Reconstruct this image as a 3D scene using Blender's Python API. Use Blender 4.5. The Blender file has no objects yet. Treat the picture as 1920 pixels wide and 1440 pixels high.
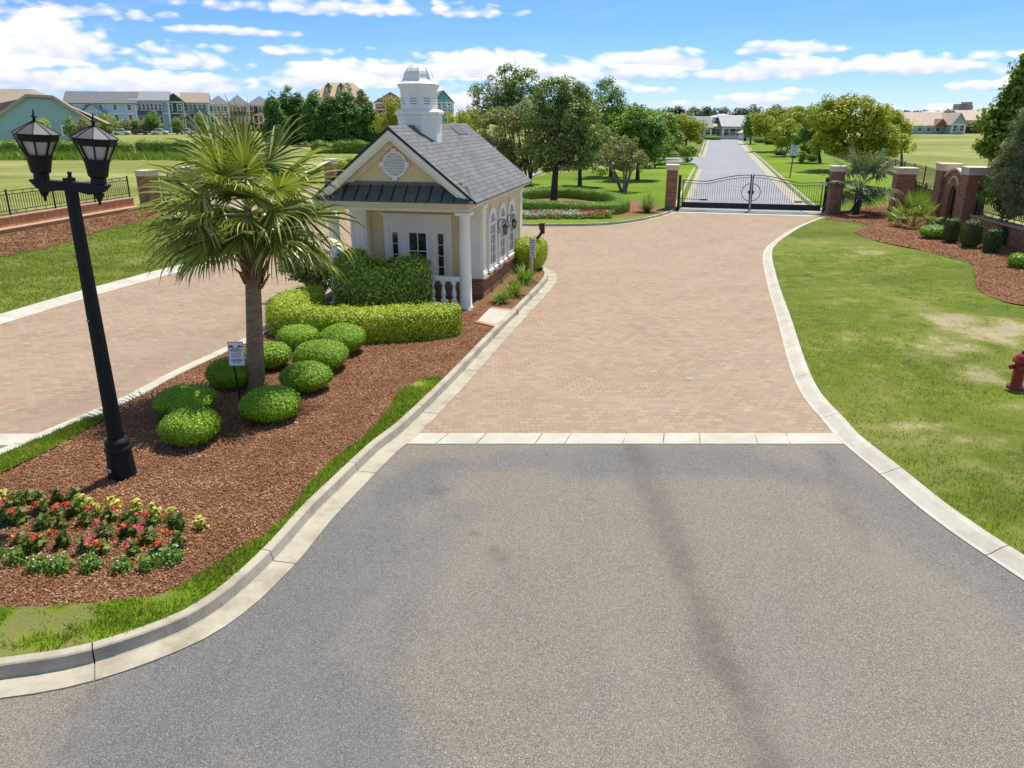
EXPO = 0.5
import bpy, bmesh, math, random
import numpy as np
from mathutils import Vector, Matrix, noise as mnoise
from mathutils.geometry import delaunay_2d_cdt, tessellate_polygon

rnd = random.Random(7)
rng = np.random.default_rng(7)
PI = math.pi
S = bpy.context.scene
C = S.collection

# ------------------------------------------------------------------ camera survey
F_PX, CAM_H, HOR = 1450.0, 5.0, 217.0
TH = math.atan((720 - HOR) / F_PX)
CT, ST = math.cos(TH), math.sin(TH)

def at(px, py, z=0.0):
    """survey of the photograph: ground point (at height z) seen at a pixel of the 1920x1440 photo"""
    dx = (px - 960) / F_PX; dy = -(py - 720) / F_PX
    Y = CT + dy * ST; Z = -ST + dy * CT
    t = (z - CAM_H) / Z
    return (dx * t, Y * t)

def ht(y, py):
    """height of a point at forward distance y seen at pixel row py"""
    k = (720 - py) / F_PX
    return CAM_H + y * (k * CT - ST) / (CT + k * ST)

def xat(px, y, z=5.0):
    return (px - 960) / F_PX * (y * CT - (z - CAM_H) * ST)

def pts(*pp, z=0.0):
    return [at(a, b, z) for a, b in pp]

cam = bpy.data.objects.new('camera', bpy.data.cameras.new('camera'))
C.objects.link(cam)
cam.location = (0, 0, CAM_H)
cam.rotation_euler = (PI / 2 - TH, 0, 0)
cam.data.sensor_width = 36
cam.data.lens = 36 * F_PX / 1920
cam.data.clip_end = 6000
S.camera = cam

# ------------------------------------------------------------------ node helpers
class NT:
    def __init__(s, tree):
        s.t = tree; s.n = tree.nodes; s.l = tree.links
    def node(s, typ, **kw):
        x = s.n.new(typ)
        for k, v in kw.items(): setattr(x, k, v)
        return x
    def put(s, sock, v):
        if v is None: return
        if isinstance(v, bpy.types.NodeSocket): s.l.new(v, sock)
        else:
            if sock.type == 'RGBA' and len(v) == 3: v = (*v, 1)
            sock.default_value = v
    def math(s, op, a, b=None, c=None, clamp=False):
        x = s.node('ShaderNodeMath', operation=op, use_clamp=clamp)
        s.put(x.inputs[0], a); s.put(x.inputs[1], b); s.put(x.inputs[2], c)
        return x.outputs[0]
    def noise(s, vec, scale, detail=3, rough=.55, dist=0, out='Fac'):
        x = s.node('ShaderNodeTexNoise')
        s.put(x.inputs['Vector'], vec); x.inputs['Scale'].default_value = scale
        x.inputs['Detail'].default_value = detail; x.inputs['Roughness'].default_value = rough
        x.inputs['Distortion'].default_value = dist
        return x.outputs[out]
    def voro(s, vec, scale, out='Color', feat='F1', rand=1):
        x = s.node('ShaderNodeTexVoronoi', feature=feat)
        s.put(x.inputs['Vector'], vec); x.inputs['Scale'].default_value = scale
        x.inputs['Randomness'].default_value = rand
        return x.outputs[out]
    def ramp(s, fac, stops, interp='LINEAR'):
        x = s.node('ShaderNodeValToRGB'); s.put(x.inputs[0], fac)
        cr = x.color_ramp; cr.interpolation = interp
        while len(cr.elements) < len(stops): cr.elements.new(.5)
        for e, (p, c) in zip(cr.elements, stops):
            e.position = p
            e.color = (c, c, c, 1) if isinstance(c, (int, float)) else (*c, 1)
        return x.outputs[0]
    def mix(s, fac, a, b, mode='MIX'):
        x = s.node('ShaderNodeMix', data_type='RGBA', blend_type=mode)
        s.put(x.inputs[0], fac); s.put(x.inputs[6], a); s.put(x.inputs[7], b)
        return x.outputs[2]
    def mapr(s, v, a, b, c=0, d=1):
        x = s.node('ShaderNodeMapRange'); s.put(x.inputs[0], v)
        for i, q in enumerate((a, b, c, d)): x.inputs[i + 1].default_value = q
        return x.outputs[0]
    def coord(s, out='Object'):
        return s.node('ShaderNodeTexCoord').outputs[out]
    def mapping(s, vec, rot=(0, 0, 0), sc=(1, 1, 1), loc=(0, 0, 0)):
        x = s.node('ShaderNodeMapping'); s.put(x.inputs[0], vec)
        x.inputs['Rotation'].default_value = rot; x.inputs['Scale'].default_value = sc
        x.inputs['Location'].default_value = loc
        return x.outputs[0]
    def bump(s, h, strength=.3, dist=.02):
        x = s.node('ShaderNodeBump'); s.put(x.inputs['Height'], h)
        x.inputs['Strength'].default_value = strength; x.inputs['Distance'].default_value = dist
        return x.outputs[0]
    def attr(s, name):
        return s.node('ShaderNodeAttribute', attribute_name=name)

def newmat(name):
    m = bpy.data.materials.new(name); m.use_nodes = True
    nt = NT(m.node_tree); nt.n.clear()
    out = nt.node('ShaderNodeOutputMaterial')
    bs = nt.node('ShaderNodeBsdfPrincipled')
    nt.l.new(bs.outputs[0], out.inputs[0])
    nt.out = out
    return m, nt, bs

def simple(name, col, rough=.6, var=.12, scale=6, metal=0, spec=.4, bump=0, bscale=60):
    m, nt, bs = newmat(name)
    co = nt.coord()
    n = nt.noise(co, scale, 4)
    lo = tuple(max(0, c * (1 - var)) for c in col); hi = tuple(min(1, c * (1 + var)) for c in col)
    nt.put(bs.inputs['Base Color'], nt.ramp(n, [(.3, lo), (.7, hi)]))
    bs.inputs['Roughness'].default_value = rough; bs.inputs['Metallic'].default_value = metal
    bs.inputs['Specular IOR Level'].default_value = spec
    if bump: nt.put(bs.inputs['Normal'], nt.bump(nt.noise(co, bscale, 3), bump, .01))
    return m

def foliage(name, cols, transl=.3, rough=.5, hue=.0, objvar=.25, rw=.72, nw=.8):
    """cols: dark to light; each leaf (mesh island) takes its own shade"""
    m, nt, bs = newmat(name)
    g = nt.node('ShaderNodeNewGeometry')
    oi = nt.node('ShaderNodeObjectInfo')
    r = g.outputs['Random Per Island']
    big = nt.noise(nt.coord(), 1.3, 2)
    f = nt.math('ADD', nt.math('ADD', nt.math('MULTIPLY', r, rw), (1 - rw) * .5), nt.math('MULTIPLY', nt.math('SUBTRACT', big, .5), nw), clamp=True)
    k = len(cols)
    c = nt.ramp(f, [(i / (k - 1), cc) for i, cc in enumerate(cols)])
    hs = nt.node('ShaderNodeHueSaturation')
    nt.put(hs.inputs['Color'], c)
    nt.put(hs.inputs['Value'], nt.mapr(oi.outputs['Random'], 0, 1, 1 - objvar * .5, 1 + objvar * .5))
    c = hs.outputs[0]
    nt.put(bs.inputs['Base Color'], c)
    bs.inputs['Roughness'].default_value = rough
    bs.inputs['Specular IOR Level'].default_value = .3
    tr = nt.node('ShaderNodeBsdfTranslucent')
    nt.put(tr.inputs[0], nt.mix(.5, c, (.35, .45, .03), 'MIX'))
    ms = nt.node('ShaderNodeMixShader'); ms.inputs[0].default_value = transl
    nt.l.new(bs.outputs[0], ms.inputs[1]); nt.l.new(tr.outputs[0], ms.inputs[2])
    nt.l.new(ms.outputs[0], nt.out.inputs[0])
    return m

# ------------------------------------------------------------------ mesh helpers
def link(o, parent=None):
    C.objects.link(o)
    if parent is not None: o.parent = parent
    return o

def tag(o, label=None, cat=None, group=None, kind=None):
    if label: o['label'] = label
    if cat: o['category'] = cat
    if group: o['group'] = group
    if kind: o['kind'] = kind
    return o

def empty(name, loc=(0, 0, 0), rz=0, label=None, cat=None, group=None):
    o = bpy.data.objects.new(name, None)
    o.empty_display_size = .2
    o.location = (loc[0], loc[1], loc[2] if len(loc) > 2 else 0); o.rotation_euler = (0, 0, rz)
    link(o); tag(o, label, cat, group)
    return o

def copy_tree(o, parent=None):
    c = o.copy(); C.objects.link(c)
    if parent is not None: c.parent = parent
    for ch in list(o.children): copy_tree(ch, c)
    return c

def np_mesh(name, V, F, mat=None, smooth=False):
    """fast mesh from numpy arrays; F is (n,k)"""
    V = np.asarray(V, dtype=np.float32); F = np.asarray(F, dtype=np.int32)
    me = bpy.data.meshes.new(name)
    me.vertices.add(len(V)); me.vertices.foreach_set('co', V.ravel())
    k = F.shape[1]
    me.loops.add(F.size); me.loops.foreach_set('vertex_index', F.ravel())
    me.polygons.add(len(F))
    me.polygons.foreach_set('loop_start', np.arange(0, F.size, k, dtype=np.int32))
    me.polygons.foreach_set('loop_total', np.full(len(F), k, dtype=np.int32))
    if smooth: me.polygons.foreach_set('use_smooth', np.ones(len(F), dtype=bool))
    me.update(calc_edges=True)
    if mat: me.materials.append(mat)
    return me

def np_obj(name, V, F, mat, parent=None, smooth=False):
    return link(bpy.data.objects.new(name, np_mesh(name, V, F, mat, smooth)), parent)

class MB:
    def __init__(s): s.v = []; s.f = []; s.sm = []
    def add(s, vs, fs, smooth=False):
        b = len(s.v); s.v += [tuple(v) for v in vs]
        for f in fs: s.f.append(tuple(b + i for i in f)); s.sm.append(smooth)
        return s
    def box(s, x0, x1, y0, y1, z0, z1, M=None):
        vs = [Vector((x, y, z)) for z in (z0, z1) for y in (y0, y1) for x in (x0, x1)]
        if M is not None: vs = [M @ v for v in vs]
        return s.add(vs, [(0, 2, 3, 1), (4, 5, 7, 6), (0, 1, 5, 4), (1, 3, 7, 5), (3, 2, 6, 7), (2, 0, 4, 6)])
    def bar(s, a, b, w, h=None):
        """rectangular bar from a to b"""
        a = Vector(a); b = Vector(b); h = h or w
        d = (b - a); L = d.length
        if L < 1e-6: return s
        d.normalize(); up = Vector((0, 0, 1)) if abs(d.z) < .95 else Vector((0, 1, 0))
        sx = d.cross(up).normalized(); sz = sx.cross(d)
        vs = []
        for p in (a, b):
            for i, j in ((-1, -1), (1, -1), (1, 1), (-1, 1)):
                vs.append(p + sx * (i * w / 2) + sz * (j * h / 2))
        return s.add(vs, [(0, 1, 2, 3), (7, 6, 5, 4), (0, 4, 5, 1), (1, 5, 6, 2), (2, 6, 7, 3), (3, 7, 4, 0)])
    def tube(s, P, R, n=8, smooth=True, cap=True):
        P = [Vector(p) for p in P]
        if not hasattr(R, '__len__'): R = [R] * len(P)
        rings = []
        ref = Vector((.3, .9, .1)).normalized()
        for i, p in enumerate(P):
            d = (P[min(i + 1, len(P) - 1)] - P[max(i - 1, 0)])
            d = d.normalized() if d.length > 1e-9 else Vector((0, 0, 1))
            a = d.cross(ref)
            if a.length < .05: a = d.cross(Vector((1, 0, 0)))
            a.normalize(); b = d.cross(a)
            rings.append([p + (a * math.cos(2 * PI * k / n) + b * math.sin(2 * PI * k / n)) * R[i] for k in range(n)])
        vs = [v for r in rings for v in r]; fs = []
        for i in range(len(P) - 1):
            for k in range(n):
                fs.append((i * n + k, i * n + (k + 1) % n, (i + 1) * n + (k + 1) % n, (i + 1) * n + k))
        s.add(vs, fs, smooth)
        if cap:
            s.add(rings[0][::-1], [tuple(range(n))]); s.add(rings[-1], [tuple(range(n))])
        return s
    def lathe(s, prof, n=16, c=(0, 0), rot=0, smooth=True, flute=0, M=None):
        """prof: (radius, z) from bottom to top"""
        vs = []; fs = []
        for r, z in prof:
            for k in range(n):
                a = rot + 2 * PI * k / n
                rr = r * (1 - flute * (k % 2))
                v = Vector((c[0] + rr * math.cos(a), c[1] + rr * math.sin(a), z))
                vs.append(M @ v if M is not None else v)
        for i in range(len(prof) - 1):
            for k in range(n):
                fs.append((i * n + k, i * n + (k + 1) % n, (i + 1) * n + (k + 1) % n, (i + 1) * n + k))
        s.add(vs, fs, smooth)
        s.add(vs[:n][::-1], [tuple(range(n))]); s.add(vs[-n:], [tuple(range(n))])
        return s
    def prism(s, poly, y0, y1, axis='y'):
        """extrude a polygon given in (x,z) along y, in (y,z) along x, or in (x,y) along z"""
        n = len(poly)
        def P(p, t):
            return {'y': (p[0], t, p[1]), 'x': (t, p[0], p[1]), 'z': (p[0], p[1], t)}[axis]
        vs = [P(p, y0) for p in poly] + [P(p, y1) for p in poly]
        fs = [tuple(range(n)), tuple(range(2 * n - 1, n - 1, -1))]
        for i in range(n):
            fs.append((i, (i + 1) % n + 0, (i + 1) % n + n, i + n)[::-1])
        return s.add(vs, fs)
    def build(s, name, mat, parent=None, bevel=0, fix=True, M=None):
        me = bpy.data.meshes.new(name)
        vs = s.v if M is None else [M @ Vector(v) for v in s.v]
        me.from_pydata(vs, [], s.f)
        me.polygons.foreach_set('use_smooth', s.sm)
        if fix:
            bm = bmesh.new(); bm.from_mesh(me)
            bmesh.ops.recalc_face_normals(bm, faces=bm.faces[:])
            bm.to_mesh(me); bm.free()
        me.update()
        if mat: me.materials.append(mat)
        o = link(bpy.data.objects.new(name, me), parent)
        if bevel:
            b = o.modifiers.new('bevel', 'BEVEL'); b.width = bevel; b.segments = 2; b.limit_method = 'ANGLE'
        return o

def one(fn, name, mat, parent=None, **kw):
    mb = MB(); fn(mb); return mb.build(name, mat, parent, **kw)

# ---- leaves
def unit(a):
    return a / np.maximum(1e-9, np.linalg.norm(a, axis=-1, keepdims=True))

def leaf_quads(P, N, L, W, r=rng):
    """diamond leaf cards at points P facing N"""
    n = len(P)
    T = unit(np.cross(N, unit(r.normal(size=(n, 3)))))
    B = np.cross(N, T)
    L = np.broadcast_to(L, n)[:, None] * r.uniform(.7, 1.3, (n, 1)); W = np.broadcast_to(W, n)[:, None] * r.uniform(.7, 1.3, (n, 1))
    V = np.stack([P - T * L * .5, P + B * W * .5 + N * W * .12, P + T * L * .5, P - B * W * .5 + N * W * .12], 1).reshape(-1, 3)
    F = np.arange(n * 4).reshape(n, 4)
    return V, F

def clump_points(lobes, nclump, nleaf, rc, r=rng, shell=.55, flat=.8):
    lob = np.array(lobes, float)
    vol = lob[:, 3] * lob[:, 4] * lob[:, 5]
    idx = r.choice(len(lob), nclump, p=vol / vol.sum())
    d = unit(r.normal(size=(nclump, 3)))
    rad = (r.uniform(0, 1, nclump) ** (1 / 3)) * (1 - shell) + shell * r.uniform(.8, 1, nclump)
    cen = lob[idx, :3] + d * rad[:, None] * lob[idx, 3:]
    k = np.repeat(np.arange(nclump), nleaf)
    rcs = (rc * r.uniform(.6, 1.35, nclump))[k]
    dl = unit(r.normal(size=(len(k), 3)))
    P = cen[k] + dl * (rcs * r.uniform(.35, 1, len(k)) ** .6)[:, None] * np.array([1, 1, flat])
    N = unit(dl * .6 + d[k] * .35 + np.array([0, 0, .5]) + r.normal(size=(len(k), 3)) * .45)
    return P, N, cen

def sample_mesh(V, Fs, n, r=rng):
    V = np.asarray(V, float)
    tri = []
    for f in Fs:
        for i in range(1, len(f) - 1): tri.append((f[0], f[i], f[i + 1]))
    tri = np.array(tri); a, b, c = V[tri[:, 0]], V[tri[:, 1]], V[tri[:, 2]]
    cr = np.cross(b - a, c - a); ar = np.linalg.norm(cr, axis=1)
    i = r.choice(len(tri), n, p=ar / ar.sum())
    u = r.uniform(size=(n, 1)); v = r.uniform(size=(n, 1)); sw = (u + v) > 1
    u = np.where(sw, 1 - u, u); v = np.where(sw, 1 - v, v)
    return a[i] + (b[i] - a[i]) * u + (c[i] - a[i]) * v, unit(cr[i]), ar.sum() / 2

def clipped(name, V, Fs, mat, per_m2, leaf, loc=(0, 0, 0), jit=.03, inset=.04, parent=None, core=True, rz=0):
    """clipped shrub or hedge: dense leaf cards over a core of the given shape, as one mesh"""
    V = np.asarray(V, float)
    _, _, area = sample_mesh(V, Fs, 10)
    n = int(area * per_m2)
    P, N, _ = sample_mesh(V, Fs, n)
    stray = (rng.uniform(size=(n, 1)) < .05) * rng.uniform(0, 3.2, (n, 1)) * jit
    P = P + N * (rng.normal(0, jit, (n, 1)) + stray) + rng.normal(0, jit * .4, (n, 3))
    N = unit(N + rng.normal(size=(n, 3)) * .34 + np.array([0, 0, .10]))
    LV, LF = leaf_quads(P, N, leaf, leaf * .55)
    me = bpy.data.meshes.new(name)
    if core:
        # vertex normals for inset
        bm = bmesh.new(); bv = [bm.verts.new(v) for v in V]
        for f in Fs:
            try: bm.faces.new([bv[i] for i in f])
            except ValueError: pass
        bm.normal_update()
        CV = np.array([np.array(v.co) - np.array(v.normal) * inset for v in bm.verts]); bm.free()
        allV = np.vstack([LV, CV]); off = len(LV)
        faces = [tuple(f) for f in LF.tolist()] + [tuple(off + i for i in f) for f in Fs]
    else:
        allV = LV; faces = LF.tolist()
    me.from_pydata(allV.tolist(), [], faces); me.update()
    me.materials.append(mat)
    o = link(bpy.data.objects.new(name, me), parent)
    o.location = loc; o.rotation_euler = (0, 0, rz)
    return o

def dome_shape(rx, ry, h, sub=3, low=.12, p=2.3, wob=.03, seed=0):
    """flattened clipped ball standing on the ground"""
    bm = bmesh.new(); bmesh.ops.create_icosphere(bm, subdivisions=sub, radius=1)
    rr = random.Random(seed); ph = [rr.uniform(0, 6) for _ in range(4)]
    V = []
    for v in bm.verts:
        x, y, z = v.co
        k = (abs(x) ** p + abs(y) ** p + abs(z) ** p) ** (-1 / p)
        x, y, z = x * k, y * k, z * k
        w = 1 + wob * (math.sin(3 * x + ph[0]) + math.sin(4 * y + ph[1]) + math.sin(3 * z + ph[2]))
        zz = (z * .5 + .5)
        taper = 1 - .16 * max(0, .45 - zz) / .45
        V.append((x * rx * w * taper, y * ry * w * taper, h * zz * (1 + .3 * (w - 1))))
    Fs = [tuple(v.index for v in f.verts) for f in bm.faces]
    bm.free()
    return V, Fs

def hedge_shape(path, width, h, closed=False, seg=.25, wob=.03, seed=1, e=.52, taper=.55):
    """rounded hedge section swept along a ground path"""
    P = resample(path, seg, closed)
    n = len(P); prof = []
    m = 14
    for k in range(m + 1):
        a = PI * k / m
        c, s_ = math.cos(a), math.sin(a)
        prof.append((math.copysign(abs(c) ** e, c) * .5 * width, (abs(s_) ** e) * h))
    T = tangents(P, closed); V = []
    rr = random.Random(seed); p1, p2 = rr.uniform(0, 6), rr.uniform(0, 6)
    for i in range(n):
        t = T[i]; nx, ny = -t[1], t[0]
        end = 1.0
        if not closed:
            dd = min(i, n - 1 - i) * seg
            end = min(1, 1 - taper + taper * min(1, dd / (width * .5)) ** .5)
        w = 1 + wob * (math.sin(i * .9 + p1) + math.sin(i * 2.3 + p2))
        for o, z in prof:
            q_ = 1 + wob * 2.2 * (mnoise.noise(Vector((P[i][0] * 1.6, P[i][1] * 1.6, z * 1.8 + o * 1.3 + seed))))
            o *= q_; z *= (1 + (q_ - 1) * .6)
            V.append((P[i][0] + nx * o * end * w, P[i][1] + ny * o * end * w, z * (.9 + .1 * end) * (1 + (w - 1) * .7)))
    k = m + 1; Fs = []
    for i in range(n if closed else n - 1):
        j = (i + 1) % n
        for q in range(m): Fs.append((i * k + q, j * k + q, j * k + q + 1, i * k + q + 1)[::-1])
    if not closed:
        Fs.append(tuple(range(k))[::-1]); Fs.append(tuple((n - 1) * k + q for q in range(k)))
    return V, Fs

# ---- paths
def catmull(P, closed=False, n=8):
    P = [Vector(p[:2]) for p in P]; out = []; m = len(P)
    for i in range(m if closed else m - 1):
        if closed: a, b, c, d = P[i - 1], P[i], P[(i + 1) % m], P[(i + 2) % m]
        else: a, b, c, d = P[max(i - 1, 0)], P[i], P[i + 1], P[min(i + 2, m - 1)]
        for k in range(n):
            t = k / n
            out.append(.5 * (2 * b + (c - a) * t + (2 * a - 5 * b + 4 * c - d) * t * t + (3 * b - a - 3 * c + d) * t ** 3))
    if not closed: out.append(P[-1])
    return [(p.x, p.y) for p in out]

def resample(P, seg, closed=False):
    Q = [Vector(p[:2]) for p in P]
    if closed: Q.append(Q[0])
    L = [0]
    for i in range(1, len(Q)): L.append(L[-1] + (Q[i] - Q[i - 1]).length)
    n = max(2, int(round(L[-1] / seg)) + 1); out = []
    j = 0
    for k in range(n):
        s_ = L[-1] * k / (n - 1)
        while j < len(L) - 2 and L[j + 1] < s_: j += 1
        d = L[j + 1] - L[j]; t = (s_ - L[j]) / d if d > 1e-9 else 0
        p = Q[j].lerp(Q[j + 1], t); out.append((p.x, p.y))
    return out[:-1] if closed else out

def tangents(P, closed=False):
    n = len(P); T = []
    for i in range(n):
        if closed: a, b = P[i - 1], P[(i + 1) % n]
        else: a, b = P[max(i - 1, 0)], P[min(i + 1, n - 1)]
        d = Vector((b[0] - a[0], b[1] - a[1])); d.normalize(); T.append((d.x, d.y))
    return T

def offset(P, d):
    T = tangents(P)
    return [(p[0] - t[1] * d, p[1] + t[0] * d) for p, t in zip(P, T)]

def sweep(name, path, prof, mat, seglen=3.0, gap=.014, seg=.25, structure=True):
    """kerb: profile (offset to the left of the path, z) swept in cast lengths with open joints between them"""
    P = resample(path, seg); T = tangents(P); mb = MB(); k = len(prof)
    step = max(1, int(round(seglen / seg)))
    i = 0
    while i < len(P) - 1:
        j = min(i + step, len(P) - 1)
        vs = []
        for q in range(i, j + 1):
            x, y = P[q]; t = T[q]
            sh = 0
            if q == i and i > 0: sh = gap / 2
            if q == j and j < len(P) - 1: sh = -gap / 2
            x += t[0] * sh; y += t[1] * sh
            for o, z in prof: vs.append((x - t[1] * o, y + t[0] * o, z))
        fs = []
        for q in range(j - i):
            for e in range(k - 1): fs.append((q * k + e, (q + 1) * k + e, (q + 1) * k + e + 1, q * k + e + 1))
        fs.append(tuple(range(k))); fs.append(tuple((j - i) * k + e for e in range(k))[::-1])
        mb.add(vs, fs)
        i = j
    o = mb.build(name, mat)
    if structure: o['kind'] = 'structure'
    return o

def inside(poly, X, Y):
    poly = np.asarray(poly); n = len(poly); r = np.zeros(X.shape, bool)
    x0, y0 = poly[:, 0], poly[:, 1]; x1, y1 = np.roll(x0, -1), np.roll(y0, -1)
    for a, b, c, d in zip(x0, y0, x1, y1):
        if b == d: continue
        r ^= ((b > Y) != (d > Y)) & (X < (c - a) * (Y - b) / (d - b) + a)
    return r

def vnoise(x, y, scale, seed=0, oct=3):
    """value noise in numpy"""
    tot = np.zeros_like(x, float); amp = 1; nrm = 0
    for o in range(oct):
        u = x * scale; v = y * scale
        iu = np.floor(u).astype(int); iv = np.floor(v).astype(int); fu = u - iu; fv = v - iv
        fu = fu * fu * (3 - 2 * fu); fv = fv * fv * (3 - 2 * fv)
        def h(a, b):
            k = (a * 374761393 + b * 668265263 + (seed + o) * 974634777) & 0x7fffffff
            k = ((k ^ (k >> 13)) * 1274126177) & 0x7fffffff
            return ((k ^ (k >> 16)) & 0xffff) / 65535.0
        tot += amp * ((h(iu, iv) * (1 - fu) + h(iu + 1, iv) * fu) * (1 - fv) + (h(iu, iv + 1) * (1 - fu) + h(iu + 1, iv + 1) * fu) * fv)
        nrm += amp; amp *= .5; scale *= 2.03
    return tot / nrm

def sheet(name, outline, mat, z=0.0, spacing=None, zf=None, attrs=None, kind='structure'):
    """a ground sheet filling an outline; optional inner points for relief and mask attributes"""
    O = [Vector(p[:2]) for p in outline]
    n = len(O)
    vs = list(O)
    if spacing:
        A = np.array([(p.x, p.y) for p in O])
        gx, gy = np.meshgrid(np.arange(A[:, 0].min(), A[:, 0].max(), spacing), np.arange(A[:, 1].min(), A[:, 1].max(), spacing))
        gx = gx.ravel() + rng.uniform(-.2, .2, gx.size) * spacing; gy = gy.ravel() + rng.uniform(-.2, .2, gy.size) * spacing
        m = inside(A, gx, gy)
        vs += [Vector((a, b)) for a, b in zip(gx[m], gy[m])]
    ed = [(i, (i + 1) % n) for i in range(n)]
    V2, _, F2, *_ = delaunay_2d_cdt(vs, ed, [], 1, 1e-5)
    X = np.array([v.x for v in V2]); Y = np.array([v.y for v in V2])
    Z = np.full(len(X), z) + (zf(X, Y) if zf else 0)
    me = bpy.data.meshes.new(name)
    me.from_pydata(np.stack([X, Y, Z], 1).tolist(), [], [tuple(f) for f in F2])
    bm = bmesh.new(); bm.from_mesh(me)
    for f in bm.faces:
        if f.normal.z < 0: f.normal_flip()
    bm.to_mesh(me); bm.free()
    for k, fn in (attrs or {}).items():
        a = me.attributes.new(k, 'FLOAT', 'POINT'); a.data.foreach_set('value', np.asarray(fn(X, Y), dtype=np.float32))
    if zf: me.polygons.foreach_set('use_smooth', np.ones(len(me.polygons), bool))
    me.update(); me.materials.append(mat)
    o = link(bpy.data.objects.new(name, me))
    if kind: o['kind'] = kind
    return o

def seg_dist(X, Y, path):
    d = np.full(X.shape, 1e9)
    for (a, b), (c, e) in zip(path[:-1], path[1:]):
        vx, vy = c - a, e - b; L = vx * vx + vy * vy + 1e-12
        t = np.clip(((X - a) * vx + (Y - b) * vy) / L, 0, 1)
        d = np.minimum(d, np.hypot(X - a - t * vx, Y - b - t * vy))
    return d

def text_mesh(s, size, mat, parent, M, name='lettering', depth=.002):
    cu = bpy.data.curves.new(name, 'FONT'); cu.body = s; cu.size = size; cu.align_x = 'CENTER'; cu.align_y = 'CENTER'; cu.extrude = depth
    tmp = bpy.data.objects.new(name, cu); C.objects.link(tmp)
    dg = bpy.context.evaluated_depsgraph_get()
    me = bpy.data.meshes.new_from_object(tmp.evaluated_get(dg))
    bpy.data.objects.remove(tmp)
    me.transform(M); me.materials.clear(); me.materials.append(mat)
    return link(bpy.data.objects.new(name, me), parent)
# ------------------------------------------------------------------ light and sky
SUN_EL, SUN_AZ = math.radians(63), math.radians(29)      # azimuth from +Y towards +X
S.view_settings.view_transform = 'Standard'; S.view_settings.look = 'None'
S.view_settings.exposure = EXPO; S.view_settings.gamma = 1
sd = Vector((math.sin(SUN_AZ) * math.cos(SUN_EL), math.cos(SUN_AZ) * math.cos(SUN_EL), math.sin(SUN_EL)))
sun = bpy.data.objects.new('sun', bpy.data.lights.new('sun', 'SUN')); C.objects.link(sun)
sun.data.energy = 4.5; sun.data.angle = math.radians(.53); sun.data.color = (1, .96, .89)
sun.rotation_euler = sd.to_track_quat('Z', 'Y').to_euler()

W = bpy.data.worlds.new('World'); S.world = W; W.use_nodes = True
wt = NT(W.node_tree); wt.n.clear()
wo = wt.node('ShaderNodeOutputWorld')
sky = wt.node('ShaderNodeTexSky', sky_type='NISHITA'); sky.sun_disc = False
sky.sun_elevation = SUN_EL; sky.sun_rotation = SUN_AZ
sky.air_density = 1.0; sky.dust_density = .05; sky.ozone_density = 3.0; sky.altitude = 1200
bg = wt.node('ShaderNodeBackground'); bg.inputs[1].default_value = .15
# clouds by direction in the sky: (photo px x, y, half width, half height, density, flatness)
CL = [(85, 88, 100, 44, 1.15), (15, 100, 90, 42, 1.1), (20, 150, 140, 30, .5), (215, 152, 175, 20, .95), (330, 160, 140, 20, .95), (80, 150, 90, 22, .85),
      (365, 121, 95, 13, .55), (455, 60, 130, 9, .5), (110, 22, 150, 14, .5), (300, 95, 130, 14, .3), (650, 14, 260, 18, .55), (850, 26, 150, 9, .4), (560, 98, 200, 10, .28),
      (640, 138, 110, 24, 1.0), (600, 155, 95, 20, .8), (760, 140, 90, 24, .95), (910, 128, 130, 30, 1.05), (1000, 140, 130, 28, .95), (1080, 135, 70, 20, .9), (880, 190, 42, 22, .9),
      (1222, 118, 104, 24, 1.12), (1160, 140, 130, 14, .7), (1478, 92, 92, 14, .85), (1390, 140, 80, 15, .95), (1480, 130, 88, 20, 1.1),
      (1700, 124, 95, 20, .85), (1740, 128, 110, 10, .75), (1840, 162, 52, 9, .8), (1905, 150, 22, 8, .8), (1234, 171, 42, 8, .8), (1425, 188, 72, 13, .85), (1488, 172, 30, 7, .75), (1290, 196, 44, 7, .6),
      (1860, 105, 120, 8, .25), (1720, 206, 100, 9, .4), (950, 165, 260, 14, .4), (260, 196, 260, 12, .5),
      (-250, 90, 200, 60, .9), (2250, 120, 220, 40, .8), (900, -420, 500, 90, .5), (2000, -700, 600, 120, .6), (-300, -600, 500, 130, .6)]
gen = wt.coord('Generated')
sep = wt.node('ShaderNodeSeparateXYZ'); wt.l.new(gen, sep.inputs[0])
az = wt.math('ARCTAN2', sep.outputs[0], sep.outputs[1])
el = wt.math('ARCSINE', sep.outputs[2])
tint = wt.ramp(wt.math('MULTIPLY', el, 1 / .35), [(0, (.40, .49, .76)), (.12, (.34, .46, .84)), (.30, (.30, .45, .93)), (.5, (.34, .50, .98)), (.8, (1.05, .97, .76)), (1, (1.1, .99, .74))])
wt.l.new(wt.mix(1.0, sky.outputs[0], tint, 'MULTIPLY'), bg.inputs[0])
def comb(x, y, z=0.0):
    c = wt.node('ShaderNodeCombineXYZ'); wt.put(c.inputs[0], x); wt.put(c.inputs[1], y); wt.put(c.inputs[2], z); return c.outputs[0]
vec = comb(az, wt.math('MULTIPLY', el, 2.6))
n1 = wt.noise(vec, 17, 9, .64, .6)
vb = wt.voro(comb(wt.math('ADD', az, wt.math('MULTIPLY', n1, .03)), wt.math('MULTIPLY', el, 1.9)), 60, 'Distance', 'SMOOTH_F1')
n2 = wt.math('SUBTRACT', 1.0, vb)
wis = wt.noise(comb(wt.math('MULTIPLY', az, 1.0), wt.math('MULTIPLY', el, 7.5)), 7, 6, .62, .8)
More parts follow.
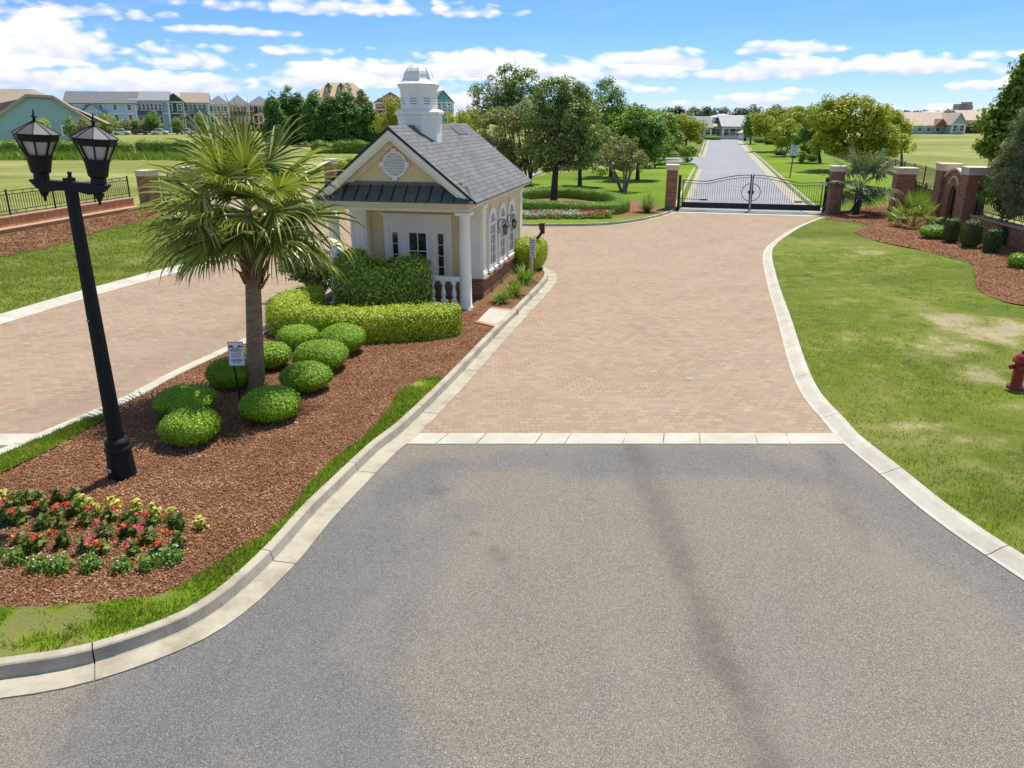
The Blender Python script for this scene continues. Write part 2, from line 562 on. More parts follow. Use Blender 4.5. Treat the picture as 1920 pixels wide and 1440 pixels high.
wob = wt.math('ADD', wt.math('MULTIPLY', wt.math('SUBTRACT', n1, .5), 1.9), wt.math('MULTIPLY', wt.math('SUBTRACT', n2, .62), 1.3))
dens = None; shade = None
def dir_of(px, py):
    dx = (px - 960) / F_PX; dy = -(py - 720) / F_PX
    y = CT + dy * ST; z = -ST + dy * CT
    return math.atan2(dx, y), math.atan2(z, math.hypot(dx, y))
for px, py, rw, rh, dn in CL:
    a0, e0 = dir_of(px, py); ra = rw / 1535; re = rh / 1535
    u = wt.math('MULTIPLY', wt.math('SUBTRACT', az, a0), 1 / ra)
    v = wt.math('MULTIPLY', wt.math('SUBTRACT', el, e0), 1 / re)
    # flatter below than above
    vv = wt.math('MAXIMUM', v, wt.math('MULTIPLY', v, -1.45))
    r2 = wt.math('ADD', wt.math('MULTIPLY', u, u), wt.math('MULTIPLY', vv, vv))
    k = wt.math('MULTIPLY', wt.math('SUBTRACT', 1.25, wt.math('SQRT', r2)), dn)
    dens = k if dens is None else wt.math('MAXIMUM', dens, k)
    t = wt.math('MULTIPLY', wt.math('GREATER_THAN', k, 0.0), wt.math('ADD', wt.math('MULTIPLY', v, .5), .5))
    shade = t if shade is None else wt.math('MAXIMUM', shade, t)
dens = wt.math('ADD', dens, wt.math('MULTIPLY', wob, wt.mapr(dens, -.4, .3, 0, .66)))
fac = wt.mapr(dens, .07, .44)
fac = wt.math('SMOOTH_MAX', wt.math('POWER', fac, .8), 0, .02)
fac = wt.math('MAXIMUM', fac, wt.math('MULTIPLY', wt.mapr(wis, .50, .80), wt.mapr(el, .02, .17, .0, .38)))
fac = wt.math('MINIMUM', fac, .97)
cc = wt.ramp(wt.math('ADD', wt.math('MULTIPLY', shade, .72), wt.math('MULTIPLY', wob, .42)), [(.05, (.60, .66, .86)), (.45, (.86, .88, .96)), (.75, (1, 1, 1))])
bg2 = wt.node('ShaderNodeBackground'); bg2.inputs[1].default_value = 0.80
wt.l.new(cc, bg2.inputs[0])
mx = wt.node('ShaderNodeMixShader'); wt.put(mx.inputs[0], fac)
wt.l.new(bg.outputs[0], mx.inputs[1]); wt.l.new(bg2.outputs[0], mx.inputs[2])
wt.l.new(mx.outputs[0], wo.inputs[0])

# ------------------------------------------------------------------ materials
M = {}
# asphalt: grey stone chips in binder; 'wear' = bluish sealed areas, 'dark' = tyre and oil stains
m, nt, bs = newmat('asphalt'); co = nt.coord()
fine = nt.noise(co, 150, 2, .7); vf = nt.voro(co, 165, 'Color')
chip = nt.node('ShaderNodeSeparateColor'); nt.l.new(vf, chip.inputs[0])
big = nt.noise(co, .5, 4, .6)
warm = nt.ramp(chip.outputs[0], [(0, (.085, .068, .052)), (.5, (.185, .152, .120)), (.86, (.275, .232, .186)), (1, (.44, .39, .32))])
cool = nt.ramp(chip.outputs[0], [(0, (.065, .064, .065)), (.5, (.124, .119, .116)), (.86, (.18, .173, .166)), (1, (.31, .305, .30))])
w = nt.math('ADD', nt.attr('wear').outputs['Fac'], nt.math('ADD', nt.math('MULTIPLY', nt.math('SUBTRACT', big, .5), .7), nt.math('MULTIPLY', nt.math('SUBTRACT', nt.noise(co, 3.5, 6, .7), .5), .7)), clamp=True)
c = nt.mix(w, warm, cool)
dk = nt.math('MULTIPLY', nt.attr('dark').outputs['Fac'], nt.mapr(nt.noise(co, 6, 4, .7), .25, .7, .35, 1))
c = nt.mix(nt.math('MULTIPLY', dk, .7), c, (.075, .062, .052))
# fine cracks
dv = nt.node('ShaderNodeMix', data_type='VECTOR'); dv.inputs[0].default_value = .16; nt.l.new(co, dv.inputs[4]); nt.l.new(nt.noise(co, 2.6, 6, .7, out='Color'), dv.inputs[5])
cr = nt.voro(nt.mapping(dv.outputs[1], loc=(.37, .6, 0)), .55, 'Distance', 'DISTANCE_TO_EDGE')
crm = nt.math('MULTIPLY', nt.mapr(cr, .0, .0045, 1, 0), nt.mapr(nt.noise(nt.mapping(co, loc=(5, 2, 0)), .55, 3), .52, .60))
c = nt.mix(nt.math('MULTIPLY', nt.math('MULTIPLY', crm, nt.mapr(nt.noise(co, .9, 2), .60, .64)), .6), c, (.055, .048, .042))
oil = nt.mapr(nt.noise(nt.mapping(co, loc=(1, 8, 0)), 1.7, 5, .75), .66, .78, 0, .45)
c = nt.mix(oil, c, (.085, .075, .066))
c = nt.mix(nt.mapr(nt.noise(nt.mapping(co, sc=(1, .35, 1), loc=(4, 4, 0)), 1.1, 5, .7), .45, .8, 0, .35), c, (.24, .22, .195))
nt.put(bs.inputs['Base Color'], c); bs.inputs['Roughness'].default_value = .82; bs.inputs['Specular IOR Level'].default_value = .3
nt.put(bs.inputs['Normal'], nt.bump(nt.math('ADD', fine, nt.math('MULTIPLY', chip.outputs[1], .6)), .5, .008))
M['asphalt'] = m

m, nt, bs = newmat('far_asphalt'); co = nt.coord()
n = nt.noise(co, .35, 5, .65); f2 = nt.noise(co, 40, 2)
c = nt.ramp(n, [(.3, (.20, .19, .185)), (.5, (.215, .225, .245)), (.7, (.25, .265, .295))])
nt.put(bs.inputs['Base Color'], nt.mix(nt.math('MULTIPLY', f2, .35), c, (.16, .16, .16))); bs.inputs['Roughness'].default_value = .75
M['far_asphalt'] = m

# concrete pavers
m, nt, bs = newmat('pavers'); co = nt.coord()
wv = nt.noise(co, .6, 2, out='Color')
mp = nt.mapping(co, rot=(0, 0, math.radians(-2)))
mp2 = nt.node('ShaderNodeMix', data_type='VECTOR'); mp2.inputs[0].default_value = .012; nt.l.new(mp, mp2.inputs[4]); nt.l.new(wv, mp2.inputs[5])
br = nt.node('ShaderNodeTexBrick', offset=.5, offset_frequency=2)
nt.l.new(mp2.outputs[1], br.inputs['Vector'])
br.inputs['Scale'].default_value = 1; br.inputs['Brick Width'].default_value = .185; br.inputs['Row Height'].default_value = .15
br.inputs['Mortar Size'].default_value = .0085; br.inputs['Mortar Smooth'].default_value = .25; br.inputs['Bias'].default_value = 0
br.inputs['Color1'].default_value = (0, 0, 0, 1); br.inputs['Color2'].default_value = (1, 1, 1, 1); br.inputs['Mortar'].default_value = (.5, .5, .5, 1)
per = nt.ramp(br.outputs[0], [(0, (0.26, 0.172, 0.11)), (0.2, (0.326, 0.223, 0.144)), (0.5, (0.349, 0.242, 0.16)), (0.7, (0.302, 0.195, 0.123)), (0.86, (0.251, 0.2, 0.144)), (1, (0.381, 0.274, 0.186))])
blotch = nt.noise(co, .42, 4, .6)
grey = nt.mapr(nt.noise(nt.mapping(co, loc=(3, 9, 0)), 1.15, 4, .7), .52, .74)
c = nt.mix(nt.mapr(blotch, .35, .75, 0, .3), per, (.44, .325, .225))
c = nt.mix(nt.math('MULTIPLY', grey, nt.math('MULTIPLY', nt.mapr(br.outputs[0], .3, .9), .6)), c, (.27, .245, .215))
c = nt.mix(nt.math('MULTIPLY', nt.attr('dark').outputs['Fac'], .6), c, (.16, .115, .09))
trk_ = nt.mapr(nt.noise(nt.mapping(co, rot=(0, 0, .22), sc=(1.5, .13, 1)), .9, 4, .6), .46, .75, 0, .22)
c = nt.mix(trk_, c, (.235, .185, .145))
c = nt.mix(nt.mapr(nt.noise(nt.mapping(co, loc=(11, 2, 0)), .3, 5, .7), .48, .72, 0, .4), c, (.29, .225, .165))
c = nt.mix(nt.math('MULTIPLY', br.outputs[1], .75), c, nt.mix(nt.mapr(nt.noise(co, .8, 3), .4, .65), (.30, .24, .175), (.15, .105, .075)))
grit = nt.noise(co, 90, 2)
c = nt.mix(nt.math('MULTIPLY', grit, .22), c, (.3, .2, .14))
nt.put(bs.inputs['Base Color'], c); bs.inputs['Roughness'].default_value = .85; bs.inputs['Specular IOR Level'].default_value = .25
nt.put(bs.inputs['Normal'], nt.bump(nt.math('SUBTRACT', nt.math('MULTIPLY', grit, .25), br.outputs[1]), .6, .006))
M['pavers'] = m

def concrete(name, col, stain):
    m, nt, bs = newmat(name); co = nt.coord()
    n = nt.noise(co, 2.2, 6, .65); f = nt.noise(co, 70, 3)
    st = nt.noise(nt.mapping(co, sc=(1, 1, 2.5)), 1.6, 6, .75)
    c = nt.ramp(n, [(.25, tuple(q * .82 for q in col)), (.6, col), (.8, tuple(min(.9, q * 1.1) for q in col))])
    c = nt.mix(nt.mapr(st, .44, .68, 0, .85), c, stain)
    c = nt.mix(nt.math('MULTIPLY', f, .3), c, tuple(q * .7 for q in col))
    # weathering collects on upright faces, where water runs
    g = nt.node('ShaderNodeNewGeometry'); sp = nt.node('ShaderNodeSeparateXYZ'); nt.l.new(g.outputs['Position'], sp.inputs[0])
    nt.put(bs.inputs['Base Color'], c); bs.inputs['Roughness'].default_value = .88; bs.inputs['Specular IOR Level'].default_value = .25
    nt.put(bs.inputs['Normal'], nt.bump(nt.math('ADD', f, n), .35, .006))
    M[name] = m
concrete('concrete', (.45, .40, .31), (.23, .185, .13))
concrete('pale_concrete', (.52, .48, .405), (.40, .35, .28))
concrete('cast_stone', (.76, .64, .49), (.60, .48, .35))

# lawn soil and thatch under the blades ('bare' = worn sandy places)
def lawn(name, g1, g2, g3, dry, bare=(.46, .37, .25)):
    m, nt, bs = newmat(name); co = nt.coord()
    a = nt.noise(co, .35, 5, .62); b = nt.noise(co, 2.6, 5, .7); f = nt.noise(co, 42, 3, .75)
    c = nt.ramp(nt.math('ADD', nt.math('MULTIPLY', a, .55), nt.math('MULTIPLY', b, .45)), [(.33, g1), (.5, g2), (.66, g3)])
    c = nt.mix(nt.mapr(nt.noise(nt.mapping(co, loc=(7, 3, 0)), .8, 5, .7), .52, .72, 0, .75), c, dry)
    c = nt.mix(nt.mapr(f, .3, .75, 0, .6), c, tuple(q * .45 for q in g1))
    c = nt.mix(nt.mapr(nt.noise(nt.mapping(co, loc=(2, 6, 0)), 1.9, 6, .75), .50, .68, 0, .6), c, tuple(q * .5 for q in g1))
    c = nt.mix(nt.mapr(nt.noise(nt.mapping(co, loc=(9, 1, 0)), 5, 5, .75), .56, .72, 0, .55), c, tuple(q * .8 for q in bare))
    c = nt.mix(nt.mapr(nt.attr('bare').outputs['Fac'], .05, .7, 0, .55), c, dry)
    c = nt.mix(nt.mapr(nt.math('ADD', nt.attr('bare').outputs['Fac'], nt.math('MULTIPLY', nt.math('SUBTRACT', nt.noise(co, 8.5, 6, .8), .5), 2.6)), .48, .95, 0, .9), c, nt.ramp(f, [(.3, tuple(q * .6 for q in bare)), (.7, tuple(q * 1.1 for q in bare))]))
    c = nt.mix(nt.mapr(nt.noise(nt.mapping(co, sc=(.35, 1, 1), loc=(3, 5, 0)), .11, 6, .65), .42, .62, 0, .8), c, tuple(q * .55 for q in g2))
    c = nt.mix(nt.mapr(nt.noise(nt.mapping(co, sc=(.5, 1, 1), loc=(1, 8, 0)), .07, 6, .7), .50, .66, 0, .55), c, dry)
    nt.put(bs.inputs['Base Color'], c); bs.inputs['Roughness'].default_value = .9; bs.inputs['Specular IOR Level'].default_value = .1
    nt.put(bs.inputs['Normal'], nt.bump(nt.math('ADD', f, b), .7, .03))
    M[name] = m
lawn('lawn', (.085, .125, .014), (.155, .205, .020), (.23, .255, .032), (.33, .285, .10))
lawn('green_lawn', (.125, .215, .010), (.17, .27, .012), (.225, .315, .018), (.26, .31, .04), (.31, .215, .13))
lawn('field', (.17, .215, .04), (.27, .29, .065), (.37, .345, .115), (.47, .39, .19))

# shredded bark mulch
m, nt, bs = newmat('mulch'); co = nt.coord()
st = nt.noise(nt.mapping(co, rot=(0, 0, .6), sc=(1, 2.6, 1)), 26, 4, .75, 1.5); st2 = nt.noise(nt.mapping(co, rot=(0, 0, -.7), sc=(1, 2.4, 1)), 34, 4, .75, 1.2)
big = nt.noise(co, .9, 4, .6)
c = nt.ramp(nt.math('MULTIPLY', nt.math('ADD', st, st2), .5), [(.34, (.075, .028, .012)), (.48, (.23, .095, .042)), (.64, (.45, .25, .135))])
c = nt.mix(nt.mapr(big, .45, .75, 0, .45), c, (.27, .135, .08))
nt.put(bs.inputs['Base Color'], c); bs.inputs['Roughness'].default_value = .9; bs.inputs['Specular IOR Level'].default_value = .15
nt.put(bs.inputs['Normal'], nt.bump(nt.math('ADD', st, st2), 1, .03))
M['mulch'] = m
M['chips'] = foliage('chips', [(.075, .028, .012), (.21, .083, .036), (.33, .14, .066), (.44, .24, .13), (.58, .41, .28)], transl=0, rough=.85, objvar=0)

M['grass'] = foliage('grass', [(.26, .19, .08), (.10, .145, .014), (.10, .17, .010), (.19, .285, .016), (.29, .37, .028), (.46, .45, .10)], transl=.3, rough=.55, objvar=0, rw=.6, nw=1.5)
M['dry_grass'] = foliage('dry_grass', [(.27, .28, .05), (.42, .39, .10), (.54, .47, .18), (.66, .56, .31)], transl=.25, objvar=0)

def brick(name, c1, c2, mortar, bw=.21, rh=.075, axis='xz', msz=.009, swap=False):
    m, nt, bs = newmat(name)
    co = nt.coord(); sp = nt.node('ShaderNodeSeparateXYZ'); nt.l.new(co, sp.inputs[0])
    u = nt.math('ADD', sp.outputs[0], sp.outputs[1])
    cb = nt.node('ShaderNodeCombineXYZ')
    if swap: nt.l.new(sp.outputs[2], cb.inputs[0]); nt.l.new(u, cb.inputs[1])
    else: nt.l.new(u, cb.inputs[0]); nt.l.new(sp.outputs[2], cb.inputs[1])
    b = nt.node('ShaderNodeTexBrick'); nt.l.new(cb.outputs[0], b.inputs['Vector'])
    b.inputs['Scale'].default_value = 1; b.inputs['Brick Width'].default_value = bw; b.inputs['Row Height'].default_value = rh
    b.inputs['Mortar Size'].default_value = msz; b.inputs['Mortar Smooth'].default_value = .1
    b.inputs['Color1'].default_value = (0, 0, 0, 1); b.inputs['Color2'].default_value = (1, 1, 1, 1)
    mid = tuple((p + q) / 2 for p, q in zip(c1, c2))
    c = nt.ramp(b.outputs[0], [(0, c1), (.55, mid), (1, c2)])
    g = nt.noise(co, 30, 4, .7)
    c = nt.mix(nt.math('MULTIPLY', g, .4), c, tuple(q * .5 for q in c1))
    c = nt.mix(b.outputs[1], c, mortar)
    nt.put(bs.inputs['Base Color'], c); bs.inputs['Roughness'].default_value = .88
    nt.put(bs.inputs['Normal'], nt.bump(nt.math('SUBTRACT', nt.math('MULTIPLY', g, .3), b.outputs[1]), .7, .008))
    M[name] = m
brick('red_brick', (.215, .078, .038), (.46, .182, .088), (.32, .215, .145))
brick('orange_brick', (.50, .21, .085), (.72, .37, .17), (.30, .17, .10), bw=.30, rh=.11, swap=True, msz=.014)

M['white'] = simple('white', (.83, .80, .715), .5, .04, 3, bump=.05)
M['warm_white'] = simple('warm_white', (.86, .81, .68), .5, .05, 3, bump=.05)
M['cream'] = simple('cream', (.74, .575, .325), .75, .06, 5, bump=.25, bscale=120)
M['cream_trim'] = simple('cream_trim', (.74, .67, .50), .6, .05, 4)
M['black_metal'] = simple('black_metal', (.006, .006, .007), .5, .3, 8, spec=.28, bump=.05)
M['gate_black'] = simple('gate_black', (.012, .012, .013), .45, .3, 8, spec=.4)
M['cap_grey'] = simple('cap_grey', (.075, .070, .078), .6, .2, 12, spec=.4)
m, nt, bs = newmat('glass'); n = nt.noise(nt.coord(), 2.6, 4, .6)
nt.put(bs.inputs['Base Color'], nt.ramp(n, [(.4, (.018, .022, .022)), (.55, (.05, .058, .055)), (.7, (.13, .14, .13))])); bs.inputs['Roughness'].default_value = .08; bs.inputs['Specular IOR Level'].default_value = .9  # lighter blotches are faint reflections painted into the pane colour
M['glass'] = m
M['blind_glass'] = simple('blind_glass', (.30, .235, .18), .18, .25, 4, spec=.8)
M['frost'] = simple('frost', (.46, .44, .39), .3, .12, 9, spec=.5)
M['bark'] = simple('bark', (.115, .085, .06), .9, .4, 14, bump=.8, bscale=30)
M['dark_bark'] = simple('dark_bark', (.06, .045, .034), .9, .4, 14, bump=.8, bscale=30)
M['pale_bark'] = simple('pale_bark', (.25, .20, .15), .9, .3, 14, bump=.5, bscale=30)
M['hydrant_red'] = simple('hydrant_red', (.30, .016, .018), .42, .25, 7, spec=.5, bump=.1)
M['steel'] = simple('steel', (.3, .3, .3), .4, .2, 6, metal=.8)
M['brown_metal'] = simple('brown_metal', (.05, .022, .018), .5, .2, 6)
M['sign_white'] = simple('sign_white', (.78, .78, .77), .5, .04, 6)
M['ink'] = simple('ink', (.02, .02, .025), .6, .1, 6)
M['red_ink'] = simple('red_ink', (.42, .03, .025), .6, .15, 6)
M['pale_red_ink'] = simple('pale_red_ink', (.62, .24, .18), .6, .15, 6)
M['pale_timber'] = simple('pale_timber', (.55, .52, .46), .7, .1, 10)

# palm trunk
m, nt, bs = newmat('palm_bark'); co = nt.coord()
ring = nt.noise(nt.mapping(co, sc=(1, 1, 5)), 5, 5, .7, .6); lich = nt.noise(co, 3.2, 4, .65); ff = nt.noise(nt.mapping(co, sc=(6, 6, 1)), 12, 3)
c = nt.ramp(ring, [(.3, (.19, .108, .056)), (.55, (.41, .25, .135)), (.75, (.55, .38, .225))])
c = nt.mix(nt.mapr(lich, .48, .68, 0, .75), c, (.26, .255, .165))
c = nt.mix(nt.math('MULTIPLY', ff, .35), c, (.09, .065, .045))
nt.put(bs.inputs['Base Color'], c); bs.inputs['Roughness'].default_value = .9
nt.put(bs.inputs['Normal'], nt.bump(nt.math('ADD', ring, ff), .9, .03)); M['palm_bark'] = m
M['boots'] = simple('boots', (.21, .115, .06), .85, .45, 9, bump=.7, bscale=40)

# roof shingles
m, nt, bs = newmat('shingles'); co = nt.coord(); sp = nt.node('ShaderNodeSeparateXYZ'); nt.l.new(co, sp.inputs[0])
cb = nt.node('ShaderNodeCombineXYZ'); nt.l.new(sp.outputs[1], cb.inputs[0]); nt.put(cb.inputs[1], nt.math('MULTIPLY', sp.outputs[2], 1.6))
b = nt.node('ShaderNodeTexBrick', offset=.37); nt.l.new(cb.outputs[0], b.inputs['Vector'])
b.inputs['Scale'].default_value = 1; b.inputs['Brick Width'].default_value = .16; b.inputs['Row Height'].default_value = .142; b.inputs['Mortar Size'].default_value = .003
b.inputs['Color1'].default_value = (0, 0, 0, 1); b.inputs['Color2'].default_value = (1, 1, 1, 1)
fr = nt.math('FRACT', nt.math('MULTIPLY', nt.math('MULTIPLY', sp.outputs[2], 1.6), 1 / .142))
gr = nt.noise(co, 45, 4, .8); bl = nt.noise(co, 1.3, 3)
c = nt.ramp(b.outputs[0], [(0, (.09, .088, .087)), (.5, (.132, .13, .128)), (1, (.178, .175, .172))])
c = nt.mix(nt.math('MULTIPLY', gr, .55), c, (.07, .07, .075)); c = nt.mix(nt.mapr(bl, .4, .8, 0, .4), c, (.235, .235, .24)); c = nt.mix(nt.mapr(fr, .80, 1.0, 0, .75), c, (.035, .035, .038)); c = nt.mix(nt.mapr(fr, 0, .12, .3, 0), c, (.3, .3, .3))  # dark shadow line of each course painted into the shingle colour
nt.put(bs.inputs['Base Color'], c); bs.inputs['Roughness'].default_value = .9
nt.put(bs.inputs['Normal'], nt.bump(nt.math('ADD', nt.math('MULTIPLY', fr, -1), nt.math('MULTIPLY', b.outputs[0], .5)), .9, .02)); M['shingles'] = m
# standing seam awning
m, nt, bs = newmat('seam_metal'); co = nt.coord(); n = nt.noise(co, 4, 6, .75); n2 = nt.noise(co, 60, 2)
c = nt.ramp(n, [(.3, (.085, .085, .09)), (.55, (.13, .128, .132)), (.75, (.18, .16, .15))])
nt.put(bs.inputs['Base Color'], nt.mix(nt.mapr(n2, .62, .75, 0, .5), c, (.16, .15, .15))); bs.inputs['Roughness'].default_value = .42; bs.inputs['Metallic'].default_value = .35
M['seam_metal'] = m

# plants
M['palm_leaf'] = foliage('palm_leaf', [(.03, .05, .008), (.075, .115, .014), (.16, .205, .025), (.33, .35, .06), (.66, .62, .24)], transl=.3, rough=.33, objvar=.5, rw=1.0, nw=.15)  # palest stops paint in sun highlights, darkest the shaded crown interior
M['stalk'] = simple('stalk', (.28, .30, .06), .5, .25, 6)
M['dry_stalk'] = simple('dry_stalk', (.50, .40, .25), .8, .3, 6)
M['pindo_leaf'] = foliage('pindo_leaf', [(0.069, 0.109, 0.056), (0.115, 0.166, 0.09), (0.173, 0.23, 0.134), (0.242, 0.294, 0.19)], transl=.2, objvar=.2)
M['box_ball'] = foliage('box_ball', [(0.083, 0.178, 0.007), (0.182, 0.325, 0.014), (0.298, 0.473, 0.02), (0.464, 0.635, 0.038)], transl=0.15, objvar=.2)
M['lime_hedge'] = foliage('lime_hedge', [(.12, .20, .008), (.27, .36, .011), (.44, .50, .018), (.62, .64, .04)], transl=0.15, objvar=.1)
M['dark_hedge'] = foliage('dark_hedge', [(0.084, 0.157, 0.022), (0.182, 0.289, 0.036), (0.334, 0.447, 0.055), (0.78, 0.813, 0.109)], transl=0.15, objvar=.15)  # lightest stop paints in the sun caught by the top leaves
M['red_shrub'] = foliage('red_shrub', [(0.075, 0.105, 0.03), (0.135, 0.195, 0.045), (0.24, 0.315, 0.075), (0.405, 0.3, 0.15)], transl=.25, objvar=.1)
M['vent_shade'] = simple('vent_shade', (.50, .49, .46), .6, .08, 4)  # grey for the painted shade behind the gable vent louvres
M['yew'] = foliage('yew', [(.022, .045, .012), (.045, .08, .018), (.08, .12, .025), (.16, .20, .04)], transl=.15, objvar=.2)
M['edge_tree'] = foliage('edge_tree', [(0.081, 0.149, 0.019), (0.155, 0.25, 0.027), (0.257, 0.365, 0.041), (0.419, 0.499, 0.068)], transl=.35, objvar=.1)
M['oak'] = foliage('oak', [(0.082, 0.13, 0.032), (0.145, 0.218, 0.049), (0.244, 0.324, 0.082), (0.421, 0.486, 0.179)], transl=.3, objvar=.15)
M['bronze_tree'] = foliage('bronze_tree', [(0.116, 0.124, 0.039), (0.217, 0.217, 0.062), (0.327, 0.319, 0.109), (0.513, 0.451, 0.217)], transl=.3, objvar=.1)
M['leafy'] = foliage('leafy', [(0.057, 0.129, 0.02), (0.114, 0.237, 0.029), (0.186, 0.336, 0.043), (0.3, 0.443, 0.072)], transl=.35, objvar=.2)
M['bright_tree'] = foliage('bright_tree', [(0.182, 0.225, 0.018), (0.323, 0.356, 0.023), (0.464, 0.462, 0.037), (0.673, 0.595, 0.063)], transl=.4, objvar=.2)
M['yellow_tree'] = foliage('yellow_tree', [(0.187, 0.253, 0.013), (0.33, 0.385, 0.02), (0.462, 0.484, 0.028), (0.572, 0.528, 0.055)], transl=.4, objvar=.1)
M['cypress'] = foliage('cypress', [(0.036, 0.094, 0.02), (0.072, 0.165, 0.029), (0.122, 0.243, 0.043), (0.2, 0.329, 0.064)], transl=.25, objvar=.25)
M['pine'] = foliage('pine', [(0.099, 0.121, 0.055), (0.165, 0.198, 0.088), (0.242, 0.275, 0.132), (0.341, 0.352, 0.187)], transl=.25, objvar=.1)
M['far_wood'] = foliage('far_wood', [(.06, .10, .06), (.10, .15, .09), (.15, .20, .12)], transl=.2, objvar=.2)
M['far_hedge'] = foliage('far_hedge', [(0.065, 0.13, 0.013), (0.14, 0.227, 0.02), (0.227, 0.324, 0.032), (0.324, 0.41, 0.054)], transl=0.2, objvar=.2)
M['liriope'] = foliage('liriope', [(0.073, 0.145, 0.015), (0.145, 0.248, 0.026), (0.228, 0.331, 0.041), (0.352, 0.414, 0.104)], transl=.3, objvar=.1)
M['silver_grass'] = foliage('silver_grass', [(.13, .15, .05), (.22, .23, .09), (.33, .32, .15)], transl=.3, objvar=.1)
M['bright_feather'] = foliage('bright_feather', [(.12, .27, .015), (.21, .38, .025), (.29, .46, .04)], transl=.4, objvar=.1)
M['begonia_leaf'] = foliage('begonia_leaf', [(.03, .06, .012), (.08, .13, .02), (.15, .20, .03), (.32, .17, .04)], transl=.25, objvar=.3)
M['angelonia'] = foliage('angelonia', [(0.042, 0.126, 0.017), (0.098, 0.238, 0.028), (0.182, 0.35, 0.049)], transl=.3, objvar=.15)
M['coleus'] = foliage('coleus', [(.22, .24, .02), (.45, .44, .05), (.62, .57, .12), (.70, .66, .25)], transl=.3, objvar=.1)
M['bloom_red'] = foliage('bloom_red', [(.42, .012, .015), (.62, .03, .03), (.72, .09, .05)], transl=.3, objvar=.1)
M['bloom_pink'] = foliage('bloom_pink', [(.55, .03, .12), (.72, .06, .18), (.78, .16, .28)], transl=.3, objvar=.1)
M['bloom_orange'] = foliage('bloom_orange', [(.45, .05, .012), (.60, .11, .02), (.65, .20, .05)], transl=.3, objvar=.1)
M['bloom_white'] = foliage('bloom_white', [(.62, .60, .50), (.75, .74, .66), (.8, .8, .76)], transl=.3, objvar=.1)

# ------------------------------------------------------------------ the ground
def flat(name, outline, mat, z, **kw): return sheet(name, outline, M[mat], z, **kw)

gp = np.array([(-3000, -60, -.05), (3000, -60, -.05), (3000, 4200, -.05), (-3000, 4200, -.05)])
o = np_obj('ground', gp, np.array([[0, 1, 2, 3]]), M['field']); o['kind'] = 'structure'

# entrance road: asphalt apron in front, with worn places
isl_edge = catmull(pts((1018, 500), (1038, 510), (1045, 522), (1037, 538), (1000, 580), (950, 635), (880, 715), (795, 805), (740, 852), (680, 914), (625, 972), (560, 1052), (480, 1132), (400, 1190), (310, 1232), (200, 1271), (100, 1296), (0, 1311), (-160, 1335), (-420, 1370)))
right_in = catmull(pts((1541, 404), (1530, 411), (1495, 425), (1462, 444), (1437, 464), (1430, 486), (1440, 540), (1455, 592), (1478, 680), (1503, 740), (1545, 792), (1575, 827), (1650, 890), (1720, 950), (1800, 1010), (1920, 1090), (2080, 1200), (2500, 1480)))
swA = catmull(pts((640, 1440), (560, 1350), (520, 1230), (590, 1120), (650, 1020), (720, 940), (820, 880), (960, 862), (1150, 865), (1300, 868), (1500, 885)))
swB = catmull(pts((250, 1440), (330, 1330), (440, 1230), (560, 1130), (660, 985)))
swD = catmull(pts((640, 1300), (700, 1180), (760, 1060), (850, 960)))
swE = catmull(pts((1560, 850), (1640, 960), (1760, 1060), (1920, 1150)))
swC = catmull(pts((1960, 1120), (1800, 1030), (1650, 930), (1560, 880)))
trk = catmull(pts((1192, 838), (1215, 900), (1255, 1000), (1300, 1110), (1370, 1270), (1450, 1440)))
trk2 = catmull(pts((1545, 850), (1580, 930), (1620, 1030)))
thin = catmull(pts((185, 1285), (150, 1340), (110, 1440)))
def wear(X, Y):
    j = (vnoise(X, Y, .9, 3) - .5) * .9
    a = np.exp(-(np.maximum(0, seg_dist(X, Y, swA) + j - .15) / .45) ** 2)
    b = np.exp(-(np.maximum(0, seg_dist(X, Y, swB) + j - .3) / .5) ** 2)
    c = np.exp(-(np.maximum(0, seg_dist(X, Y, swC) + j) / .5) ** 2)
    d = np.exp(-(np.maximum(0, seg_dist(X, Y, swD) + j - .05) / .3) ** 2); e = np.exp(-((seg_dist(X, Y, swE) + j) / .32) ** 2)
    return np.clip(np.maximum.reduce([a, b, c * .8, d * .6, e * .8]) * .95 + (vnoise(X, Y, .35, 9) - .5) * .8 + (vnoise(X, Y, 1.3, 19) - .5) * .35, 0, 1)
spots = [(at(938, 1043), .13), (at(925, 1030), .08), (at(945, 1055), .07), (at(890, 998), .07), (at(855, 972), .06), (at(822, 922), .16), (at(690, 1115), .07), (at(1105, 935), .05)]
def dark(X, Y):
    j = (vnoise(X, Y, 1.6, 5) - .5) * .3
    a = np.exp(-((seg_dist(X, Y, trk) + j) / .20) ** 2) * 1.0
    b = np.exp(-((seg_dist(X, Y, trk2) + j) / .12) ** 2) * .6
    c = np.exp(-(seg_dist(X, Y, thin) / .06) ** 2) * .55
    d = np.maximum(np.maximum(a, b), c)
    for (x, y), r in spots: d = np.maximum(d, np.exp(-((X - x) ** 2 + (Y - y) ** 2) / r ** 2 * (.4 + 1.6 * vnoise(X, Y, 9, 4))))
    return np.clip(d, 0, 1)
flat('road', [(-40, -2), (30, -2), (30, 12.2), (-40, 12.2)], 'asphalt', 0.0, spacing=.13, attrs={'wear': wear, 'dark': dark})
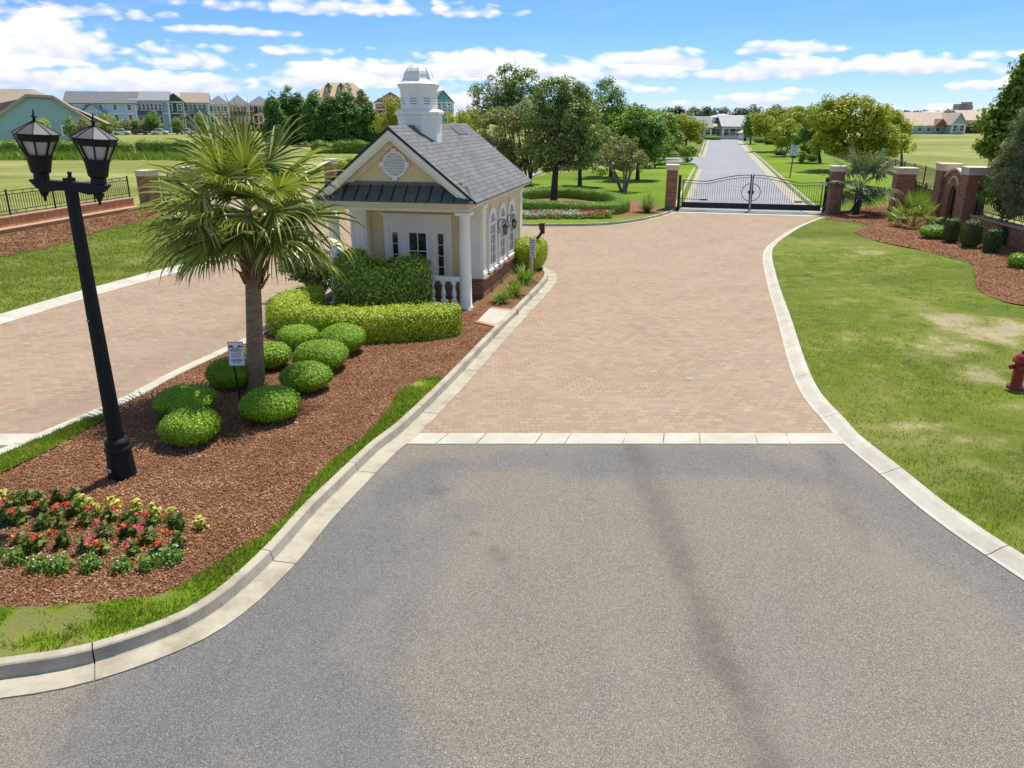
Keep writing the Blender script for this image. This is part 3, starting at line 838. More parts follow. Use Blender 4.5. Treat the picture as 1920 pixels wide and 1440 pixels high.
# paved drives either side of the guardhouse
ps = [(at(1105, 697), .32), (at(1085, 690), .18), (at(1450, 405), .5), (at(1235, 770), .1)]
drvL = catmull(pts((40, 800), (200, 728), (330, 665), (430, 618), (520, 572)))
def pdark(X, Y):
    d = np.zeros_like(X)
    for (x, y), r in ps: d = np.maximum(d, .8 * np.exp(-((X - x) ** 2 + (Y - y) ** 2) / r ** 2 * (.5 + 2 * vnoise(X, Y, 4, 4))))
    d = np.maximum(d, np.exp(-((seg_dist(X, Y, drvL) + (vnoise(X, Y, .8, 8) - .5) * .5) / .5) ** 2) * .55)
    return d
flat('paved_drive', [(-16, 11.7), (8, 11.7), (7.6, 18), (10, 24), (13, 30), (17.2, 41.6), (8.6, 43.3), (2, 50), (-6, 60), (-24, 60), (-14, 32)], 'pavers', .004, spacing=.3, attrs={'dark': pdark})
for nm, poly in (('concrete_band', pts((740, 833), (1590, 833), (1575, 813), (770, 813))), ('concrete_band', pts((-300, 836), (70, 836), (110, 814), (-280, 814)))):
    # cast in bays with cracks between
    P0, P1, P2, P3 = poly
    n = max(2, int((P1[0] - P0[0]) / .72)); mb = MB()
    cuts = [0] + sorted(min(.98, max(.02, (i + rnd.uniform(-.3, .3)) / n)) for i in range(1, n)) + [1]
    for a, b in zip(cuts[:-1], cuts[1:]):
        L = lambda p, q, t: (p[0] + (q[0] - p[0]) * t, p[1] + (q[1] - p[1]) * t)
        e = .0009; k = rnd.uniform(-.004, .004)
        A, B = L(P0, P1, a + e), L(P0, P1, b - e); Cc, D = L(P3, P2, b - e + k), L(P3, P2, a + e)
        mb.prism([A, B, Cc, D], -.02, .010, 'z')
    mb.build(nm, M['pale_concrete'])['kind'] = 'structure'
# gate threshold
mb = MB(); a, b = at(1272, 397), at(1548, 405); d = Vector((b[0] - a[0], b[1] - a[1])).normalized(); nrm = (-d.y, d.x)
mb.prism([a, b, (b[0] - nrm[0] * .55, b[1] - nrm[1] * .55), (a[0] - nrm[0] * .55, a[1] - nrm[1] * .55)], -.02, .014, 'z')
mb.build('threshold', M['pale_concrete'])['kind'] = 'structure'

# kerbs
KB = [(0, -.02), (0, .014), (.27, .010), (.285, .02), (.31, .135), (.325, .148), (.42, .15), (.435, .13), (.435, -.02)]
sweep('kerb', isl_edge[::-1], KB, M['concrete'], 2.6)
KR = [(0, -.02), (0, .012), (.06, .016), (.22, .085), (.31, .10), (.33, .09), (.33, -.02)]
sweep('kerb', right_in, KR, M['pale_concrete'], 2.2)
left_in = catmull(pts((-500, 752), (-250, 683), (0, 609), (170, 557), (300, 520), (440, 481)) + [(-10.55, 33), (-10.6, 36.5), (-12, 40.5), (-15, 44.5), (-18.5, 47.5)])
KL = [(0, -.02), (0, .012), (.1, .02), (.42, .085), (.58, .10), (.60, .09), (.60, -.02)]
sweep('kerb', left_in, KL, M['pale_concrete'], 2.8)
isl_left = catmull([at(985, 476), at(940, 473), at(830, 478)] + pts((700, 515), (600, 566), (530, 604), (465, 641), (325, 707), (225, 760), (100, 814), (0, 857), (-160, 927), (-500, 1090)))
KI = [(0, -.02), (.01, .12), (.03, .14), (.24, .145), (.26, .13), (.26, -.02)]
sweep('kerb', isl_left, KI, M['pale_concrete'], 2.6)
cen_in = catmull(pts((760, 410), (880, 420), (977, 425), (1060, 426), (1150, 423), (1215, 414), (1255, 404), (1272, 397)))
sweep('kerb', cen_in, [(0, -.02), (0, .014), (.20, .010), (.215, .02), (.235, .125), (.25, .132), (.36, .132), (.375, .12), (.375, -.02)], M['concrete'], 3)

# island soil: bark mulch, gently crowned
isl_r = offset(isl_edge[::-1], .425)      # foreground -> tip
isl_l = offset(isl_left, .25)            # back -> foreground
isl_r = [p for p in isl_r]
island = isl_l + isl_r
def crown(X, Y): return (vnoise(X, Y, .7, 2) - .5) * .05 + (vnoise(X, Y, 4, 6) - .5) * .02
flat('mulch_bed', island, 'mulch', .115, spacing=.22, zf=crown)
# grass strip inside the island kerb
strip_in = catmull(pts((822, 707), (780, 716), (748, 738), (722, 775), (690, 812), (640, 852), (600, 886), (566, 925), (545, 957), (500, 1000), (440, 1035), (370, 1080), (300, 1115), (200, 1128), (100, 1138), (0, 1140), (-200, 1150), (-420, 1165), z=.13))
iy = [p for p in isl_r if p[1] < strip_in[0][1] - .1]
strip = strip_in + iy
def sbare(X, Y):
    c0 = at(985 - 700 + 280, 1, 0)
    b = np.clip((-3.75 - X) / .6, 0, 1) * np.clip((vnoise(X, Y, 3.0, 12) - .36) * 6, 0, 1)
    x, y = at(785, 733); b = np.maximum(b, np.exp(-(((X - x) / .22) ** 2 + ((Y - y) / .2) ** 2)))
    x, y = at(310, 1140); b = np.maximum(b, .9 * np.exp(-(((X - x) / .3) ** 2 + ((Y - y) / .15) ** 2)))
    return b
flat('grass_verge', strip, 'green_lawn', .135, spacing=.2, zf=lambda X, Y: (vnoise(X, Y, 2, 8) - .5) * .02, attrs={'bare': sbare})
lstrip_in = catmull(pts((207, 781), (150, 813), (100, 840), (0, 888), (-160, 965), (-420, 1095), z=.13))
lo = [p for p in isl_l if p[1] < lstrip_in[0][1] + .02]
lstrip = lstrip_in + lo[::-1]
flat('grass_verge', lstrip, 'green_lawn', .14)

# lawns
right_out = offset(right_in, .325)
lawnR = right_out + [(40, 3), (40, 34), (26, 36), (17.4, 42.2)]
def rbare(X, Y):
    b = np.zeros_like(X)
    for px, py, rx, ry, a in ((1830, 615, 1.1, 1.6, .9), (1900, 610, .9, 1.3, .9), (1780, 650, 1.2, 1.2, .6), (1730, 800, .6, .25, .75), (1690, 830, .45, .2, .7), (1650, 800, .35, .2, .6), (1850, 700, .7, .6, .6), (1620, 470, 1.6, 1.5, .35), (1560, 830, .3, .2, .4), (1900, 760, 1.2, .3, .6), (1870, 715, 1.2, .3, .6), (1690, 640, .7, .8, .4), (1600, 640, .4, 1.4, .3), (1810, 640, 1.8, 1.6, .3), (1860, 830, 1.5, .5, .3)):
        x, y = at(px, py, .1); b = np.maximum(b, a * np.exp(-((X - x) / rx) ** 2 - ((Y - y) / ry) ** 2))
    t = vnoise(X, Y, 1.5, 21, 4) * .6 + vnoise(X, Y, 5, 22, 2) * .4
    return np.clip((b * 1.0 + (t - .56) * 1.7) * 1.25, 0, 1)
flat('lawn', lawnR, 'lawn', .095, spacing=.3, zf=lambda X, Y: (vnoise(X, Y, .5, 1) - .5) * .05, attrs={'bare': rbare})
left_out = offset(left_in, .60)
wallL0, wallL1 = at(-160, 469), at(268, 393)
lawnL = left_out + [(-21.5, 52), (-21, 46), (wallL1[0] - .3, wallL1[1]), (wallL0[0] - .3, wallL0[1]), (-36, 15)]
def lbare(X, Y): return np.clip((vnoise(X, Y, .9, 31, 4) - .56) * 2.4, 0, .7)
flat('lawn', lawnL, 'lawn', .095, spacing=.6, attrs={'bare': lbare})
flat('mulch_bed', catmull(pts((-420, 520), (-160, 470), (0, 441), (130, 417), (265, 394), (330, 385), z=.1)) + catmull(pts((330, 398), (265, 415), (200, 431), (150, 446), (100, 462), (0, 483), (-160, 515), (-420, 580), z=.1)), 'mulch', .115)
lawnC = offset(cen_in, .37) + pts((1279, 390), (1290, 362), (1299, 340), (1308, 318), (1303, 311), (1288, 307), (1255, 309), (1150, 317), (1060, 325), (1010, 333), (960, 350), (860, 375), (760, 400))
flat('lawn', lawnC, 'green_lawn', .13)
flat('mulch_bed', catmull(pts((900, 405), (977, 412), (1040, 413), (1150, 409), (1205, 403), (1238, 397.5), (1246, 391), (1220, 384), (1160, 372), (1080, 366), (985, 368), (900, 375), z=.134), True), 'mulch', .134)
flat('grass_verge', catmull(pts((890, 411.3), (977, 417.3), (1060, 418.2), (1150, 415.2), (1212, 406.4), (1200, 405.0), (1120, 409.5), (1000, 412.8), (890, 406), z=.136), True), 'green_lawn', .138)

# road beyond the gate, its side street and verges
road = pts((1272, 396), (1290, 362), (1299, 340), (1310, 316), (1303, 307), (1280, 304), (1230, 303), (1100, 311), (1020, 322), (985, 336), (900, 360), (900, 350), (985, 327), (1100, 304), (1230, 297), (1300, 295), (1318, 292), (1322, 280), (1325, 270), (1327, 262), (1386, 262), (1406, 285), (1429, 308), (1458, 337), (1512, 388), (1546, 404))
flat('road', road, 'far_asphalt', .01, kind='structure')
sweep('gutter', catmull(pts((1279, 392), (1292, 360), (1301, 338), (1310, 317))), [(-.35, 0), (-.35, .03), (.3, .035), (.35, .14), (.5, .14), (.5, 0)], M['concrete'], 6, seg=1)
sweep('gutter', catmull(pts((1316, 295), (1320, 286), (1323, 274), (1327, 262))), [(-.35, 0), (-.35, .03), (.3, .035), (.35, .14), (.5, .14), (.5, 0)], M['concrete'], 6, seg=2)
sweep('gutter', catmull(pts((1386, 262), (1406, 285), (1429, 308), (1458, 337), (1512, 388), (1540, 403)))[::-1], [(-.5, 0), (-.5, .14), (-.35, .14), (-.3, .035), (.6, .03), (.6, 0)], M['concrete'], 6, seg=1)
verge = pts((1546, 402), (1514, 386), (1460, 336), (1431, 307), (1408, 284), (1388, 262), (1460, 262), (1560, 288), (1650, 322), (1745, 352), (1770, 385), (1690, 396), (1560, 404))
flat('lawn', verge, 'green_lawn', .04)
flat('lawn', pts((1316, 292), (1322, 275), (1326, 262), (1220, 262), (1120, 285), (1150, 299), (1230, 295)), 'lawn', .05)
flat('mulch_bed', catmull(pts((1545, 411), (1580, 414), (1620, 419), (1632, 424), (1606, 429), (1600, 435), (1640, 452), (1715, 467), (1790, 481), (1820, 494), (1830, 517), (1833, 542), (1865, 560), (1925, 574), (2100, 590), z=.1)) + pts((2300, 520), (2100, 470), (1900, 445), (1800, 410), (1740, 385), (1660, 384), (1590, 392), (1552, 402), z=.1), 'mulch', .108, spacing=.5, zf=lambda X, Y: (vnoise(X, Y, .6, 4) - .4) * .06)
# walkway slab beside the guardhouse
# ------------------------------------------------------------------ grass blades and bark chips (nobody could count them)
def blades(name, outline, n, h, w, mat, z, keep=None):
    A = np.array([(p[0], p[1]) for p in outline])
    x0, y0 = A.min(0); x1, y1 = A.max(0)
    x = rng.uniform(x0, x1, n * 3); y = rng.uniform(y0, y1, n * 3)
    m = inside(A, x, y)
    if keep is not None: m &= keep(x, y) > rng.uniform(size=len(x))
    x, y = x[m][:n], y[m][:n]; k = len(x)
    a = rng.uniform(0, 2 * PI, k); hh = h * rng.uniform(.5, 1.35, k) * (.65 + .7 * vnoise(x, y, 1.4, 17)); ln = rng.uniform(.1, .9, k) * hh
    d = rng.uniform(0, 2 * PI, k)
    ww = w * rng.uniform(.7, 1.3, k)
    zz = np.full(k, z)
    b0 = np.stack([x - np.cos(a) * ww / 2, y - np.sin(a) * ww / 2, zz], 1); b1 = np.stack([x + np.cos(a) * ww / 2, y + np.sin(a) * ww / 2, zz], 1)
    t = np.stack([x + np.cos(d) * ln, y + np.sin(d) * ln, zz + hh], 1)
    V = np.stack([b0, b1, t], 1).reshape(-1, 3)
    o = np_obj(name, V, np.arange(len(V)).reshape(-1, 3), mat)
    return tag(o, kind='stuff')
nearR = [p for p in lawnR if p[1] < 60]
def rk(X, Y):
    d = np.hypot(X, Y)
    vis = (X < .70 * Y + 1.5) & (Y > 7)
    mr = inside(np.array(pts((1545, 411), (1632, 424), (1600, 435), (1715, 467), (1820, 494), (1833, 542), (1925, 574), (2300, 590), (2300, 400), z=.1)), X, Y)
    return vis * ~mr * np.clip(1 - rbare(X, Y) * 1.25, 0, 1) * np.clip(14 / np.maximum(d, 14), .15, 1) ** 1.5
tag(blades('grass', nearR, 190000, .045, .013, M['grass'], .09, rk), 'short green lawn grass with worn sandy patches right of the drive', 'grass')
tag(blades('grass', strip, 60000, .065, .012, M['grass'], .13, lambda X, Y: np.clip(1 - sbare(X, Y) * 1.1, 0.02, 1)), 'longer green grass strip between the island kerb and the mulch', 'grass')
tag(blades('grass', lstrip, 14000, .06, .014, M['grass'], .135), 'narrow grass strip on the left edge of the planted island', 'grass')
def lk(X, Y): return ((X > -.72 * Y - 1.5) & (X < -9) & (Y < 45)) * np.clip(1 - lbare(X, Y), 0, 1)
tag(blades('grass', lawnL, 60000, .06, .03, M['grass'], .09, lk), 'patchy lawn grass left of the exit drive', 'grass')

def chips(name, outline, n, z, size, keep=None):
    A = np.array([(p[0], p[1]) for p in outline]); x0, y0 = A.min(0); x1, y1 = A.max(0)
    x = rng.uniform(x0, x1, n * 3); y = rng.uniform(y0, y1, n * 3); m = inside(A, x, y)
    if keep is not None: m &= keep(x, y) > rng.uniform(size=len(x))
    x, y = x[m][:n], y[m][:n]; k = len(x)
    P = np.stack([x, y, np.full(k, z) + crown(x, y) + rng.uniform(0, .018, k)], 1)
    N = unit(np.array([0, 0, 1.0]) + rng.normal(size=(k, 3)) * .42)
    V, F = leaf_quads(P, N, size * rng.uniform(.5, 1.4, k), size * .3)
    return tag(np_obj(name, V, F, M['chips']), kind='stuff')
padA = np.array(pts((886, 606), (938, 618), (980, 580), (910, 572), z=.14)); stripA = np.array(strip); lstripA = np.array(lstrip)
tag(chips('bark_chips', island, 130000, .122, .043, lambda X, Y: (~inside(stripA, X, Y)) & (~inside(lstripA, X, Y)) & (~inside(padA, X, Y)) & (X > -.75 * Y - 1) & (Y < 20.5)), 'shredded brown bark mulch spread over the planted island', 'mulch')

rbed = pts((1545, 411), (1632, 424), (1600, 435), (1640, 452), (1715, 467), (1820, 494), (1833, 542), (1925, 574), (1990, 590), (1990, 470), (1880, 440), (1790, 408), (1700, 385), (1600, 392), z=.12)
tag(chips('bark_chips', rbed, 60000, .125, .07), 'shredded bark mulch around the right hand shrubs', 'mulch')
lbed = pts((-20, 446), (130, 418), (265, 395), (310, 392), (265, 413), (200, 429), (100, 460), (-20, 485), z=.12)
tag(chips('bark_chips', lbed, 30000, .125, .09), 'shredded bark mulch along the foot of the left brick wall', 'mulch')
# ------------------------------------------------------------------ street lamp
LB = at(233, 905)
lamp = empty('street_lamp', (*LB, .11), 0, 'tall black fluted lamp post with twin lanterns on a crossarm in the mulch bed', 'street lamp')
BK = M['black_metal']
one(lambda b: b.lathe([(.192, 0), (.19, .02), (.168, .36), (.164, .40)], 28, flute=.012, smooth=False), 'base', BK, lamp)
one(lambda b: b.lathe([(.165, .398), (.178, .41), (.184, .435), (.178, .46), (.155, .475), (.158, .50), (.168, .52), (.168, .545), (.145, .57), (.12, .60)], 28), 'collar', BK, lamp)
one(lambda b: b.lathe([(.108, .59), (.098, 1.5), (.080, 3.4), (.074, 4.15)], 32, flute=.075, smooth=False), 'pole', BK, lamp)
fa = MB(); fa.box(-.052, -.008, -.186, -.176, .15, .195); tg = fa.build('asset_tag', M['sign_white'], lamp)
tg.rotation_euler = (math.radians(4), 0, math.radians(-16))
text_mesh('107', .026, M['ink'], tg, Matrix.Translation((-.03, -.1875, .172)) @ Matrix.Rotation(PI / 2, 4, 'X'))
fb = MB(); fb.lathe([(.001, 0), (.02, .002), (.02, .02), (.012, .026)], 10, M=Matrix.Translation((-.03, -.098, 2.32)) @ Matrix.Rotation(PI / 2, 4, 'X')); fb.build('cover_screw', M['steel'], lamp)
ARM = Matrix.Translation((0, 0, 3.955)) @ Matrix.Rotation(math.radians(4.2), 4, 'Y')
def arm(b):
    half = [(0, .15), (.47, .15), (.485, .135), (.40, .045), (.33, .025), (.25, .01), (.12, .035), (0, .04)]
    poly = half + [(-x, z) for x, z in half[::-1][1:-1]]
    b.prism([(x, z) for x, z in poly], -.075, .075, 'y')
one(arm, 'crossarm', BK, lamp, M=ARM, bevel=.006)
for s in (-1, 1):
    one(lambda b: b.lathe([(.004, -.125), (.018, -.105), (.016, -.085), (.022, -.07), (.05, -.02), (.065, .03)], 12, (s * .345, 0)), 'drop_finial', BK, lamp, M=ARM)
one(lambda b: b.lathe([(.07, .148), (.062, .165), (.03, .20), (.02, .235), (.028, .245), (.026, .265), (.008, .275)], 14), 'cap_finial', BK, lamp, M=ARM)
def oct_ring(b, r0, z0, r1, z1, n=8, rot=PI / 8): b.lathe([(r0, z0), (r1, z1)], n, rot=rot, smooth=False)
for s in (-1, 1):
    ln = one(lambda b: b.lathe([(.098, .145), (.094, .215), (.118, .235), (.126, .245), (.128, .275), (.152, .41), (.166, .435), (.166, .455)], 16, rot=PI / 8, flute=.03, smooth=False), 'lantern', BK, lamp)
    ln.matrix_local = ARM @ Matrix.Translation((s * .355, 0, .012)) @ Matrix.Diagonal((.94, .94, .96, 1)) @ Matrix.Rotation(math.radians(s * .5), 4, 'Y')
    g = MB()
    for k in range(8):
        a = PI / 8 + 2 * PI * k / 8
        g.bar((.145 * math.cos(a), .145 * math.sin(a), .44), (.235 * math.cos(a), .235 * math.sin(a), .64), .02)
    g.build('cage', BK, ln)
    one(lambda b: b.lathe([(.13, .455), (.213, .64)], 8, rot=PI / 8, smooth=False), 'glass', M['frost'], ln)
    one(lambda b: b.lathe([(.235, .625), (.258, .635), (.268, .70), (.285, .71), (.285, .72)], 8, rot=PI / 8, smooth=False), 'cornice', BK, ln)
    rb = MB(); rb.lathe([(.28, .72), (.17, .785), (.058, .85), (.05, .855)], 8, rot=PI / 8, smooth=False)
    rf = rb.build('roof', M['cap_grey'], ln)
    r2 = MB()
    for k in range(8):
        a = PI / 8 + 2 * PI * k / 8
        r2.bar((.28 * math.cos(a), .28 * math.sin(a), .722), (.055 * math.cos(a), .055 * math.sin(a), .853), .012)
    r2.build('roof_ribs', BK, ln)
    one(lambda b: b.lathe([(.05, .845), (.048, .868), (.02, .88), (.017, .915), (.036, .922), (.036, .932), (.016, .94), (.014, .965), (.004, 1.02)], 12), 'finial', BK, ln)

# ------------------------------------------------------------------ cabbage palm
def arc_pts(d0, L, droop, n=8, lift=0):
    """points of a stem leaving the origin along d0 and bending down"""
    P = [Vector((0, 0, 0))]; d = Vector(d0).normalized(); st = L / n
    for i in range(n):
        P.append(P[-1] + d * st)
        d = (d + Vector((0, 0, -droop / n))).normalized()
    return P
def fan_leaf(d0, pet, blade, nseg, droop, rr, spread=125, seg_w=.05, seg_droop=1.2, fold=.45):
    """costapalmate leaf: returns vertices, quads of the blade and points of its stalk"""
    stem = arc_pts(d0, pet, droop * .5, 6)
    t = (stem[-1] - stem[-2]).normalized(); base = stem[-1]
    side = t.cross(Vector((0, 0, 1)))
    if side.length < .1: side = t.cross(Vector((1, 0, 0)))
    side.normalize(); side = (Matrix.Rotation(rr.uniform(-.6, .6), 3, t) @ side)
    up = side.cross(t).normalized()
    V = []; Fq = []
    for k in range(nseg):
        f = (k / (nseg - 1)) * 2 - 1
        a = math.radians(spread) * f
        # costa carries the middle segments further out
        org = base + t * (.42 * blade * (1 - abs(f)) ** 1.2 * .5)
        d = (t * math.cos(a) + side * math.sin(a) - up * (fold * abs(f) ** 1.5 * .6)).normalized()
        L = blade * (.62 + .38 * math.cos(a * .75)) * rr.uniform(.9, 1.08)
        n = 5; p = org.copy(); dd = d.copy()
        wv = dd.cross(up).normalized()
        dr = seg_droop * rr.uniform(.45, 1.6); wob_ = rr.uniform(-.12, .12)
        b = len(V)
        for i in range(n + 1):
            q = i / n
            w = seg_w * (.35 + 1.3 * q if q < .4 else .87 * (1 - (q - .4) / .6) ** .75 + .04)
            tw = wv * (w * .5)
            ridge = up * (w * .28 * (1 if k % 2 else -1))
            V.append(p - tw - ridge); V.append(p + tw + ridge)
            if i < n:
                p = p + dd * (L / n)
                kk = dr * max(0, q - .2) ** 1.0
                dd = (dd + Vector((0, 0, -1)) * kk * .6 + side * (wob_ * q)).normalized()
        for i in range(n):
            Fq.append((b + 2 * i, b + 2 * i + 1, b + 2 * i + 3, b + 2 * i + 2))
    return V, Fq, stem
PB = at(482, 738)
palm = empty('palm_tree', (*PB, .1), 0, 'cabbage palm with drooping fan fronds standing among the clipped balls in the island', 'palm tree')
tr = [(0, 0, -.05), (.01, 0, .12), (.03, 0, .5), (.09, .01, 1.2), (.14, .02, 1.9), (.175, .03, 2.35), (.2, .04, 2.7)]
one(lambda b: b.tube(tr, [.20, .175, .16, .148, .138, .132, .15], 20), 'trunk', M['palm_bark'], palm)
def boots(b):
    r2 = random.Random(3)
    for i in range(46):
        z = 2.02 + 1.1 * (i / 46); a = i * 2.4 + r2.uniform(-.2, .2); r0 = .14 - .02 * (i / 46)
        d = Vector((math.cos(a), math.sin(a), 0))
        p0 = Vector((.2 * (z - .1) / 2.7, .035, z - .1)) + d * r0; p1 = p0 + d * r2.uniform(.07, .14) + Vector((0, 0, r2.uniform(.12, .24)))
        p2 = p1 + d * r2.uniform(.02, .12) + Vector((0, 0, r2.uniform(.05, .15)))
        s_ = Vector((-d.y, d.x, 0))
        w0, w1, w2 = .075, .05, .022
        vs = []
        for p, w in ((p0, w0), (p1, w1), (p2, w2)):
            vs += [p - s_ * w - d * .012, p + s_ * w - d * .012, p + s_ * w * .6 + d * .02, p - s_ * w * .6 + d * .02]
        fs = []
        for q in range(2):
            for e in range(4): fs.append((q * 4 + e, q * 4 + (e + 1) % 4, q * 4 + 4 + (e + 1) % 4, q * 4 + 4 + e))
        fs += [(3, 2, 1, 0), (8, 9, 10, 11)]
        b.add(vs, fs)
one(boots, 'leaf_boots', M['boots'], palm)
one(lambda b: b.tube([(.19, .04, 2.5), (.2, .04, 3.0), (.2, .04, 3.4)], [.15, .12, .05], 12), 'crown_shaft', M['boots'], palm)
r3 = random.Random(11)
# (direction seen from the drive: azimuth deg from +X towards +Y, elevation deg, stalk, blade)
FR = [(100, 80, .75, 1.05), (160, 62, .85, 1.15), (48, 60, .9, 1.1), (-65, 66, .6, .9), (235, 60, .7, 1.0),
      (172, 40, .95, 1.2), (10, 38, .95, 1.15), (115, 38, .95, 1.15), (212, 36, .9, 1.1), (300, 38, .75, .95), (338, 42, .85, 1.05), (65, 36, .9, 1.1), (262, 44, .65, .9), (140, 50, .9, 1.1), (30, 50, .9, 1.1),
      (190, 18, 1.0, 1.25), (222, 16, .95, 1.15), (250, 20, .8, 1.0), (285, 18, .75, 1.0), (318, 16, .9, 1.1), (350, 18, 1.0, 1.2), (25, 16, .95, 1.15), (65, 16, .95, 1.15), (105, 16, .95, 1.15), (145, 16, .95, 1.15),
      (178, 0, 1.0, 1.2), (205, -4, 1.0, 1.2), (232, -6, .85, 1.05), (318, -6, .9, 1.1), (342, -4, 1.0, 1.2), (8, -2, 1.0, 1.2), (45, -8, .9, 1.1), (95, -8, .9, 1.1), (135, -8, .9, 1.1),
      (188, -24, .85, 1.0), (212, -24, .85, 1.0), (335, -12, .85, 1.0), (358, -12, .8, 1.0), (30, -14, .75, 1.0), (155, -20, .75, 1.0), (272, -4, .6, .85)]
for i, (a_, e_, pt, bl) in enumerate(FR):
    a_ += r3.uniform(-8, 8); e_ += r3.uniform(-5, 5)
    d = Vector((math.cos(math.radians(a_)) * math.cos(math.radians(e_)), math.sin(math.radians(a_)) * math.cos(math.radians(e_)), math.sin(math.radians(e_))))
    V, Fq, stem = fan_leaf(d, pt * .86, bl * .90, 38, .9 if e_ < 50 else .25, r3, seg_droop=3.0 if e_ < 30 else 2.2 if e_ < 50 else 1.3, seg_w=.046, spread=128 if e_ > 0 else 112, fold=.8)
    fr = np_obj('frond', [tuple(v) for v in V], Fq, M['palm_leaf'], palm)
    fr.location = (.2, .04, 3.18 + .30 * max(0, e_) / 80)
    mb = MB(); mb.tube(stem, [.022, .018, .015, .013, .012, .011, .010], 5); mb.build('leaf_stalk', M['stalk'], fr)
for k, (a_, L) in enumerate(((150, 1.55), (200, 1.35), (110, 1.45), (60, 1.3))):
    d = Vector((math.cos(math.radians(a_)) * .55, math.sin(math.radians(a_)) * .55, .85))
    mb = MB(); st = arc_pts(d, L, 1.4, 9); mb.tube(st, [.014] * 5 + [.008] * 5, 5)
    for i in range(3, 10):
        for j in range(5):
            q = st[i]; dd = Vector((r3.uniform(-1, 1), r3.uniform(-1, 1), r3.uniform(-.3, .7))).normalized()
            mb.tube([q, q + dd * .14, q + dd * .2 + Vector((0, 0, -.07))], [.004, .003, .002], 3, cap=False)
    o = mb.build('flower_stalk', M['dry_stalk'], palm); o.location = (.2, .04, 3.4)

# ------------------------------------------------------------------ clipped balls around the palm
BALLS = [(345, 795, 725, 108, 'round clipped shrub behind the front one left of the palm, lamp post side'), (353, 850, 772, 115, 'round clipped shrub nearest the lamp post base'),
         (430, 741, 673, 84, 'round clipped shrub right behind the small warning sign'), (506, 804, 730, 112, 'round clipped shrub in front of the palm trunk'),
         (572, 748, 682, 100, 'darker round clipped shrub just right of the palm trunk'), (500, 703, 645, 92, 'round clipped shrub half hidden by the palm trunk'),
         (600, 708, 641, 101, 'round clipped shrub in the middle of the cluster right of the palm'), (558, 665, 613, 82, 'smallest round clipped shrub beside the left kerb and hedge'),
         (641, 675, 610, 90, 'round clipped shrub touching the lime curved hedge, farthest right')]
for i, (px, yb, yt, w, lab) in enumerate(BALLS):
    x, y = at(px, yb - 5, .12)
    dep = y * CT + 4.6 * ST
    r = w / 2 * dep / F_PX
    y += r * .8; x = xat(px, y, .5)
    h = ht(y - r * .15, yt) - .12
    V, Fs = dome_shape(r * 1.0, r * .95, h * .97, 3, seed=i, wob=.032, p=2.1 + .12 * (i % 4))
    tag(clipped('round_shrub', V, Fs, M['box_ball'], 5000, .034, (x, y, .11), .011, .025), lab, 'shrub', 'clipped round shrubs in the island')

# lime hedge curving in front of the porch
path = [at(px, py, .62) for px, py in ((606, 551), (570, 554), (546, 562), (541, 574), (556, 586), (590, 592), (640, 594), (700, 593), (780, 589), (860, 583))]
V, Fs = hedge_shape(catmull(path), 1.05, .68, wob=.03)
tag(clipped('hedge', V, Fs, M['lime_hedge'], 2200, .050, (0, 0, .1), .028, .05), 'low lime green hedge curving around the front of the guardhouse porch', 'hedge')
# tall dark hedge
path = [at(px, py, 1.3) for px, py in ((672, 478), (652, 484), (654, 494), (690, 500), (745, 498), (797, 494))]
V, Fs = hedge_shape(catmull(path), .72, 1.32, wob=.04, seed=4, e=.30, taper=.2)
tag(clipped('hedge', V, Fs, M['dark_hedge'], 1150, .085, (0, 0, .1), .05, .09), 'tall dark clipped hedge standing before the porch railing', 'hedge')
# loose shrub left of the porch
sx, sy = at(582, 556, .1)
P, N, cen = clump_points([(-.1, 0, .85, .85, .6, .5), (-.35, 0, 1.2, .6, .5, .35), (.35, 0, .5, .6, .4, .4)], 210, 28, .16)
V, F = leaf_quads(P, N, .09, .05)
sh = np_obj('loose_shrub', V, F, M['red_shrub']); sh.location = (sx, sy + .3, .1)
tag(sh, 'loose open shrub with reddish leaves left of the tall dark hedge', 'shrub')
mb = MB()
for k in range(0, 210, 4): mb.tube([(0, 0, 0), tuple(cen[k] * np.array([.4, .4, .6])), tuple(cen[k])], [.018, .012, .004], 4, cap=False)
mb.build('stem', M['dark_bark'], sh)

# ------------------------------------------------------------------ little warning sign
wx, wy = at(452, 757, .11)
ws = empty('warning_sign', (wx, wy, .1), math.radians(8), 'small white warning sign with red and black print on a black stake', 'sign')
lean = Matrix.Rotation(math.radians(-4), 4, 'Y') @ Matrix.Rotation(math.radians(-3), 4, 'X')
one(lambda b: b.box(-.018, .018, -.008, .008, -.05, 1.12), 'stake', M['gate_black'], ws, M=lean)
pm = Matrix.Translation((0, 0, .09)) @ lean @ Matrix.Rotation(math.radians(5), 4, 'Y')
pn = one(lambda b: b.box(-.135, .135, -.022, -.010, .63, 1.07), 'panel', M['sign_white'], ws, M=pm, bevel=.003)
mb = MB()
for x0, x1, z0, z1 in ((-.13, .13, 1.055, 1.062), (-.13, .13, .638, .645), (-.13, -.124, .645, 1.055), (.124, .13, .645, 1.055)): mb.box(x0, x1, -.0245, -.022, z0, z1)
mb.build('border', M['pale_red_ink'], pn, M=pm)
def car_mark(b, x, s):
    b.prism([(x - .045, .965), (x + .045, .965), (x + .045, .985), (x + .022 * s + .01, .992), (x + .012, 1.008), (x - .02, 1.008), (x - .03, .990), (x - .045, .985)], -.0248, -.022, 'y')
one(lambda b: (car_mark(b, -.075, 1), car_mark(b, .075, -1)), 'car_emblem', M['red_ink'], pn, M=pm)
def lines(b, rows, h):
    r2 = random.Random(int(rows[0][0] * 1000))
    for z, hw in rows:
        x = -hw
        while x < hw:
            w = r2.uniform(.016, .045); b.box(x, min(hw, x + w), -.0247, -.022, z, z + h); x += w + .008
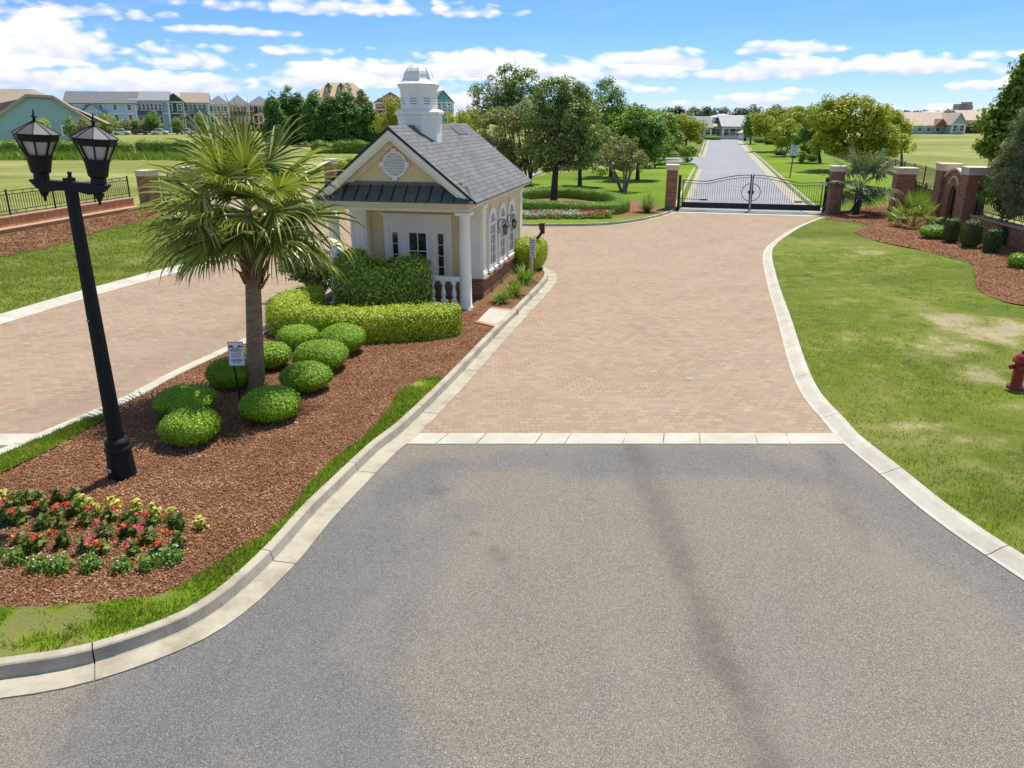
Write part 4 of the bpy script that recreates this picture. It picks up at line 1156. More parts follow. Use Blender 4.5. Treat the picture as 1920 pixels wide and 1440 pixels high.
one(lambda b: lines(b, [(.938, .06), (.915, .10), (.895, .085)], .012), 'black_print', M['ink'], pn, M=pm)
one(lambda b: lines(b, [(.86, .08), (.84, .085), (.82, .08), (.80, .085), (.78, .07)], .012), 'red_print', M['pale_red_ink'], pn, M=pm)
one(lambda b: lines(b, [(.735, .10), (.715, .09), (.685, .06)], .014), 'black_print', M['ink'], pn, M=pm)

# ------------------------------------------------------------------ bedding plants
def herb(name, mat, h, r, n, leaf, seed, up=.4):
    r2 = np.random.default_rng(seed)
    d = unit(r2.normal(size=(n, 3)) + np.array([0, 0, .5])); d[:, 2] = np.abs(d[:, 2])
    P = d * r2.uniform(.35, 1, (n, 1)) * np.array([r, r, h]); N = unit(d * .5 + np.array([0, 0, up]) + r2.normal(size=(n, 3)) * .4)
    V, F = leaf_quads(P, N, leaf, leaf * .7, r2)
    return np_mesh(name, V, F, M[mat])
beg = [herb('foliage', 'begonia_leaf', .18, .095, 60, .07, s) for s in range(4)]
def bloom(mat, seed, h=.17, r=.06, n=12, c=(0, 0)):
    r2 = np.random.default_rng(seed); P = np.stack([r2.normal(c[0], r * .55, n), r2.normal(c[1], r * .55, n), h * r2.uniform(.75, 1.12, n)], 1)
    N = unit(np.array([0, -.3, 1.0]) + r2.normal(size=(n, 3)) * .5)
    V, F = leaf_quads(P, N, .04, .034, r2); return np_mesh('blossom', V, F, M[mat])
blo = {c: [bloom('bloom_' + c, s, c=(.05 * math.cos(s * 2), -.05)) for s in range(3)] for c in ('red', 'pink', 'orange')}
def zb(p): return (p[0] / 4, 880 + p[1] / 4)
BEG = [((60, 320), 'red'), ((110, 290), 0), ((190, 260), 0), ((270, 270), 0), ((280, 360), 'red'), ((400, 270), 0), ((400, 380), 'red'), ((540, 270), 0), ((540, 370), 'red'), ((655, 380), 'red'), ((20, 440), 0), ((130, 430), 'red'), ((300, 480), 0),
       ((430, 480), 0), ((620, 440), 0), ((810, 410), 'red'), ((950, 440), 0), ((1120, 430), 'red'), ((120, 580), 'orange'), ((250, 610), 0), ((450, 600), 'orange'), ((610, 640), 'pink'), ((760, 540), 'pink'), ((740, 650), 'red'), ((945, 520), 'red'), ((965, 660), 'pink'),
       ((1090, 560), 'pink'), ((1165, 650), 'red'), ((1310, 480), 0), ((1310, 610), 'orange'), ((215, 640), 'red'), ((30, 360), 'pink')]
rows = {'red': 'dark leaved begonia with red blossoms in the front flower bed', 'pink': 'begonia with bright pink blossoms in the front flower bed', 'orange': 'bronze leaved begonia with orange red blossoms in the front flower bed', 0: 'green leaved begonia without open blossoms in the front flower bed'}
grp = {'red': 'red begonias in the front bed', 'pink': 'pink begonias in the front bed', 'orange': 'orange begonias in the front bed', 0: 'unopened begonias in the front bed'}
for i, (p, c) in enumerate(BEG):
    px, py = zb(p); x, y = at(px, py, .12)
    t = link(bpy.data.objects.new('begonia', beg[i % 4])); t.location = (x, y + .07, .11); s_ = rnd.uniform(.95, 1.35); t.scale = (s_, s_, s_ * rnd.uniform(.9, 1.2)); t.rotation_euler = (0, 0, rnd.uniform(-.6, .6))
    tag(t, rows[c], 'flower', grp[c])
    if c: link(bpy.data.objects.new('blossom', blo[c][i % 3]), t)
cole = [herb('foliage', 'coleus', .19, .085, 80, .06, 20 + s, .7) for s in range(3)]
for i, p in enumerate([(610, 285), (680, 320), (840, 335), (1015, 335), (1150, 355), (1290, 390), (1500, 450), (-20, 230)]):
    px, py = zb(p); x, y = at(px, py, .12)
    t = link(bpy.data.objects.new('coleus', cole[i % 3])); t.location = (x, y + .04, .11); s_ = rnd.uniform(1.1, 1.4) * (1.25 if i == 2 else 1); t.scale = (s_, s_, s_); t.rotation_euler = (0, 0, rnd.uniform(0, 6))
    lb = {6: 'pale yellow leafed bedding plant standing alone at the right end', 2: 'tallest pale yellow bedding plant below the lamp post', 7: 'pale yellow bedding plant cut by the left picture edge'}.get(i, 'pale yellow leafed bedding plant in the back row of the flower bed')
    tag(t, lb, 'flower', None if i in (2, 6, 7) else 'yellow bedding plants in the back row')
ang = [herb('foliage', 'angelonia', .17, .15, 190, .042, 40 + s) for s in range(3)]
def wdots(seed):
    r2 = np.random.default_rng(seed); n = 12; a = r2.uniform(0, 6.28, n); q = r2.uniform(.3, 1, n)
    P = np.stack([np.cos(a) * q * .15, np.sin(a) * q * .15, .17 * (1.05 - .55 * q) + .02], 1); N = unit(np.array([0, 0, 1.0]) + r2.normal(size=(n, 3)) * .5)
    V, F = leaf_quads(P, N, .022, .02, r2); return np_mesh('blossom', V, F, M['bloom_white'])
wd = [wdots(60 + s) for s in range(3)]
for i, p in enumerate([(70, 735), (240, 785), (410, 790), (650, 780), (875, 790), (1080, 775), (1245, 735), (-90, 690)]):
    px, py = zb(p); x, y = at(px, py, .12)
    t = link(bpy.data.objects.new('bedding_plant', ang[i % 3])); t.location = (x, y + .12, .11); s_ = rnd.uniform(.9, 1.15); t.scale = (s_, s_, s_ * 1.1); t.rotation_euler = (0, 0, rnd.uniform(0, 6))
    lb = {6: 'green bedding plant with white specks at the right end of the border', 4: 'sparsest green bedding plant of the front border row'}.get(i, 'bushy green bedding plant with tiny white flowers along the bed front')
    tag(t, lb, 'flower', None if i in (4, 6) else 'green border plants along the bed front')
    link(bpy.data.objects.new('blossom', wd[i % 3]), t)

# ------------------------------------------------------------------ hydrant
hx, hy = at(1904, 727, .1)
hyd = empty('fire_hydrant', (hx, hy, .09), math.radians(-15), 'dark red fire hydrant on worn grass at the right picture edge', 'hydrant')
HR = M['hydrant_red']
one(lambda b: b.lathe([(.155, 0), (.16, .015), (.16, .05), (.115, .065), (.105, .09)], 20), 'base_flange', HR, hyd)
one(lambda b: b.lathe([(.105, .06), (.10, .12), (.098, .50), (.105, .52)], 20), 'barrel', HR, hyd)
one(lambda b: b.lathe([(.105, .515), (.15, .53), (.15, .565), (.125, .575), (.118, .62), (.09, .665), (.045, .69), (.04, .70)], 20), 'bonnet', HR, hyd)
one(lambda b: b.lathe([(.028, .69), (.026, .74)], 5, smooth=False), 'operating_nut', M['gate_black'], hyd)
for a_ in (0, 180, 270):
    mm = Matrix.Rotation(math.radians(a_), 4, 'Z') @ Matrix.Translation((.09, 0, .42)) @ Matrix.Rotation(PI / 2, 4, 'Y')
    R_ = .065 if a_ == 270 else .045
    nz = one(lambda b: b.lathe([(R_ * .9, 0), (R_ * .9, .05), (R_ * 1.15, .055), (R_ * 1.15, .085), (R_ * .5, .092)], 14), 'nozzle_cap', HR, hyd, M=mm)
    one(lambda b: b.lathe([(.016, .09), (.015, .115)], 5, smooth=False), 'cap_nut', HR, nz, M=mm)
def flange_bolts(b):
    for k in range(8):
        a = k * PI / 4; b.lathe([(.012, .555), (.012, .585)], 6, (.135 * math.cos(a), .135 * math.sin(a)))
one(flange_bolts, 'bolts', HR, hyd)
# ------------------------------------------------------------------ guardhouse (x along the front, y to the back)
GA = math.radians(12.6); GO = Vector((-1.2265, 20.231, 0)) - 1.824 * Vector((math.cos(GA), -math.sin(GA), 0))
gh = empty('guardhouse', (GO.x, GO.y, 0), -GA, 'small cream guardhouse with grey shingle roof, white porch columns and white cupola', 'guardhouse')
def GW(x, y, z=0):   # guardhouse to world
    c, s = math.cos(GA), math.sin(GA); return (GO.x + x * c + y * s, GO.y - x * s + y * c, z)
WH = M['white']; WW = M['warm_white']
one(lambda b: (b.box(-2.05, 2.05, -.28, 1.28, -.05, .10), b.box(2.05, 2.16, -.28, 1.0, -.05, .085)), 'porch_floor', M['red_brick'], gh)
# brick plinth with projecting rowlock course
def plinth(b):
    b.box(-1.96, 1.96, 1.335, 6.62, -.05, .60)
one(plinth, 'brick_base', M['red_brick'], gh)
one(lambda b: b.box(-2.01, 2.01, 1.285, 6.67, .60, .665), 'base_course', M['red_brick'], gh, bevel=.008)
YW = 1.55      # porch wall
one(lambda b: (b.box(-1.90, 1.90, YW, 6.56, .665, 2.72)), 'wall', M['cream'], gh)
# corner pilasters, panelled
def pilaster(b, x0, x1, y0, y1, fx=None, fy=None):
    b.box(x0, x1, y0, y1, .665, 2.70)
    b.box(x0 - .03, x1 + .03, y0 - .03, y1 + .03, .665, .80); b.box(x0 - .015, x1 + .015, y0 - .015, y1 + .015, .80, .86)
    b.box(x0 - .02, x1 + .02, y0 - .02, y1 + .02, 2.34, 2.39); b.box(x0 - .04, x1 + .04, y0 - .04, y1 + .04, 2.60, 2.70)
def pframe(b, x0, x1, y):
    for a, c, d, e in ((x0 + .07, x0 + .10, .95, 2.26), (x1 - .10, x1 - .07, .95, 2.26), (x0 + .10, x1 - .10, .95, .98), (x0 + .10, x1 - .10, 2.23, 2.26)): b.box(a, c, y - .018, y, d, e)
for s in (-1, 1):
    x0, x1 = sorted((s * 1.46, s * 1.955))
    o = one(lambda b: pilaster(b, x0, x1, 1.34, 1.72), 'pilaster', WW, gh, bevel=.006)
    one(lambda b: pframe(b, x0, x1, 1.34), 'panel_mould', WW, o)
for x0 in (1.62, -1.955): one(lambda b: pilaster(b, x0, x0 + .335, 6.30, 6.62), 'pilaster', WW, gh, bevel=.006)
# columns
for s in (-1, 1):
    one(lambda b: (b.box(s * 1.824 - .20, s * 1.824 + .20, -.20, .20, .0, .13), b.lathe([(.19, .13), (.195, .16), (.18, .19), (.16, .21), (.158, .8), (.150, 1.7), (.135, 2.46), (.15, 2.48), (.15, 2.50), (.138, 2.52), (.145, 2.55), (.18, 2.585)], 28, (s * 1.824, 0)), b.box(s * 1.824 - .20, s * 1.824 + .20, -.20, .20, 2.585, 2.66)), 'column', WH, gh)
# entablature on columns and walls
CT_ = M['cream_trim']
def entab(b):
    b.box(-1.98, 1.98, -.17, .17, 2.665, 2.90)
    b.box(1.70, 1.98, .17, 6.62, 2.705, 2.90); b.box(-1.98, -1.70, .17, 6.62, 2.705, 2.90)
one(entab, 'entablature', CT_, gh, bevel=.006)
one(lambda b: (b.box(-2.0, 2.0, -.19, -.17, 2.72, 2.75), b.box(1.98, 2.0, -.17, 6.62, 2.73, 2.76)), 'moulding', CT_, gh)
one(lambda b: b.box(-1.70, 1.70, .17, YW, 2.70, 2.74), 'porch_ceiling', CT_, gh)
def eaves(b):
    for s in (-1, 1):
        b.prism([(s * 1.98, 2.80), (s * 2.20, 2.845), (s * 2.20, 2.90), (s * 1.98, 2.90)], -.30, 6.80, 'y')
one(eaves, 'eaves_cornice', CT_, gh)
# main roof
RE, RR, EX = 2.895, 4.69, 2.245
sl = (RR - RE) / EX
def roof(b):
    for s in (-1, 1):
        b.prism([(0, RR), (s * EX, RE), (s * EX, RE + .05), (0, RR + .055)], -.36, 6.85, 'y')
rf = one(roof, 'roof', M['shingles'], gh)
one(lambda b: b.prism([(-.15, RR - .15 * sl + .062), (0, RR + .075), (.15, RR - .15 * sl + .062), (.15, RR - .15 * sl + .05), (0, RR + .05), (-.15, RR - .15 * sl + .05)], -.36, 6.85, 'y'), 'ridge_cap', M['shingles'], rf)
def drip(b):
    for s in (-1, 1):
        b.prism([(0, RR + .058), (s * EX, RE + .052), (s * EX, RE - .02), (0, RR - .02)], -.385, -.362, 'y')
one(drip, 'roof_edge', M['gate_black'], rf)
one(lambda b: b.prism([(.10, RR - .10 * sl + .05), (.40, RR - .40 * sl + .05), (.38, RR - .38 * sl + .085), (.10, RR - .10 * sl + .085)], 4.6, 5.6, 'y'), 'roof_vent', M['cap_grey'], rf)
# gable front: tympanum, rake mouldings
one(lambda b: b.prism([(-1.62, 3.36), (1.62, 3.36), (0, RR - .06)], 0.0, .12, 'y'), 'gable', M['cream'], gh)
def rake(b, d0, d1, y0, y1):
    for s in (-1, 1):
        b.prism([(0, RR - d0 * 1.25), (s * EX, RE - d0 * 1.25), (s * (EX - .02), RE - d1 * 1.25 + .01), (0, RR - d1 * 1.25)], y0, y1, 'y')
RK = ((.0, .13, -.355), (.13, .17, -.335), (.17, .27, -.32), (.27, .31, -.10), (.31, .40, -.05))
def rakes(b, bands=RK[:2]):
    for s in (-1, 1):
        for d0, d1, y0 in bands:
            z1 = 3.37 if d0 > .2 else RE - d0
            def X(d, z): return (RR - d - z) / sl
            top = (0, RR - d0); bot = (0, RR - d1)
            zb_ = max(RE + .0, 2.93) if d0 < .17 else 3.05 if d0 < .27 else 3.36
            b.prism([top, (s * X(d0, zb_), zb_), (s * X(d1, zb_), zb_), bot], y0, .0, 'y')
one(rakes, 'rake_trim', WW, gh)
one(lambda b: rakes(b, RK[2:]), 'rake_soffit', CT_, gh)
# round gable vent with four keys
def ventring(b):
    b.lathe([(.335, 0), (.345, .01), (.345, .05), (.31, .065), (.285, .05), (.27, .02), (.27, 0)], 36, M=Matrix.Translation((0, -.002, 3.82)) @ Matrix.Rotation(PI / 2, 4, 'X'))
    for k in range(4):
        m_ = Matrix.Translation((0, 0, 3.82)) @ Matrix.Rotation(k * PI / 2, 4, 'Y')
        b.box(-.065, .065, -.085, -.004, .285, .40, m_)
gv = one(ventring, 'gable_vent', WH, gh)
def louv(b):
    for k in range(7):
        z = 3.60 + k * .072; hw = math.sqrt(max(.01, .275 ** 2 - (z + .02 - 3.82) ** 2))
        b.prism([(-.045, z), (-.012, z + .05), (-.006, z + .05), (-.038, z - .004)], -hw, hw, 'x')
one(louv, 'louvre', WH, gv)
one(lambda b: b.lathe([(.28, 0), (.28, .03)], 32, M=Matrix.Translation((0, -.004, 3.82)) @ Matrix.Rotation(PI / 2, 4, 'X')), 'backing', M['vent_shade'], gv)  # grey disc paints in the shade between the louvres
# standing seam awning across the front
AZ0, AZ1, AY0, AY1 = 2.93, 3.30, -.46, -.03
def awn(b):
    b.add([(-2.2, AY0, AZ0), (2.2, AY0, AZ0), (1.95, AY1, AZ1), (-1.95, AY1, AZ1), (-2.2, AY0, AZ0 - .03), (2.2, AY0, AZ0 - .03), (1.95, AY1, AZ0 - .03), (-1.95, AY1, AZ0 - .03)],
          [(0, 1, 2, 3), (4, 7, 6, 5), (0, 4, 5, 1), (1, 5, 6, 2), (2, 6, 7, 3), (3, 7, 4, 0)])
aw = one(awn, 'awning', M['seam_metal'], gh)
def seams(b):
    for k in range(-6, 7):
        x = k * .335; b.bar((x, AY0 + .0, AZ0 + .012), (x * .92 if abs(k) > 5 else x, AY1, AZ1 + .012), .018, .035)
one(seams, 'seam', M['gate_black'], aw)
one(lambda b: b.box(-1.78, 1.78, -.045, 0.0, 3.29, 3.385), 'flashing', M['seam_metal'], aw)
one(lambda b: b.box(-2.2, 2.2, AY0 - .012, AY0 + .15, 2.895, 2.905), 'fascia', CT_, aw)
# door with sidelights
dr = one(lambda b: (b.box(-1.0, -.86, YW - .07, YW, .10, 2.06), b.box(.86, 1.0, YW - .07, YW, .10, 2.06), b.box(-1.0, 1.0, YW - .08, YW, 2.06, 2.33),
                    b.prism([(-1.0, 2.33), (1.0, 2.33), (1.08, 2.41), (-1.08, 2.41)], YW - .16, YW, 'y'), b.box(-.86, .86, YW - .055, YW, 1.97, 2.06),
                    b.box(-.50, -.40, YW - .06, YW, .10, 1.97), b.box(.40, .50, YW - .06, YW, .10, 1.97)), 'door_surround', WW, gh, bevel=.005)
dd = one(lambda b: (b.box(-.40, .40, YW - .04, YW - .004, .10, 1.97), b.box(-.30, .30, YW - .05, YW - .04, .22, .72)), 'door', WW, gh)
one(lambda b: b.box(-.25, .25, YW - .044, YW - .036, .85, 1.86), 'pane', M['glass'], dd)
one(lambda b: (b.box(-.012, .012, YW - .056, YW - .044, .85, 1.86), b.box(-.25, .25, YW - .056, YW - .044, 1.34, 1.365), b.box(-.28, -.25, YW - .056, YW - .04, .82, 1.89), b.box(.25, .28, YW - .056, YW - .04, .82, 1.89), b.box(-.25, .25, YW - .056, YW - .04, 1.86, 1.89), b.box(-.25, .25, YW - .056, YW - .04, .82, .85)), 'muntin', WH, dd)
one(lambda b: (b.lathe([(.02, 0), (.02, .04), (.03, .045), (.03, .075), (.015, .085)], 12, M=Matrix.Translation((.335, YW - .04, 1.02)) @ Matrix.Rotation(PI / 2, 4, 'X'))), 'handle', M['steel'], dd)
for s in (-1, 1):
    sd_ = one(lambda b: b.box(*sorted((s * .50, s * .86)), YW - .03, YW - .003, .10, 1.97), 'sidelight', WW, gh)
    one(lambda b: b.box(*sorted((s * .60, s * .76)), YW - .035, YW - .028, .30, 1.86), 'pane', M['glass'], sd_)
    def mn(b):
        for k in range(1, 5): b.box(*sorted((s * .60, s * .76)), YW - .045, YW - .035, .30 + k * .312 - .008, .30 + k * .312 + .008)
        for x in (.585, .76): b.box(*sorted((s * x, s * (x + .015))), YW - .045, YW - .03, .285, 1.875)
    one(mn, 'muntin', WH, sd_)
# porch railing
rl = one(lambda b: (b.box(-1.70, 1.70, -.075, .075, .88, .97), b.box(-1.68, 1.68, -.05, .05, .84, .88), b.box(-1.68, 1.68, -.055, .055, .16, .23)), 'railing', WH, gh, bevel=.01)
for k in range(11):
    x = -1.5 + k * .30
    one(lambda b: (b.box(x - .06, x + .06, -.06, .06, .23, .36), b.lathe([(.055, .36), (.04, .39), (.062, .46), (.066, .51), (.05, .60), (.032, .69), (.034, .73), (.055, .745), (.035, .76), (.055, .775)], 14, (x, 0)), b.box(x - .055, x + .055, -.055, .055, .775, .84)), 'baluster', WH, rl)
# arched side windows
def arch_poly(w, z0, z1, n=14):
    r = w / 2; zc = z1 - r
    return [(-r, z0), (r, z0)] + [(r * math.cos(PI * k / n), zc + r * math.sin(PI * k / n)) for k in range(n + 1)]
def ring_prism(b, outer, inner, x0, x1, yc):
    n = len(outer)
    vs = [(x, yc + p[0], p[1]) for x in (x0, x1) for p in outer] + [(x, yc + p[0], p[1]) for x in (x0, x1) for p in inner]
    fs = []
    for i in range(n):
        j = (i + 1) % n
        fs += [(n + i, n + j, 3 * n + j, 3 * n + i), (i, 2 * n + i, 2 * n + j, j), (i, j, n + j, n + i), (2 * n + i, 3 * n + i, 3 * n + j, 2 * n + j)]
    b.add(vs, fs)
for yc in (2.50, 3.73, 4.98):
    wn = one(lambda b: (ring_prism(b, arch_poly(.94, .72, 2.52), arch_poly(.60, .90, 2.36), 1.90, 1.965, yc), b.box(1.90, 2.0, yc - .50, yc + .50, .70, .78)), 'window', WH, gh)
    one(lambda b: b.prism([(yc + p[0], p[1]) for p in arch_poly(.62, .89, 2.37)], 1.902, 1.915, 'x'), 'pane', M['blind_glass'] if yc < 4.5 else M['glass'], wn)
    def mun(b):
        b.box(1.915, 1.945, yc - .015, yc + .015, .90, 2.06); b.box(1.912, 1.955, yc - .30, yc + .30, 2.03, 2.10)
        for z in (1.18, 1.46, 1.75): b.box(1.915, 1.94, yc - .30, yc + .30, z - .012, z + .012)
        for a in (45, 90, 135): b.bar((1.925, yc, 2.08), (1.925, yc + .29 * math.cos(math.radians(a)), 2.08 + .28 * math.sin(math.radians(a))), .018)
    one(mun, 'muntin', WH, wn)
# carriage lanterns on the side wall
for yc in (3.10, 4.34):
    SW = Matrix.Translation((1.93, yc, 1.85)) @ Matrix.Scale(.8, 4) @ Matrix.Translation((-1.93, -yc, -1.85))
    wl = one(lambda b: (b.box(1.902, 1.93, yc - .045, yc + .045, 1.62, 2.02), b.tube([(1.93, yc, 1.72), (2.02, yc, 1.68), (2.05, yc, 1.78), (1.97, yc, 1.95), (2.0, yc, 2.12), (2.12, yc, 2.20), (2.24, yc, 2.17), (2.28, yc, 2.08), (2.25, yc, 2.03)], .016, 6),
                        b.tube([(2.24, yc, 2.17), (2.20, yc, 2.09), (2.14, yc, 2.10)], .010, 5)), 'wall_lantern', BK, gh, M=SW)
    def body(b):
        b.lathe([(.012, 2.04), (.03, 2.0), (.06, 1.975), (.15, 1.88), (.155, 1.865), (.13, 1.86)], 8, (2.25, yc), smooth=False)
        for k in range(6):
            a = k * PI / 3; b.bar((2.25 + .125 * math.cos(a), yc + .125 * math.sin(a), 1.865), (2.25 + .075 * math.cos(a), yc + .075 * math.sin(a), 1.56), .016)
        b.lathe([(.01, 1.46), (.02, 1.49), (.03, 1.52), (.08, 1.545), (.085, 1.565), (.07, 1.57)], 8, (2.25, yc), smooth=False)
    SM = Matrix.Translation((2.25, yc, 2.03)) @ Matrix.Scale(.78, 4) @ Matrix.Translation((-2.25, -yc, -2.03))
    one(body, 'cage', BK, wl, M=SW @ SM)
    one(lambda b: b.lathe([(.066, 1.57), (.113, 1.86)], 6, (2.25, yc), smooth=False), 'glass', M['blind_glass'], wl, M=SW @ SM)
# cupola
CY = 2.07
def oc(b, prof): b.lathe([(r / math.cos(PI / 8), z) for r, z in prof], 8, (0, CY), rot=PI / 8, smooth=False)
cu = one(lambda b: (oc(b, [(.555, 4.05), (.555, 4.92)]), oc(b, [(.565, 4.90), (.575, 4.93), (.575, 5.0), (.615, 5.02), (.63, 5.05), (.63, 5.10), (.61, 5.115), (.50, 5.16)]),
                    oc(b, [(.465, 5.15), (.465, 5.70)]), oc(b, [(.475, 5.66), (.485, 5.70), (.505, 5.72), (.53, 5.77), (.535, 5.80), (.53, 5.82)])), 'cupola', WH, gh)
dm = one(lambda b: oc(b, [(.53, 5.815), (.47, 5.85), (.41, 5.90), (.375, 5.955), (.36, 6.0), (.345, 6.06), (.31, 6.14), (.25, 6.22), (.17, 6.28), (.09, 6.31), (.02, 6.322)]), 'dome', WH, cu)
def domer(b):
    for k in range(8):
        a = PI / 8 + k * PI / 4; q = 1 / math.cos(PI / 8)
        P = [(r * q * math.cos(a), CY + r * q * math.sin(a), z + .004) for r, z in ((.47, 5.85), (.41, 5.90), (.375, 5.955), (.345, 6.06), (.31, 6.14), (.25, 6.22), (.17, 6.28), (.09, 6.31))]
        b.tube(P, .012, 5)
one(domer, 'dome_rib', WH, dm)
for k in range(8):
    m_ = Matrix.Translation((0, CY, 0)) @ Matrix.Rotation(k * PI / 4, 4, 'Z')
    lo = one(lambda b: ring_prism(b, arch_poly(.25, 5.22, 5.61), arch_poly(.19, 5.255, 5.58), .460, .478, 0), 'louvre_frame', WH, cu, M=m_)
    one(lambda b: b.prism(arch_poly(.19, 5.255, 5.47, 8)[:2] + [(.095, 5.49), (-.095, 5.49)], .4655, .467, 'x'), 'opening', M['glass'], lo, M=m_)
    def lv(b):
        for q in range(4):
            z = 5.25 + q * .068
            b.prism([(.466, z + .04), (.482, z), (.486, z + .006), (.468, z + .05)], 0, 1, 'y') if False else b.add([(.467, -.095, z + .045), (.467, .095, z + .045), (.484, .095, z + .002), (.484, -.095, z + .002), (.467, -.095, z + .052), (.467, .095, z + .052), (.484, .095, z + .012), (.484, -.095, z + .012)], [(0, 1, 2, 3), (4, 7, 6, 5), (2, 6, 7, 3), (0, 3, 7, 4), (1, 5, 6, 2)])
    one(lv, 'louvre', WH, lo, M=m_)

# slab beside the porch
pad = [GW(2.17, -.20), GW(2.95, -.35), GW(2.95, .95), GW(2.17, 1.0)]
mb = MB()
k0 = pts((896, 601), (938, 611), (968, 583), (918, 578), z=.14)
mb.prism(k0, .0, .142, 'z'); mb.build('path', M['pale_concrete'])['kind'] = 'structure'
mb = MB()
for a, b_, w in ((k0[0], k0[1], -.16), (k0[2], k0[3], -.16)):
    d = Vector((b_[0] - a[0], b_[1] - a[1])).normalized(); n_ = (d.y, -d.x)
    mb.prism([a, b_, (b_[0] + n_[0] * .16, b_[1] + n_[1] * .16), (a[0] + n_[0] * .16, a[1] + n_[1] * .16)], 0, .146, 'z')
mb.build('path_edging', M['orange_brick'])['kind'] = 'structure'
# lilyturf clumps along the wall
def blade_clump(n, L, w, seed, droop=1.2, up=.7, nseg=4):
    r2 = random.Random(seed); V = []; Fq = []
    for i in range(n):
        a = r2.uniform(0, 2 * PI); e = r2.uniform(.25, 1.35)
        d = Vector((math.cos(a) * math.cos(e), math.sin(a) * math.cos(e), math.sin(e) * up + .15)).normalized()
        p = Vector((r2.uniform(-.08, .08), r2.uniform(-.08, .08), 0)); l = L * r2.uniform(.6, 1.15); s_ = Vector((-math.sin(a), math.cos(a), 0)); b = len(V)
        for q in range(nseg + 1):
            ww = w * (1 - (q / nseg) ** 1.6) * .5 + .001
            V += [p - s_ * ww, p + s_ * ww]; p = p + d * (l / nseg); d = (d + Vector((0, 0, -droop * (q + 1) / nseg / 2.2))).normalized()
        for q in range(nseg): Fq.append((b + 2 * q, b + 2 * q + 1, b + 2 * q + 3, b + 2 * q + 2))
    return [tuple(v) for v in V], Fq
for i, (px, py, sc, lab) in enumerate(((940, 566, .8, 'smallest strappy green clump beside the walkway slab'), (962, 553, 1.0, 'middle strappy green clump along the brick base'), (983, 529, 1.15, 'largest strappy green clump along the brick base, nearest the white sign'))):
    V, Fq = blade_clump(260, .62, .020, 50 + i)
    o = np_obj('lilyturf', V, Fq, M['liriope']); x, y = at(px, py, .13); o.location = (x, y, .12); o.scale = (sc,) * 3
    tag(o, lab, 'plant', 'strappy clumps along the guardhouse wall')
# hedge behind the sign
x, y = at(1000, 506, .12)
V, Fs = dome_shape(.52, .9, 1.02, 3, p=3.2, wob=.03, seed=5)
tag(clipped('hedge', V, Fs, M['lime_hedge'], 1600, .05, (x - .1, y + .35, .1), .02, .04, rz=-GA), 'yellow green clipped hedge at the island tip behind the white post sign', 'hedge')
# white post sign
x, y = at(996, 512, .13)
ps_ = empty('visitor_sign', (x, y, .11), math.radians(-40), 'white wooden post sign with small black lettering and arrow near the island tip', 'sign')
one(lambda b: (b.box(-.045, .045, -.045, .045, -.05, 1.18), b.box(-.052, .052, -.052, .052, 1.18, 1.20)), 'post', M['pale_timber'], ps_, bevel=.004)
pb = one(lambda b: b.box(-.02, .22, -.068, -.047, .55, 1.17), 'panel', M['sign_white'], ps_, bevel=.003)
def vis(b):
    r2 = random.Random(4)
    for z, h in ((1.09, .03), (1.02, .03), (.94, .026), (.87, .026), (.80, .026)):
        x = .01
        while x < .18: w = r2.uniform(.02, .05); b.box(x, min(.19, x + w), -.0705, -.068, z, z + h * .7); x += w + .012
    b.box(.092, .108, -.0705, -.068, .61, .70); b.add([(.06, -.0705, .70), (.14, -.0705, .70), (.10, -.0705, .75)], [(0, 1, 2)])
one(vis, 'lettering', M['ink'], pb)
# gooseneck card reader
x, y = at(1001, 505, .13); y += .25
cr_ = empty('card_reader', (x, y, .11), math.radians(-15), 'dark brown gooseneck card reader pedestal leaning out over the drive', 'card reader')
one(lambda b: (b.box(-.05, .05, -.04, .04, -.02, .88), b.bar((0, 0, .85), (.27, -.02, 1.22), .09, .08), b.bar((.265, -.02, 1.19), (.265, -.02, 1.34), .09, .08)), 'pedestal', M['brown_metal'], cr_)
one(lambda b: (b.box(.19, .34, -.10, .05, 1.33, 1.50), b.box(.33, .36, -.11, .06, 1.18, 1.52), b.prism([(.17, 1.50), (.37, 1.50), (.37, 1.535), (.17, 1.52)], -.12, .07, 'y')), 'reader_head', M['brown_metal'], cr_, bevel=.008)
one(lambda b: b.box(.21, .31, -.108, -.10, 1.37, 1.47), 'keypad', M['cap_grey'], cr_)

# ------------------------------------------------------------------ brick piers
def pier(x, y, rz, w, h, lab, name='brick_pier', cap=.30, z0=0, ov=.06):
    t = empty(name, (x, y, z0), rz, lab, 'brick pier')
    one(lambda b: b.box(-w / 2, w / 2, -w / 2, w / 2, -.05, h - cap), 'shaft', M['red_brick'], t)
    q = w / 2
    one(lambda b: (b.box(-q - ov * .5, q + ov * .5, -q - ov * .5, q + ov * .5, h - cap, h - cap * .35), b.box(-q - ov, q + ov, -q - ov, q + ov, h - cap * .35, h - cap * .08),
                   b.add([(-q - ov * .6, -q - ov * .6, h - cap * .08), (q + ov * .6, -q - ov * .6, h - cap * .08), (q + ov * .6, q + ov * .6, h - cap * .08), (-q - ov * .6, q + ov * .6, h - cap * .08), (0, 0, h)], [(0, 1, 4), (1, 2, 4), (2, 3, 4), (3, 0, 4)])), 'cap', M['cast_stone'], t, bevel=.012)
    return t
GZ = math.radians(-11.1)
gl = at(1256, 395); gr = at(1556, 403)
pier(gl[0], gl[1], GZ, .60, 2.50, 'slim brick pier with pale cap at the left end of the black gate')
pier(gr[0] + .12, gr[1], GZ, .66, 2.55, 'brick pier at the right end of the black gate, behind the grey palm')

